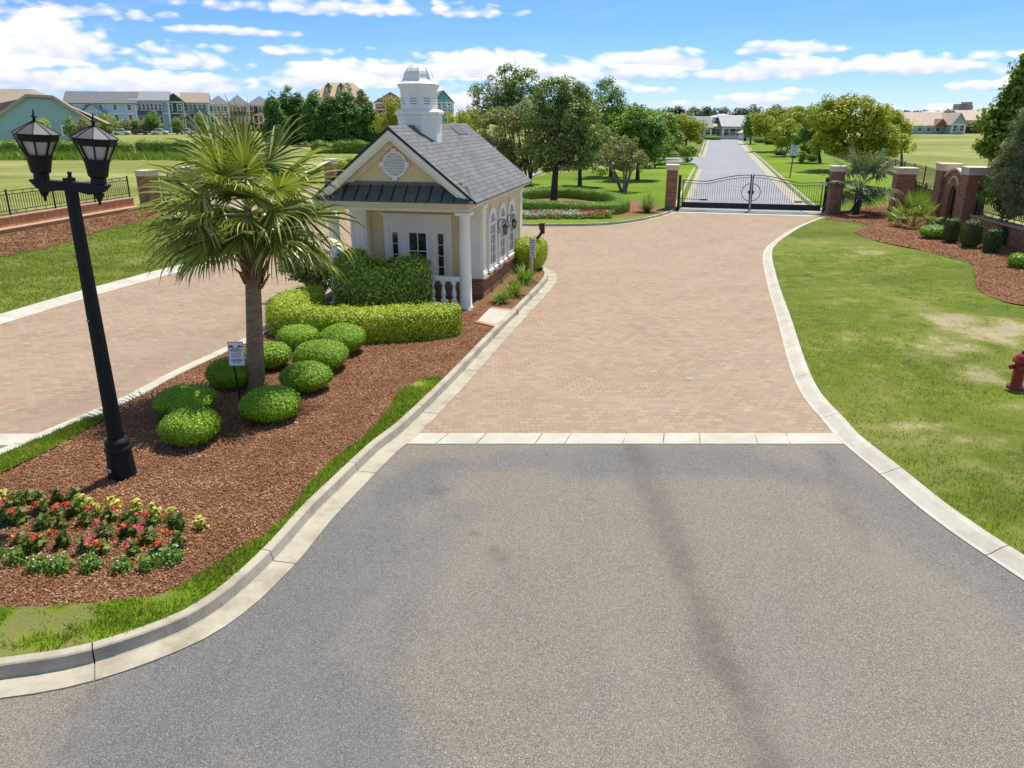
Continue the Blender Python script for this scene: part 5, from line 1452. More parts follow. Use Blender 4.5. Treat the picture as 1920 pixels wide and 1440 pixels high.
# ------------------------------------------------------------------ entrance gate, two leaves
gA = Vector((*at(1277, 393), 0)); gB = Vector((*at(1537, 400), 0))
gd = (gB - gA); GLn = gd.length; gang = math.atan2(gd.y, gd.x)
GB_ = M['gate_black']
def gate_top(t):   # height along one leaf, hinge (0) to meeting stile (1)
    s_ = min(1, max(0, (t - .30) / .62)); s_ = s_ * s_ * (3 - 2 * s_)
    return 1.62 + .32 * s_ - .05 * math.exp(-((t - .30) / .16) ** 2)
for side in (0, 1):
    org = gA if side == 0 else gB; L = GLn / 2 - .03
    t = empty('gate_leaf', org, gang + (PI if side else 0), ('left' if side == 0 else 'right') + ' leaf of the black iron entrance gate with half a spoked wheel emblem', 'gate', 'leaves of the entrance gate')
    z0 = .12
    def fr(b):
        n = 26
        top = [(L * k / n, 0, gate_top(k / n)) for k in range(n + 1)]
        b.tube(top, .024, 6); b.tube([(x, 0, z - .13) for x, _, z in top], .018, 6)
        b.box(0, .055, -.03, .03, z0, gate_top(0) + .03); b.box(L - .055, L, -.03, .03, z0 - .06, gate_top(1) + .05)
        b.box(.055, L - .055, -.025, .025, z0, z0 + .04); b.box(.055, L - .055, -.025, .025, z0 + .27, z0 + .31)
    one(fr, 'frame', GB_, t)
    one(lambda b: b.box(.055, L - .055, -.012, .012, z0 + .04, z0 + .27), 'kick_plate', GB_, t)
    def pk(b):
        n = int(L / .125)
        for k in range(1, n):
            x = .055 + (L - .11) * k / n; dx = L - x
            zt = gate_top(x / L) - .13
            if dx < .46:
                hh = math.sqrt(max(0, .46 ** 2 - dx ** 2)); zc = 1.03
                b.bar((x, 0, z0 + .30), (x, 0, zc - hh), .017); b.bar((x, 0, zc + hh), (x, 0, zt), .017)
            else: b.bar((x, 0, z0 + .30), (x, 0, zt), .017)
    one(pk, 'pickets', GB_, t)
    def wheel(b):
        zc = 1.03
        P = [(L - .46 * math.sin(PI * k / 18), 0, zc + .46 * math.cos(PI * k / 18)) for k in range(19)]; b.tube(P, .02, 6)
        for k in range(1, 12):
            a = PI * k / 12; b.bar((L - .1 * math.sin(a), 0, zc + .1 * math.cos(a)), (L - .45 * math.sin(a), 0, zc + .45 * math.cos(a)), .008)
        poly = [(L - .13 * math.sin(PI * k / 12), zc + .13 * math.cos(PI * k / 12)) for k in range(13)]
        b.prism(poly, -.035, .035, 'y')
    one(wheel, 'wheel_emblem', GB_, t)
    one(lambda b: (b.box(L * .27, L * .38, -.06, .06, .55, .62) , b.bar((-.25, 0, .62), (L * .3, 0, .59), .03)), 'opener_arm', GB_, t, M=Matrix.Translation((0, .09 if side else -.09, 0)))
    if side == 0: one(lambda b: b.box(L + .005, L + .045, -.02, .02, .02, 1.9), 'drop_bolt', M['steel'], t)
for p, lab in ((gA, 'black steel gate post next to the slim left brick pier'), (gB, 'black steel gate post next to the right gate pier and grey palm')):
    s_ = -1 if p is gA else 1
    t = empty('gate_post', p + gd.normalized() * s_ * .17, gang, lab, 'gate post')
    one(lambda b: b.box(-.075, .075, -.075, .075, 0, 1.85), 'post', GB_, t)
    one(lambda b: b.box(-.085, .085, -.085, .085, 1.85, 1.88), 'cap', GB_, t)
    one(lambda b: (b.box(-.02 - s_ * .11, .02 - s_ * .11, -.04, .04, .35, .45), b.box(-.02 - s_ * .11, .02 - s_ * .11, -.04, .04, 1.5, 1.6)), 'hinge', M['steel'], t)

# ------------------------------------------------------------------ iron fences
def fence(name, P, h, lab, z0=0.0, bay=2.4, gap=.11, scroll=False, pw=.016, post=.06, zs=None):
    """iron fence along a path: posts, rails and one picket panel per bay"""
    Q = resample(P, bay); n = len(Q)
    t = empty(name, (*Q[0], 0), 0, lab, 'fence'); o0 = Vector((*Q[0], 0))
    zz = lambda i: z0 if zs is None else zs[0] + (zs[1] - zs[0]) * i / (n - 1)
    for i, p in enumerate(Q):
        v = Vector((*p, 0)) - o0
        one(lambda b: (b.box(v.x - post / 2, v.x + post / 2, v.y - post / 2, v.y + post / 2, zz(i), zz(i) + h + .06), b.box(v.x - post * .65, v.x + post * .65, v.y - post * .65, v.y + post * .65, zz(i) + h + .06, zz(i) + h + .085)), 'post', GB_, t)
    for i in range(n - 1):
        a = Vector((*Q[i], zz(i))) - o0; c = Vector((*Q[i + 1], zz(i + 1))) - o0; L = (c - a).length
        def panel(b):
            up = Vector((0, 0, 1))
            for z in ((.10, h - .16, h) if not scroll else (.06, .20, h - .14, h)): b.bar(a + up * z, c + up * z, .035 if z in (.10, h) else .028, .03)
            m_ = max(2, int(L / gap))
            for k in range(1, m_):
                q = a.lerp(c, k / m_); b.bar(q + up * (.10 if not scroll else .20), q + up * (h if not scroll else h - .14), pw)
            if scroll:
                d = (c - a).normalized()
                for k in range(max(1, int(L / .6))):
                    q = a + d * (.35 + k * .6)
                    for zc in (.13, h - .07):
                        b.tube([q + d * .06 * math.cos(u) + up * (zc + .05 * math.sin(u)) for u in [2 * PI * e / 8 for e in range(9)]], .010, 4, cap=False)
        one(panel, 'picket_panel', GB_, t)
    return t
# ------------------------------------------------------------------ left side: brick retaining wall, fence, piers
a = Vector((*at(-160, 469, .1), 0)); c = Vector((*at(266, 393, .1), 0))
d = (c - a).normalized(); n_ = Vector((-d.y, d.x, 0)); L = (c - a).length; ang = math.atan2(d.y, d.x)
bw = empty('brick_wall', (a.x, a.y, 0), ang, 'long low orange brick retaining wall with a stepped ledge along the left lawn', 'wall')
one(lambda b: b.box(0, L, .42, .80, -.05, .70), 'wall', M['orange_brick'], bw)
one(lambda b: b.box(0, L, 0, .42, -.05, .26), 'ledge', M['orange_brick'], bw)
brick('cap_brick', (.42, .21, .115), (.60, .36, .22), (.5, .4, .3), bw=.10, rh=.3)
one(lambda b: (b.box(0, L, .37, .84, .70, .76), b.box(0, L, -.03, .42, .26, .31)), 'coping', M['cap_brick'], bw, bevel=.01)
f0 = a + n_ * .62; f1 = c + n_ * .62
fence('iron_fence', [(f0.x, f0.y), (f1.x, f1.y)], 1.05, 'black iron fence with small scrolls standing on the orange brick wall', z0=.76, bay=2.9, gap=.15, scroll=True, pw=.02)
pA = Vector((*at(279, 393), 0)); pA.y += .4
pier(pA.x, pA.y, math.radians(-20), .80, ht(pA.y, 318), 'stout brick pier with pale cap at the end of the orange brick wall', cap=.34)
pBx, pBy = xat(350, 51, 2), 51
pier(pBx, pBy, math.radians(-12), .85, ht(51, 312), 'brick pier with pale cap half hidden behind the cabbage palm', cap=.34)
pCx, pCy = xat(619, 56, 2), 56
pier(pCx, pCy, math.radians(-12), .7, ht(56, 297), 'brick pier with pale cap between the palm fronds and the guardhouse roof', cap=.36)
fence('iron_fence', [(pA.x + .6, pA.y + .3), (pBx - .5, pBy)], 1.35, 'short black iron fence between the two left brick piers', z0=.3, bay=2.4, gap=.15, scroll=True, pw=.02)
fence('iron_fence', [(pCx + .5, pCy), (xat(705, 66, 1), 66)], 1.5, 'black iron fence running behind the guardhouse from the left pier', bay=2.6, gap=.13)

# ------------------------------------------------------------------ right side: arch, low wall, fences
P1 = Vector((20.75, 38.0, 0)); P2 = Vector((20.25, 34.9, 0))
z = .1
aw_ = math.atan2((P1 - P2).y, (P1 - P2).x)
pier(P1.x, P1.y, aw_ - PI / 2, .86, ht(38, 305), 'tall brick pier behind the arch wall, left of the pair', cap=.36)
pier(P2.x, P2.y, aw_ - PI / 2, .86, ht(34.9, 311.5), 'tall brick pier in front of the arch wall, right of the pair', cap=.36)
ar = empty('arch_wall', (P2.x, P2.y, 0), aw_, 'brick arch wall with a dark arched opening between the two tall piers', 'wall')
LW = (P1 - P2).length
def archwall(b):
    outer = [(.40, 0)]; n = 16
    zt = lambda u: 2.25 + .42 * math.cos((u - LW / 2) / (LW / 2 - .4) * PI / 2) ** .8 if abs(u - LW / 2) < LW / 2 - .4 else 2.25
    cx = LW / 2; r = .42
    inn = [(cx - r, 0)] + [(cx - r * math.cos(PI * k / n), 1.55 + r * math.sin(PI * k / n)) for k in range(n + 1)] + [(cx + r, 0)]
    out = [(.40, 0)] + [(.40 + (LW - .80) * k / n, zt(.40 + (LW - .80) * k / n)) for k in range(n + 1)] + [(LW - .40, 0)]
    m_ = len(inn); vs = []
    for y in (-.24, .24): vs += [(x, y, q) for x, q in out] + [(x, y, q) for x, q in inn]
    fs = []
    for i in range(m_ - 1):
        fs += [(i, i + 1, m_ + i + 1, m_ + i), (2 * m_ + i, 3 * m_ + i, 3 * m_ + i + 1, 2 * m_ + i + 1), (i, 2 * m_ + i, 2 * m_ + i + 1, i + 1), (m_ + i, m_ + i + 1, 3 * m_ + i + 1, 3 * m_ + i)]
    b.add(vs, fs)
one(archwall, 'wall', M['red_brick'], ar)
one(lambda b: b.box(LW / 2 - .46, LW / 2 + .46, -.05, .05, 0, 2.02), 'door', M['gate_black'], ar)  # plain black panel filling the arched opening
def coping(b):
    n = 20; zt = lambda u: 2.25 + .42 * math.cos((u - LW / 2) / (LW / 2 - .4) * PI / 2) ** .8
    P = [(.41 + (LW - .82) * k / n) for k in range(n + 1)]
    for k in range(n): b.bar((P[k], 0, zt(P[k]) + .04), (P[k + 1], 0, zt(P[k + 1]) + .04), .62, .09)
one(coping, 'coping', M['cast_stone'], ar)
def trim(b):
    n = 14; cx = LW / 2
    b.tube([(cx - .62 * math.cos(PI * k / n), .26, 1.75 + .62 * math.sin(PI * k / n)) for k in range(2, n - 1)], .05, 6)
one(trim, 'arch_trim', M['cast_stone'], ar)
W0 = P2 + Vector((-.0, -.5, 0)); W1 = Vector((19.0, 22.5, 0)); dw = (W1 - W0); lw = dw.length; an = math.atan2(dw.y, dw.x)
lwall = empty('brick_wall', (W0.x, W0.y, 0), an, 'low brick wall carrying a black fence at the right picture edge', 'wall')
one(lambda b: b.box(0, lw, -.18, .18, -.05, .84), 'wall', M['red_brick'], lwall)
one(lambda b: b.box(0, lw, -.23, .23, .84, .91), 'coping', M['cap_brick'], lwall, bevel=.01)
fence('iron_fence', [(W0.x, W0.y), (W1.x, W1.y)], 1.12, 'black iron fence on the low brick wall at the right edge', z0=.91, bay=2.5, gap=.13, scroll=True, pw=.02)
q1 = (xat(1697, 43.5, 2), 43.5)
pier(q1[0], q1[1], GZ, .95, ht(43.5, 313), 'square brick pier with pale cap between the grey palm and the tall pier pair', cap=.36)
fence('iron_fence', [(q1[0] + .5, q1[1] - .3), (P1.x - .1, P1.y + .5)], 1.55, 'black iron fence between the square pier and the tall pier pair', z0=.1, bay=2.2, gap=.13, scroll=True, pw=.02)
fence('iron_fence', [at(1780, 362), at(1735, 349), at(1660, 326), at(1600, 306), at(1545, 288)], 1.35, 'black iron fence along the dry field behind the right trees', bay=3.2, gap=.16)
fence('iron_fence', [at(1690, 249.5), at(1760, 250), at(1840, 251)], 1.9, 'dark fence in front of the far brown roofed houses', bay=7, gap=.3, pw=.20, post=.2)

# ------------------------------------------------------------------ shrubs right
for px, yb, yt, w, pwr, mt, lab in ((1751, 452, 424, 49, 2.4, 'box_ball', 'low wide clipped shrub in the right mulch bed before the arch'),
                             (1784, 458, 411, 27, 4.5, 'yew', 'dark upright clipped shrub in front of the right tall pier'),
                             (1820, 468, 415, 33, 5.0, 'yew', 'larger upright clipped shrub between the two dark ones by the low wall'),
                             (1861, 478, 431, 26, 5.0, 'yew', 'narrow dark clipped shrub nearest the lawn by the low brick wall'),
                             (1882, 462, 426, 30, 4.0, 'yew', 'flat topped dark shrub behind the narrow one on the low wall'),
                             (1912, 507, 478, 40, 2.4, 'box_ball', 'low green shrub cut by the right picture edge'),
                             (1677, 418, 403, 20, 2.3, 'box_ball', 'tiny light green round shrub left of the small fan palm'),
                             (1698, 421, 407, 16, 2.5, 'dark_hedge', 'tiny dark round shrub touching the small fan palm')):
    x, y = at(px, yb - 2, .1); r = .92 * w / 2 * (y * CT + 1.6) / F_PX; y += r * .7; x = xat(px, y, .5)
    V, Fs = dome_shape(r, r, ht(y - r * .5, yt) - .1, 3, p=pwr, wob=.025, seed=px)
    tag(clipped('clipped_shrub', V, Fs, M[mt], 700, .075, (x, y, .1), .025, .03), lab, 'shrub')

# silver palm by the gate and the small fan palm
x, y = at(1606, 402, .1)
pp = empty('palm_tree', (x, y + .3, .05), 0, 'short grey green palm leaning in the mulch right of the black gate', 'palm tree')
one(lambda b: b.tube([(-.1, 0, -.05), (0, 0, .15), (.12, 0, .5), (.1, 0, 1.0), (.12, 0, 1.4)], [.34, .24, .18, .17, .2], 12), 'trunk', M['dark_bark'], pp)
r5 = random.Random(5)
for i in range(32):
    a_ = i * 2.4; e_ = math.radians([68, 45, 22, 2, -22][i % 5] + r5.uniform(-8, 8))
    V, Fq, st = fan_leaf((math.cos(a_) * math.cos(e_), math.sin(a_) * math.cos(e_), math.sin(e_)), .98, 1.15, 26, .7, r5, spread=118, seg_w=.062, seg_droop=2.2)
    f_ = np_obj('frond', [tuple(v) for v in V], Fq, M['pindo_leaf'], pp); f_.location = (.12, 0, 1.45)
    mb = MB(); mb.tube(st, .014, 4); mb.build('leaf_stalk', M['stalk'], f_)
x, y = at(1712, 425, .1)
pq = empty('fan_palm', (x, y, .1), 0, 'small stemless fan palm with stiff leaves beside the arch wall', 'palm')
for i in range(18):
    a_ = i * 2.4; e_ = math.radians([75, 55, 35][i % 3] + r5.uniform(-8, 8))
    V, Fq, st = fan_leaf((math.cos(a_) * math.cos(e_), math.sin(a_) * math.cos(e_), math.sin(e_)), .85 + .25 * (i % 3 == 0), .62, 20, .35, r5, spread=110, seg_w=.05, seg_droop=.25)
    f_ = np_obj('frond', [tuple(v) for v in V], Fq, M['liriope'], pq)
    mb = MB(); mb.tube(st, .012, 4); mb.build('leaf_stalk', M['stalk'], f_)

# ------------------------------------------------------------------ trees
def tree(name, label, cat, Y, base, lobes_px, nclump, nleaf, rc, leaf, mat, tr=.15, stems=1, bark='bark', group=None, shell=.5, depth=1.0, zbase=None, aspect=.6, limb=12):
    """lobes: (px, py, half width px, half height px[, depth offset m]) of the crown read off the photo at distance Y"""
    bx = xat(base, Y, 0); s_ = (Y * CT) / F_PX
    lob = []; k_ = 1.2 if 52 < Y < 72 else 1.1; lobes_px = [(l[0], l[1], l[2] * k_, l[3] * k_, *l[4:]) for l in lobes_px]
    for l in list(lobes_px):
        if l[2] > 14 and name != 'cypress':
            for _ in range(2):
                a_ = rnd.uniform(0, 2 * PI); f_ = rnd.uniform(.28, .42)
                lobes_px.append((l[0] + math.cos(a_) * l[2] * .95, l[1] - abs(math.sin(a_)) * l[3] * .9 + .15 * l[3], l[2] * f_, l[3] * f_ * 1.15))
    lobes_px = [(l[0], l[1], l[2] * (.94 if l[2] > 14 else 1), l[3] * (.94 if l[2] > 14 else 1), *l[4:]) for l in lobes_px]
    for l in lobes_px:
        zc = ht(Y, l[1]); lx = xat(l[0], Y, zc) - bx; rx = l[2] * s_; rz_ = l[3] * s_
        lob.append((lx, l[4] if len(l) > 4 else rnd.uniform(-.3, .3) * rx, zc, rx, rx * depth, rz_))
    t = empty(name, (bx, Y, 0), 0, label, cat, group)
    P, N, cen = clump_points(lob, nclump, nleaf, rc, shell=shell)
    V, F = leaf_quads(P, N, leaf, leaf * aspect)
    np_obj('crown', V, F, M[mat], t)
    la = np.array(lob); cx, cy = la[:, 0].mean(), la[:, 1].mean(); zlow = (la[:, 2] - la[:, 5]).min(); zmid = np.average(la[:, 2]); ztop = (la[:, 2] + la[:, 5] * .5).max()
    def trunk(b):
        for k in range(stems):
            o = (0, 0) if stems == 1 else (.28 * math.cos(k * 2.4) * (1 + .2 * k / stems), .28 * math.sin(k * 2.4))
            e = (cx + o[0] * 3.5, cy + o[1] * 3.5)
            r_ = tr if stems == 1 else tr * .6
            P_ = [(o[0] * .5, o[1] * .5, -.1), (o[0] * .6, o[1] * .6, .25), (o[0] + e[0] * .15, o[1] + e[1] * .15, max(.6, zlow * .8)), (e[0] * .5 + o[0], e[1] * .5 + o[1], (zlow + zmid) / 2), (e[0] * .9, e[1] * .9, ztop)]
            b.tube(P_, [r_ * 1.5, r_ * 1.08, r_ * .9, r_ * .6, r_ * .15], 8)
        idx = rng.choice(len(cen), min(limb, len(cen)), replace=False)
        for i in idx:
            q = cen[i]; h0 = max(.5, min(zlow * .9 + .3, q[2] - .4)) + rng.uniform(0, .35) * max(0, q[2] - zlow)
            f_ = min(1, h0 / max(.1, ztop)); o = Vector((cx * f_ * .6, cy * f_ * .6, h0)); m_ = o.lerp(Vector(q), .5) + Vector((0, 0, -.12 * abs(q[2] - h0)))
            b.tube([o, m_, Vector(q)], [tr * .42, tr * .24, tr * .06], 5, cap=False)
    one(trunk, 'trunk', M[bark], t)
    return t

tree('oak_tree', 'tall thin crowned green tree rising left behind the guardhouse roof', 'tree', 66, 966, [(932, 172, 34, 26), (957, 145, 22, 18), (978, 172, 26, 34), (915, 205, 24, 24), (955, 205, 35, 30)], 176, 63, .5, .19, 'oak', .16)
tree('bronze_tree', 'bronze tinted multi stemmed tree just right of the guardhouse roof', 'tree', 60, 990, [(930, 245, 40, 38), (972, 255, 42, 50), (998, 225, 24, 42), (925, 285, 32, 26), (985, 300, 34, 22)], 232, 69, .42, .16, 'bronze_tree', .16, stems=5, bark='dark_bark')
tree('oak_tree', 'large green oak inside the oval clipped hedge', 'tree', 47.5, 1038, [(1035, 185, 34, 34), (1062, 166, 28, 20), (1018, 222, 32, 40), (1058, 230, 44, 46), (1082, 275, 42, 40), (1032, 285, 42, 34), (1103, 240, 28, 38), (1085, 190, 22, 22)], 390, 69, .40, .155, 'oak', .21, bark='dark_bark', limb=20)
tree('oak_tree', 'second oak behind the oval hedge with a slim straight trunk', 'tree', 58, 1087, [(1092, 200, 34, 32), (1112, 262, 30, 46), (1082, 295, 36, 26), (1070, 215, 30, 40)], 195, 66, .44, .17, 'oak', .16, bark='dark_bark')
tree('oak_tree', 'dark columnar tree with the tallest narrow crown right of the oaks', 'tree', 68, 1145, [(1142, 172, 17, 20), (1147, 205, 26, 30), (1152, 245, 30, 38), (1140, 275, 26, 26)], 167, 66, .46, .18, 'leafy', .16, bark='dark_bark')
tree('broadleaf_tree', 'dense dark green broadleaf tree at the right of the lawn', 'tree', 64, 1195, [(1188, 235, 28, 26), (1206, 262, 36, 34), (1178, 285, 32, 26), (1218, 292, 22, 20), (1195, 212, 18, 14)], 186, 69, .5, .24, 'leafy', .16, bark='dark_bark')
tree('crape_myrtle', 'multi stemmed small tree with pale tan foliage on the bright lawn', 'tree', 54, 1168, [(1152, 292, 38, 22), (1184, 302, 26, 20), (1128, 305, 24, 18), (1165, 272, 22, 16)], 139, 51, .30, .13, 'bronze_tree', .14, stems=6, bark='pale_bark')
tree('young_tree', 'thin young tree by the side street beyond the gate pier', 'tree', 80, 1228, [(1226, 248, 22, 22), (1240, 275, 20, 18), (1218, 225, 20, 16)], 83, 60, .5, .2, 'leafy', .09)
tree('young_tree', 'green tree behind the thin young one, further up the street', 'tree', 98, 1245, [(1240, 232, 24, 18), (1252, 258, 26, 18), (1225, 222, 16, 14)], 93, 60, .6, .25, 'far_hedge', .12)
tree('broadleaf_tree', 'wide yellowish tree left of the far end of the road', 'tree', 118, 1288, [(1272, 238, 40, 20), (1298, 246, 24, 16), (1258, 256, 24, 13), (1290, 258, 24, 9)], 157, 66, .75, .30, 'bright_tree', .16)
tree('olive_tree', 'loose olive green tree left of the cupola', 'tree', 112, 735, [(742, 205, 22, 22), (722, 232, 26, 18), (752, 228, 20, 18)], 102, 60, .65, .24, 'bright_tree', .12)
tree('olive_tree', 'loose olive green tree right of the cupola', 'tree', 105, 868, [(852, 228, 28, 20), (882, 225, 24, 18), (862, 250, 40, 16)], 120, 60, .65, .24, 'bright_tree', .12)
for px, yt, w, lab in ((514, 176, 20, 'leftmost dark cypress of the evergreen group, partly behind palm fronds'), (537, 167, 22, 'slim dark cypress second from the left in the evergreen group'), (558, 171, 24, 'dark cypress with two leaders left of the yellow house'),
                  (589, 171, 28, 'dark cypress at the left corner of the yellow house'), (621, 176, 28, 'lower cypress in front of the middle of the yellow house'), (650, 162, 30, 'tallest dark cypress before the yellow house roof'), (676, 173, 28, 'dark cypress at the right corner of the yellow house'), (694, 194, 22, 'rightmost and shortest dark cypress beside the guardhouse roof')):
    yb = 268; h = yb - yt
    lob = [(px, yt + h * .10, w * .26, h * .13), (px - 2, yt + h * .30, w * .62, h * .2), (px + 2, yt + h * .55, w * .95, h * .26), (px, yt + h * .78, w * 1.0, h * .24)]
    tree('cypress', lab, 'tree', 146 + rnd.uniform(-4, 4), px, lob, 300, 46, .72, .42, 'cypress', .2, bark='dark_bark', group='evergreens left of the guardhouse', aspect=.4)
tree('broadleaf_tree', 'big spreading yellow green tree right of the speed limit sign', 'tree', 76, 1606, [(1558, 218, 42, 26), (1608, 214, 46, 28), (1650, 228, 40, 28), (1600, 255, 62, 30), (1662, 265, 34, 24), (1548, 268, 32, 26), (1684, 278, 20, 14), (1642, 200, 22, 16), (1575, 202, 26, 16), (1625, 280, 30, 18)], 372, 69, .62, .24, 'bright_tree', .26, bark='dark_bark', limb=22)
tree('broadleaf_tree', 'yellow leafed tree at the right rim of the big spreading one', 'tree', 84, 1690, [(1684, 245, 20, 26), (1668, 225, 18, 18), (1692, 262, 14, 16)], 83, 60, .55, .24, 'yellow_tree', .12)
tree('broadleaf_tree', 'shaded darker tree just left of the big spreading one', 'tree', 90, 1537, [(1530, 240, 24, 28), (1518, 268, 26, 20), (1535, 215, 18, 18)], 120, 63, .6, .24, 'leafy', .17, bark='dark_bark')
tree('broadleaf_tree', 'rounded yellow green tree along the right of the far road', 'tree', 118, 1458, [(1448, 228, 36, 20), (1488, 226, 34, 22), (1438, 246, 26, 16), (1474, 250, 32, 18)], 213, 63, .75, .30, 'bright_tree', .18)
tree('crape_myrtle', 'pale blossoming small tree before the rounded trees on the right verge', 'tree', 104, 1470, [(1462, 256, 18, 18), (1478, 245, 18, 18), (1490, 262, 18, 16)], 102, 54, .5, .22, 'yellow_tree', .1, stems=4, bark='pale_bark')
tree('broadleaf_tree', 'small dark tree at the far end of the road by the lamp', 'tree', 150, 1407, [(1407, 232, 12, 15), (1410, 246, 12, 10)], 55, 60, .8, .34, 'leafy', .14)
tree('broadleaf_tree', 'large leafed bright green tree at the right picture edge', 'tree', 34, 1940, [(1932, 175, 34, 48), (1900, 222, 32, 34), (1850, 240, 22, 16), (1870, 268, 36, 28), (1880, 312, 22, 36), (1925, 128, 18, 26), (1862, 205, 14, 14)], 241, 45, .34, .20, 'edge_tree', .16, limb=20, aspect=.75)
tree('pine_tree', 'grey green pine in front of the bright tree at the right edge', 'tree', 31, 1950, [(1918, 265, 28, 40), (1898, 325, 30, 42), (1922, 375, 30, 34), (1942, 300, 38, 60), (1945, 210, 24, 40)], 330, 95, .30, .17, 'pine', .14, bark='dark_bark', limb=26, aspect=.13)
tree('understory_shrub', 'light green shrub growing behind the right iron fence', 'shrub', 33, 1862, [(1858, 355, 20, 26), (1885, 385, 26, 20), (1905, 365, 22, 24)], 90, 30, .25, .13, 'liriope', .05, stems=4)

# oval hedge round the oak, and smaller hedges
oh = catmull(pts((985, 383), (1060, 387), (1140, 388), (1166, 382), (1150, 370), (1090, 361), (1040, 359), (985, 362), (930, 370), (925, 377), z=.5), True)
V, Fs = hedge_shape(oh, .8, .6, closed=True, wob=.02, seed=9)
tag(clipped('hedge', V, Fs, M['leafy'], 520, .08, (0, 0, .12), .03, .05), 'low clipped hedge ring around the oak on the centre lawn', 'hedge')
V, Fq = blade_clump(420, 1.15, .022, 77, droop=.9, up=1.0)
o = np_obj('ornamental_grass', V, Fq, M['silver_grass']); x, y = at(1213, 398, .13); o.location = (x, y, .13); tag(o, 'rounded tuft of fine ornamental grass left of the slim gate pier', 'plant')
# bedding flowers before the hedge
fl = [herb('foliage', 'angelonia', .22, .20, 90, .07, 80 + s) for s in range(2)]
bw_ = [bloom('bloom_' + c, 90 + i, h=.26, r=.22, n=40) for i, c in enumerate(('white', 'red', 'pink'))]
fcat = {0: ('white flowered bedding plant in the row along the centre lawn kerb', 'white bedding flowers by the centre kerb'), 1: ('red flowered bedding plant in the row along the centre lawn kerb', 'red bedding flowers by the centre kerb'), 2: ('pink flowered bedding plant in the row along the centre lawn kerb', 'pink bedding flowers by the centre kerb')}
for k in range(46):
    px = 975 + (1142 - 975) * ((k % 23) + rnd.uniform(-.3, .3)) / 22; py = 409.5 - (k // 23) * 5 + rnd.uniform(-1, 1)
    x, y = at(px, py, .15); t = link(bpy.data.objects.new('bedding_flower', fl[k % 2])); t.location = (x, y, .14); s_ = rnd.uniform(.95, 1.2); t.scale = (s_ * 1.15, s_ * 1.15, s_)
    ci = rnd.choice((0, 0, 1, 1, 2)); tag(t, fcat[ci][0], 'flower', fcat[ci][1]); link(bpy.data.objects.new('blossom', bw_[ci]), t)
# shrubs beyond the gate
def far_shrub(px, yb, yt, w, mat, lab, p=2.3, leaf=.16, den=110, group=None, name='shrub'):
    x, y = at(px, yb, .05); r = w / 2 * (y * CT) / F_PX; y += r * .6; x = xat(px, y, .5)
    V, Fs = dome_shape(r, r * .9, ht(y, yt), 2, p=p, wob=.05, seed=int(px + yb))
    return tag(clipped(name, V, Fs, M[mat], den, leaf, (x, y, .0), .06, .08), lab, 'shrub', group)
for a_ in ((1425, 268, 256, 24, 'far_hedge', 'farther of two round shrubs on the far right verge'), (1444, 271, 258, 26, 'far_hedge', 'nearer of two round shrubs on the far right verge'), (1464, 291, 277, 26, 'far_hedge', 'dark round shrub left of the speed limit sign'),
           (1490, 296, 285, 16, 'far_hedge', 'small round shrub just right of the speed limit sign'), (1507, 299, 285, 18, 'far_hedge', 'middle small round shrub right of the speed limit sign'), (1524, 303, 288, 24, 'far_hedge', 'round shrub touching the shaded tree trunk on the right verge'),
           (1503, 305, 297, 12, 'bronze_tree', 'dark brown low shrub before the row on the right verge'),
           (1237, 312, 300, 26, 'far_hedge', 'round clipped shrub at the corner behind the slim gate pier'), (1212, 316, 304, 22, 'far_hedge', 'round clipped shrub beside the corner one behind the lawn'),
           (1311, 270, 257, 13, 'bright_feather', 'bright green small bush by the far left verge of the road'), (1240, 292, 283, 60, 'far_hedge', 'low hedge band on the far left verge, nearer'), (1250, 283, 274, 60, 'leafy', 'low hedge band on the far left verge, farther'),
           (1336, 262, 255, 34, 'leafy', 'low dark hedge before the houses at the end of the road'), (1385, 258, 246, 18, 'leafy', 'dark bush before the house porch at the end of the road')):
    far_shrub(*a_)
# feathery bush
x, y = at(1289, 309, .05)
P, N, cen = clump_points([(0, 0, 1.4, 1.0, .9, .5), (0, 0, .8, .65, .6, .5), (0, 0, .35, .35, .35, .3), (-.45, 0, 1.6, .5, .5, .35), (.5, 0, 1.65, .5, .5, .35)], 90, 36, .26)
V, F = leaf_quads(P, N, .2, .06); o = np_obj('feathery_bush', V, F, M['bright_feather']); o.location = (x, y + .4, 0); tag(o, 'bright green vase shaped feathery bush at the street corner', 'shrub')
for k, (px, yb, yt, w) in enumerate(((642, 320, 300, 26), (660, 312, 292, 32), (650, 330, 314, 20))):
    far_shrub(px, yb, yt, w, 'lime_hedge', ('lime green shrub left of the guardhouse roof, middle one', 'lime green shrub against the guardhouse roof edge, topmost', 'lime green shrub lowest of three beside the left pier')[k], leaf=.12, den=200)
# long hedges across the left field
for pth, lab in (((-30, 291, 250, 291), 'long green hedge across the left field behind the street lamp'), ((258, 291, 470, 292), 'long green hedge across the field behind the cabbage palm'), ((585, 287, 700, 287), 'green hedge in front of the dark cypresses')):
    A_, B_ = at(pth[0], pth[1]), at(pth[2], pth[3])
    V, Fs = hedge_shape([A_, ((A_[0] + B_[0]) / 2, (A_[1] + B_[1]) / 2 + .5), B_], 1.8, ht(A_[1], 266), seg=1.0, wob=.10, seed=int(pth[0]) + 50)
    tag(clipped('hedge', V, Fs, M['far_hedge'], 60, .24, (0, 0, 0), .12, .1), lab, 'hedge')
# weeds along the hedge foot and in the dry fields
n = 5200; A_ = np.array([at(-60, 300), at(470, 300), at(470, 292), at(-60, 292)])
tag(blades('weeds', [tuple(p) for p in A_], n, .75, .16, M['far_hedge'], -.05), 'tall green weeds along the foot of the left hedge', 'weeds')
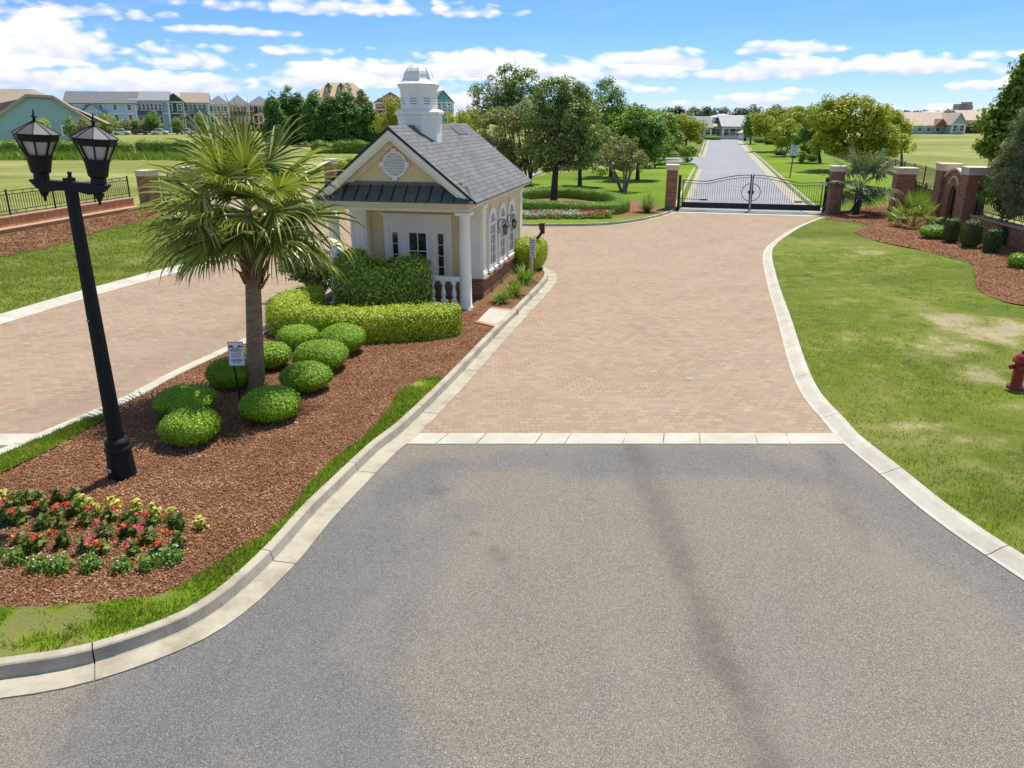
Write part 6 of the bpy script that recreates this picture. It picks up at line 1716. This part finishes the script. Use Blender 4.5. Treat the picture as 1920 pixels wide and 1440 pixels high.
# far woods
def wood(px0, px1, Y, yt, nclump, rc, leaf, lab, yv=5):
    n = int((px1 - px0) / 9); lob = []
    for k in range(n):
        px = px0 + (px1 - px0) * (k + .5) / n + rnd.uniform(-3, 3); z = ht(Y, yt + rnd.uniform(-yv, yv)); w = 7 * Y / F_PX
        lob.append((xat(px, Y, 5), Y + rnd.uniform(-12, 12), z * .62, w, w, z * .42)); lob.append((xat(px, Y, 5), Y + rnd.uniform(-12, 12), z * .25, w * 1.2, w, z * .3))
    P, N, _ = clump_points(lob, nclump, 30, rc, shell=.4); V, F = leaf_quads(P, N, leaf, leaf * .6)
    tag(np_obj('treeline', V, F, M['far_wood'], None), lab, 'woods', kind='stuff')
wood(1180, 1300, 330, 206, 380, 1.6, 1.0, 'dark woods behind the houses left of the road end')
wood(1295, 1560, 360, 203, 850, 1.7, 1.0, 'dark pine woods on the skyline behind the road end houses')
wood(1640, 1960, 720, 209, 750, 3.0, 1.8, 'hazy low woods on the right skyline', 2.5)
wood(860, 1200, 520, 208, 500, 2.4, 1.4, 'far woods seen between the trees behind the guardhouse', 3)

# ------------------------------------------------------------------ houses
def col(name, c, r=.75, v=.06): 
    if name not in M: M[name] = simple(name, c, r, v, 1.2)
    return M[name]
for k, c in dict(teal=(.34, .50, .47), blue=(.46, .60, .74), steel_blue=(.27, .38, .50), pale_blue=(.45, .56, .66), dark_green=(.06, .085, .08), slate=(.32, .38, .45), maroon=(.20, .035, .03), tan=(.46, .36, .25), yellow=(.78, .62, .26), coral=(.62, .23, .15), aqua=(.13, .40, .42), offwhite=(.72, .70, .65), brickred=(.25, .10, .07), orange=(.55, .28, .12), bluegrey=(.40, .46, .50)).items(): col('siding_' + k, c)
for k, c in dict(brown=(.29, .225, .175), dgrey=(.14, .14, .15), grey=(.22, .235, .24), tan=(.47, .365, .285), pale=(.37, .375, .375), rust=(.58, .40, .26), white=(.48, .48, .48)).items(): col('roofing_' + k, c, .9, .12)
def add_windows(t, wins, y=0, fr=.14):
    for (u, v, w, h) in wins:
        o = one(lambda b: (b.box(u - w / 2 - fr, u - w / 2, y - .08, y, v - fr, v + h + fr), b.box(u + w / 2, u + w / 2 + fr, y - .08, y, v - fr, v + h + fr), b.box(u - w / 2, u + w / 2, y - .08, y, v + h, v + h + fr), b.box(u - w / 2, u + w / 2, y - .08, y, v - fr, v), b.box(u - w / 2, u + w / 2, y - .05, y, v + h * .48, v + h * .53)), 'window', M['white'], t)
        one(lambda b: b.box(u - w / 2, u + w / 2, y - .03, y - .005, v, v + h), 'pane', M['glass'], o)
def gable_roof(b, x0, x1, y0, y1, ze, zr, th=.25, along='x', ov=.4):
    if along == 'x':
        ym = (y0 + y1) / 2; s_ = (zr - ze) / (ym - y0)
        for sg, ye in ((-1, y0 - ov), (1, y1 + ov)):
            b.prism([(ye, ze - ov * s_), (ym, zr), (ym, zr + th), (ye, ze - ov * s_ + th)], x0 - ov, x1 + ov, 'x')
    else:
        xm = (x0 + x1) / 2; s_ = (zr - ze) / (xm - x0)
        for xe in (x0 - ov, x1 + ov):
            b.prism([(xe, ze - ov * s_), (xm, zr), (xm, zr + th), (xe, ze - ov * s_ + th)], y0 - ov, y1 + ov, 'y')
def hip_roof(b, x0, x1, y0, y1, ze, zr, ov=.5):
    x0 -= ov; x1 += ov; y0 -= ov; y1 += ov; ym = (y0 + y1) / 2; h = min((y1 - y0) / 2, (x1 - x0) / 2 - .1)
    b.add([(x0, y0, ze), (x1, y0, ze), (x1, y1, ze), (x0, y1, ze), (x0 + h, ym, zr), (x1 - h, ym, zr)], [(0, 1, 5, 4), (1, 2, 5), (2, 3, 4, 5), (3, 0, 4), (3, 2, 1, 0)])
def house(lab, Y, px0, px1, ye, yr, depth, wm, rm, rz=0, kind='side', rows=(), wn=4, ww=1.0, wh=1.5, extra=None, group=None, cat='house', name='house', fix=None):
    s_ = Y * CT / F_PX; w = (px1 - px0) * s_; ze, zr = ht(Y, ye), ht(Y + depth * .5, yr)
    t = empty(name, (xat((px0 + px1) / 2, Y), Y, 0), rz, lab, cat, group)
    hw = w / 2
    one(lambda b: b.box(-hw, hw, 0, depth, 0, ze), 'wall', M['siding_' + wm], t)
    if kind == 'side':
        one(lambda b: gable_roof(b, -hw, hw, 0, depth, ze, zr), 'roof', M['roofing_' + rm], t)
        def ends(b):
            for x in (-hw, hw - .2): b.prism([(0, ze), (depth, ze), (depth / 2, zr)], x, x + .2, 'x')
        one(ends, 'gable_end', M['siding_' + wm], t)
    elif kind == 'front':
        one(lambda b: gable_roof(b, -hw, hw, 0, depth, ze, zr, along='y'), 'roof', M['roofing_' + rm], t)
        one(lambda b: b.prism([(-hw, ze), (hw, ze), (0, zr)], 0, .2, 'y'), 'gable_end', M['siding_' + wm], t)
    else: one(lambda b: hip_roof(b, -hw, hw, 0, depth, ze, zr), 'roof', M['roofing_' + rm], t)
    one(lambda b: (b.box(-hw - .05, -hw + .3, -.06, -.005, 0, ze - .02), b.box(hw - .3, hw + .05, -.06, -.005, 0, ze - .02), b.box(-hw + .3, hw - .3, -.06, -.005, ze - .4, ze - .02)), 'trim', M['white'], t)
    W_ = []
    for v in rows:
        for k in range(wn): W_.append((-hw + w * (k + .5) / wn, v, ww, wh))
    add_windows(t, W_, 0, .24 if group else .14)
    if group: one(lambda b: b.box(-hw, hw, -.10, -.005, 5.55, 5.85), 'belt_course', M['white'], t)
    if extra: extra(t, hw, ze, zr)
    return t
# teal house at far left with a clipped gable
Yt = 126; sT = Yt * CT / F_PX
def teal():
    t = empty('house', (xat(60, Yt), Yt, 0), .45, 'teal sided house with brown roof and clipped gable behind the twin lanterns', 'house')
    X = lambda px: (px - 60) * sT * .9; Z = lambda py: ht(Yt, py); XD = lambda px, d: X(px) * (1 + d / 150); ZD = lambda py, d: 5 + (Z(py) - 5) * (1 + d / 140)
    poly = [(X(-70), 0), (X(166), 0), (X(166), Z(228)), (X(104), Z(185)), (X(57), Z(183)), (X(0), Z(216)), (X(-70), Z(218))]
    one(lambda b: b.prism(poly, 0, 12, 'y'), 'wall', M['siding_teal'], t)
    def rf_(b):
        for p, q in (((-4, 220), (57, 181)), ((57, 181), (104, 183)), ((104, 183), (172, 233))):
            b.prism([(X(p[0]), Z(p[1])), (X(q[0]), Z(q[1])), (X(q[0]), Z(q[1]) + .35), (X(p[0]), Z(p[1]) + .35)], -.5, 12.3, 'y')
        ze = Z(219)
        b.add([(X(-120), 4, Z(214)), (XD(-120, 14), 14, ZD(167, 14)), (XD(57, 14), 14, ZD(167, 14)), (X(57), .4, Z(182.5)), (X(104), .4, Z(184.5)), (XD(188, 10), 10, ZD(232, 10)), (X(-4), .4, Z(219)), (X(-120), .4, Z(221)), (XD(188, 20), 20, ZD(232, 20)), (XD(-120, 26), 26, ZD(214, 26))],
              [(7, 6, 3, 0), (0, 3, 2, 1), (3, 4, 2), (4, 5, 2), (5, 8, 2), (1, 2, 8, 9)])
    one(rf_, 'roof', M['roofing_brown'], t)
    def rk_(b):
        for p, q in (((-4, 220), (57, 181)), ((57, 181), (104, 183)), ((104, 183), (172, 233))):
            b.bar((X(p[0]), -.55, Z(p[1]) + .12), (X(q[0]), -.55, Z(q[1]) + .12), .12, .42)
    one(rk_, 'rake_board', M['siding_tan'], t)
    add_windows(t, [(X(123), Z(253), 1.7, 1.25), (X(143), Z(253), 1.7, 1.25)], 0, .22)
    for px in (12, 81, 89, 102, 122): one(lambda b: b.lathe([(.02, 0), (.14, .1), (.1, .28)], 8, (X(px), -.15), M=Matrix.Translation((0, 0, Z(229.5)))), 'wall_light', M['white'], t)
teal()
# row of three-storey townhouses
def porch(u0, u1, z0, z1, zp, m='roofing_dgrey', wall='siding_pale_blue', dep=1.6):
    def f(t, hw, ze, zr):
        um = (u0 + u1) / 2
        one(lambda b: (b.prism([(u0 - .4, z1), (u1 + .4, z1), (um, zp)], -dep, -.01, 'y')), 'porch_gable', M[wall], t)
        one(lambda b: [b.prism([(u - .0, z1 - .1), (um, zp), (um, zp + .3), (u, z1 + .2)], -dep - .3, 0, 'y') for u in (u0 - .8, u1 + .8)], 'porch_roof', M[m], t)
        one(lambda b: [b.box(x - .18, x + .18, -dep + .05, -dep + .4, 0, z1) for x in np.linspace(u0, u1, 4)], 'porch_post', M['white'], t)
        one(lambda b: b.box(u0, u1, -dep + .1, -.02, z0 - .3, z0), 'porch_floor', M['white'], t)
    return f
def canopy(u0, u1, z, m='roofing_dgrey', dep=1.4):
    def f(t, hw, ze, zr):
        one(lambda b: b.prism([(-dep, z), (0, z + .9), (0, z), (-dep, z - .15)], u0, u1, 'x'), 'canopy', M[m], t)
    return f
def multi(*fs):
    def f(t, hw, ze, zr):
        for g in fs: g(t, hw, ze, zr)
    return f
TG = 'three storey townhouses beyond the left field'
house('pale blue townhouse with dark roof and small front porch gable, left end of the row', 244, 131, 252, 194, 173, 16, 'blue', 'dgrey', rz=.33, rows=(6.6, 3.6), wn=5, ww=1.0, wh=1.6, extra=porch(-5.2, .8, 3.2, 5.6, 8.3), group=TG)
house('grey roofed blue townhouse with long window bands next to the pale blue one', 250, 250, 316, 189, 173, 16, 'steel_blue', 'grey', rz=.33, rows=(), wn=0, extra=multi(lambda t, hw, ze, zr: add_windows(t, [(-hw + 1.4 + k * 1.15, v, .75, 1.8) for k in range(7) for v in (6.6, 2.8)], -.05), canopy(-5.5, 3.2, 5.6)), group=TG)
house('dark green gabled townhouse in the middle of the row', 256, 314, 346, 190, 177, 16, 'dark_green', 'brown', rz=.33, kind='front', rows=(6.6, 2.8), wn=2, ww=1.0, wh=1.7, extra=canopy(-3, 3, 4.7), group=TG)
house('brown roofed townhouse with grey front and white windows right of the dark green one', 262, 344, 392, 193, 175, 16, 'slate', 'brown', rz=.32, rows=(6.6, 3.0), wn=3, ww=1.2, wh=1.8, extra=multi(porch(-.5, 3.2, 2.6, 5.2, 7.0, wall='siding_slate'), canopy(-4, -.8, 4.7, 'roofing_brown')), group=TG)
house('tan townhouse with dark hip roof seen over the palm fronds', 270, 392, 430, 196, 179, 16, 'tan', 'dgrey', rz=.30, kind='hip', rows=(6.4, 3.0), wn=3, group=TG)
house('orange fronted townhouse behind the palm crown', 276, 428, 468, 197, 178, 16, 'orange', 'dgrey', rz=.30, kind='hip', rows=(6.2, 3.0), wn=3, extra=canopy(-3, 3, 5.4), group=TG)
house('red townhouse at the right end of the row beside the cypresses', 284, 466, 512, 197, 180, 16, 'maroon', 'dgrey', rz=.28, kind='hip', rows=(6.4, 3.0), wn=3, extra=porch(-2.5, 2.5, 2.6, 5.0, 6.2, wall='siding_offwhite'), group=TG)
def dormers(t, hw, ze, zr):
    for u in (-3.6, .1):
        o = one(lambda b: b.box(u - .8, u + .8, 1.2, 4, ze + .6, zr - 1.2), 'dormer', M['siding_yellow'], t)
        one(lambda b: b.prism([(u - 1.1, zr - 1.25), (u + 1.1, zr - 1.25), (u, zr - .1)], .9, 4.4, 'y'), 'dormer_roof', M['roofing_dgrey'], o)
        add_windows(t, [(u, ze + 1.3, .8, 1.7)], 1.2)
house('tall yellow house with tan roof and two dormers rising behind the cypresses', 250, 592, 692, 182, 155, 9, 'yellow', 'rust', rz=.18, kind='hip', rows=(9.0, 5.5), wn=5, extra=dormers)
def gallery(zs, m='white'):
    def f(t, hw, ze, zr):
        for z in zs:
            one(lambda b: b.box(-hw, hw, -1.8, -.02, z - .25, z), 'balcony', M['white'], t)
            one(lambda b: [b.box(-hw + .05 + k * (2 * hw - .1) / 24 - .03, -hw + .05 + k * (2 * hw - .1) / 24 + .03, -1.75, -1.68, z, z + 1) for k in range(25)] + [b.box(-hw, hw, -1.78, -1.65, z + 1, z + 1.1)], 'balustrade', M[m], t)
        one(lambda b: [b.box(x - .16, x + .16, -1.8, -1.5, 0, ze) for x in np.linspace(-hw + .2, hw - .2, 4)], 'post', M['white'], t)
    return f
house('coral house with white balconies left of the cupola', 240, 704, 764, 192, 175, 12, 'coral', 'brown', rz=.12, kind='front', rows=(1.2, 4.6, 7.8), wn=3, ww=1.2, wh=1.9, extra=gallery((3.6, 6.8), 'siding_coral'))
house('aqua house with dark roof right of the cupola', 236, 815, 850, 191, 172, 12, 'aqua', 'dgrey', rz=.2, kind='front', rows=(4.6, 7.6), wn=2, extra=gallery((6.8,)))
# houses at the road end
house('grey roofed pale house at the left of the road end', 186, 1286, 1336, 240, 220, 12, 'bluegrey', 'grey', rz=-.1, rows=(.9,), wn=4, ww=1.1, wh=1.4)
house('brick gabled house in the middle of the road end', 190, 1334, 1362, 238, 222, 12, 'brickred', 'tan', rz=-.1, rows=(.9,), wn=2, extra=lambda t, hw, ze, zr: (add_windows(t, [(.0, ze + .8, .9, 1.2)], 2.2), one(lambda b: b.box(-.8, .8, 2.2, 5, ze + .1, ze + 2.2), 'dormer', M['white'], t)))
house('pale grey roofed house with white porch at the right of the road end', 186, 1358, 1420, 238, 218, 13, 'offwhite', 'pale', rz=-.1, rows=(.7,), wn=5, ww=1.3, wh=1.6)
house('white hipped roof house behind the road end houses', 260, 1325, 1412, 226, 213, 18, 'offwhite', 'white', kind='hip')
house('small white garage at the right of the road end', 172, 1398, 1422, 250, 243, 6, 'offwhite', 'pale', rz=-.1, kind='front')
house('far flat house among the trees left of the road end', 250, 1190, 1235, 220, 213, 10, 'offwhite', 'white', kind='hip')
# right houses
house('long brown roofed single storey house beyond the right field', 238, 1703, 1788, 236, 212, 14, 'bluegrey', 'tan', rows=(.8,), wn=5, ww=1.2, wh=1.6,
      extra=lambda t, hw, ze, zr: [(one(lambda b: b.prism([(u - s_, ze - .2), (u + s_, ze - .2), (u, ze + s_ * .9)], -1.4, 3, 'y'), 'porch_gable', M['siding_brickred'], t)) for u, s_ in ((3.0, 2.2), (5.6, 1.6))])
house('teal and white gabled house right of the long brown roof', 234, 1788, 1814, 232, 213, 14, 'teal', 'tan', kind='front', rows=(.8,), wn=2, ww=1.1, wh=1.6)
house('brown roofed house half hidden by the right edge tree', 246, 1812, 1880, 226, 208, 14, 'tan', 'tan', rows=(1.2,), wn=4)
house('grey house left of the long brown roof, partly behind the yellow tree', 246, 1672, 1703, 230, 215, 14, 'bluegrey', 'dgrey', rows=(.9,), wn=3)
house('pale hip roofed hall behind the brown roofs', 330, 1748, 1812, 219, 207, 30, 'offwhite', 'white', kind='hip')
tb = empty('apartment_building', (xat(1810, 1500), 1500, 0), 0, 'tiny pinkish tower block far on the right skyline', 'building')
X_ = 1500 * CT / F_PX
one(lambda b: (b.box(-15 * X_, 2 * X_, 0, 20, 0, ht(1500, 195)), b.box(2 * X_, 12 * X_, 5, 25, 0, ht(1500, 191)), b.box(12 * X_, 16 * X_, 8, 20, 0, ht(1500, 197))), 'wall', col('siding_pinkish', (.42, .33, .31)), tb)
one(lambda b: [b.box(-14 * X_ + k * 2.2 * X_, -13 * X_ + k * 2.2 * X_, -.5, -.1, 8 + v * 3.2, 9.6 + v * 3.2) for k in range(7) for v in range(6)], 'windows', M['glass'], tb)

# ------------------------------------------------------------------ small trees, cars and poles before the townhouses
for i, (px, yt, w, mt, lab) in enumerate(((158, 222, 18, 'bronze_tree', 'thin young tree before the teal house, left'), (134, 222, 18, 'far_hedge', 'pale young tree before the teal house windows'), (82, 224, 22, 'bright_tree', 'light green shrub at the teal house wall by the left lantern'), (203, 215, 26, 'bright_tree', 'rounded green tree before the pale blue townhouse porch'),
        (235, 226, 20, 'bronze_tree', 'brownish shrub right of the pale blue townhouse porch'), (254, 226, 16, 'leafy', 'small palm like tree before the grey roofed townhouse'), (285, 210, 20, 'leafy', 'dark round tree before the grey roofed townhouse'), (272, 228, 18, 'bronze_tree', 'dark bronze bush left of the dark round tree'),
        (292, 226, 22, 'pine', 'grey green young tree below the dark round tree'), (332, 222, 16, 'leafy', 'green tree before the dark green townhouse'), (376, 214, 18, 'leafy', 'green palm like tree before the brown roofed townhouse'), (182, 234, 30, 'far_hedge', 'low green shrub bank at the left townhouse foot'), (215, 238, 34, 'far_hedge', 'low green shrub bank below the townhouse porch'))):
    Y = 232 if px > 170 else 121; yb = 247 if px > 170 else 262; h = yb - yt
    tree('small_tree', lab, 'tree', Y + rnd.uniform(-3, 3), px, [(px, yt + h * .4, w * .5, h * .4), (px + 2, yt + h * .65, w * .45, h * .32)], 55, 34, 1.0 if Y > 200 else .5, .42 if Y > 200 else .22, mt, .14, limb=8)
def car(px, Y, c, lab, rz):
    t = empty('parked_car', (xat(px, Y, .7), Y, 0), rz, lab, 'car')
    one(lambda b: (b.prism([(-2.2, .35), (2.2, .35), (2.25, .75), (2.1, .95), (1.2, 1.0), (-1.9, 1.02), (-2.2, .9)], -.88, .88, 'y')), 'body', c, t, bevel=.08)
    cb_ = one(lambda b: b.prism([(-1.7, 1.0), (1.15, 1.0), (.5, 1.5), (-1.2, 1.52)], -.74, .74, 'y'), 'windows', M['glass'], t, bevel=.06)
    one(lambda b: b.prism([(-1.2, 1.50), (.5, 1.48), (.4, 1.56), (-1.1, 1.57)], -.72, .72, 'y'), 'roof', c, t)
    for x in (-1.4, 1.4):
        for s_ in (-1, 1):
            w = one(lambda b: b.lathe([(.33, -.11), (.35, -.08), (.35, .08), (.33, .11)], 14, M=Matrix.Translation((x, s_ * .80, .34)) @ Matrix.Rotation(PI / 2, 4, 'X')), 'wheel', M['gate_black'], t)
            one(lambda b: b.lathe([(.2, -.125), (.2, .125)], 10, M=Matrix.Translation((x, s_ * .80, .34)) @ Matrix.Rotation(PI / 2, 4, 'X')), 'rim', M['steel'], w)
    for s_ in (-1, 1): one(lambda b: b.box(2.16, 2.24, s_ * .62 - .18, s_ * .62 + .18, .68, .82), 'headlight', M['frost'], t)
cw, cd, ct_ = simple('car_white', (.75, .75, .75), .3, .03), simple('car_dark', (.04, .045, .05), .3, .1), simple('car_teal', (.10, .22, .25), .3, .1)
car(228, 226, cw, 'white car parked before the pale blue townhouse', .1); car(262, 228, cd, 'dark car parked under the trees before the grey townhouse', .05); car(300, 228, cw, 'white car parked right of the grey green young tree', 0)
car(352, 230, cw, 'white car parked before the brown roofed townhouse', -.1); car(392, 232, ct_, 'teal car parked behind the palm fronds', -.1); car(420, 234, cd, 'dark car parked right of the teal one', -.1)

# ------------------------------------------------------------------ speed limit sign and far lamp
x, y = at(1481, 331, .05)
sp_ = empty('speed_limit_sign', (x, y, 0), math.radians(-12), 'white speed limit 25 sign on a black post on the right verge', 'sign')
hz = ht(y, 272)
lean = Matrix.Rotation(math.radians(3.0), 4, 'Y')
one(lambda b: b.box(-.04, .04, -.03, .03, -.05, hz + .1), 'post', GB_, sp_, M=lean)
pn = one(lambda b: b.box(-.34, .34, -.055, -.032, hz - .86, hz), 'panel', M['sign_white'], sp_, M=lean, bevel=.01)
one(lambda b: (b.box(-.32, .32, -.058, -.055, hz - .045, hz - .025), b.box(-.32, .32, -.058, -.055, hz - .835, hz - .815), b.box(-.32, -.30, -.058, -.055, hz - .815, hz - .045), b.box(.30, .32, -.058, -.055, hz - .815, hz - .045)), 'border', M['ink'], pn, M=lean)
for s_, sz, z in (('SPEED', .19, hz - .15), ('LIMIT', .19, hz - .32), ('25', .48, hz - .60)):
    text_mesh(s_, sz, M['ink'], pn, lean @ Matrix.Translation((0, -.058, z)) @ Matrix.Rotation(PI / 2, 4, 'X'), depth=.004)
Yl = 168
fl_ = empty('street_lamp', (xat(1398, Yl, 2), Yl, 0), 0, 'distant black street lamp with a small red sign at the road end', 'street lamp')
hl = ht(Yl, 228)
one(lambda b: b.lathe([(.28, 0), (.25, .7), (.15, .8), (.12, hl - .9)], 10), 'pole', BK, fl_)
one(lambda b: b.lathe([(.12, hl - .9), (.25, hl - .75), (.34, hl - .25), (.36, hl - .22), (.08, hl), (.02, hl + .15)], 8), 'lantern', BK, fl_)
one(lambda b: b.lathe([(.55, -.02), (.55, .02)], 8, rot=PI / 8, smooth=False, M=Matrix.Translation((0, -.2, ht(Yl, 246))) @ Matrix.Rotation(PI / 2, 4, 'X')), 'red_sign', M['red_ink'], fl_)
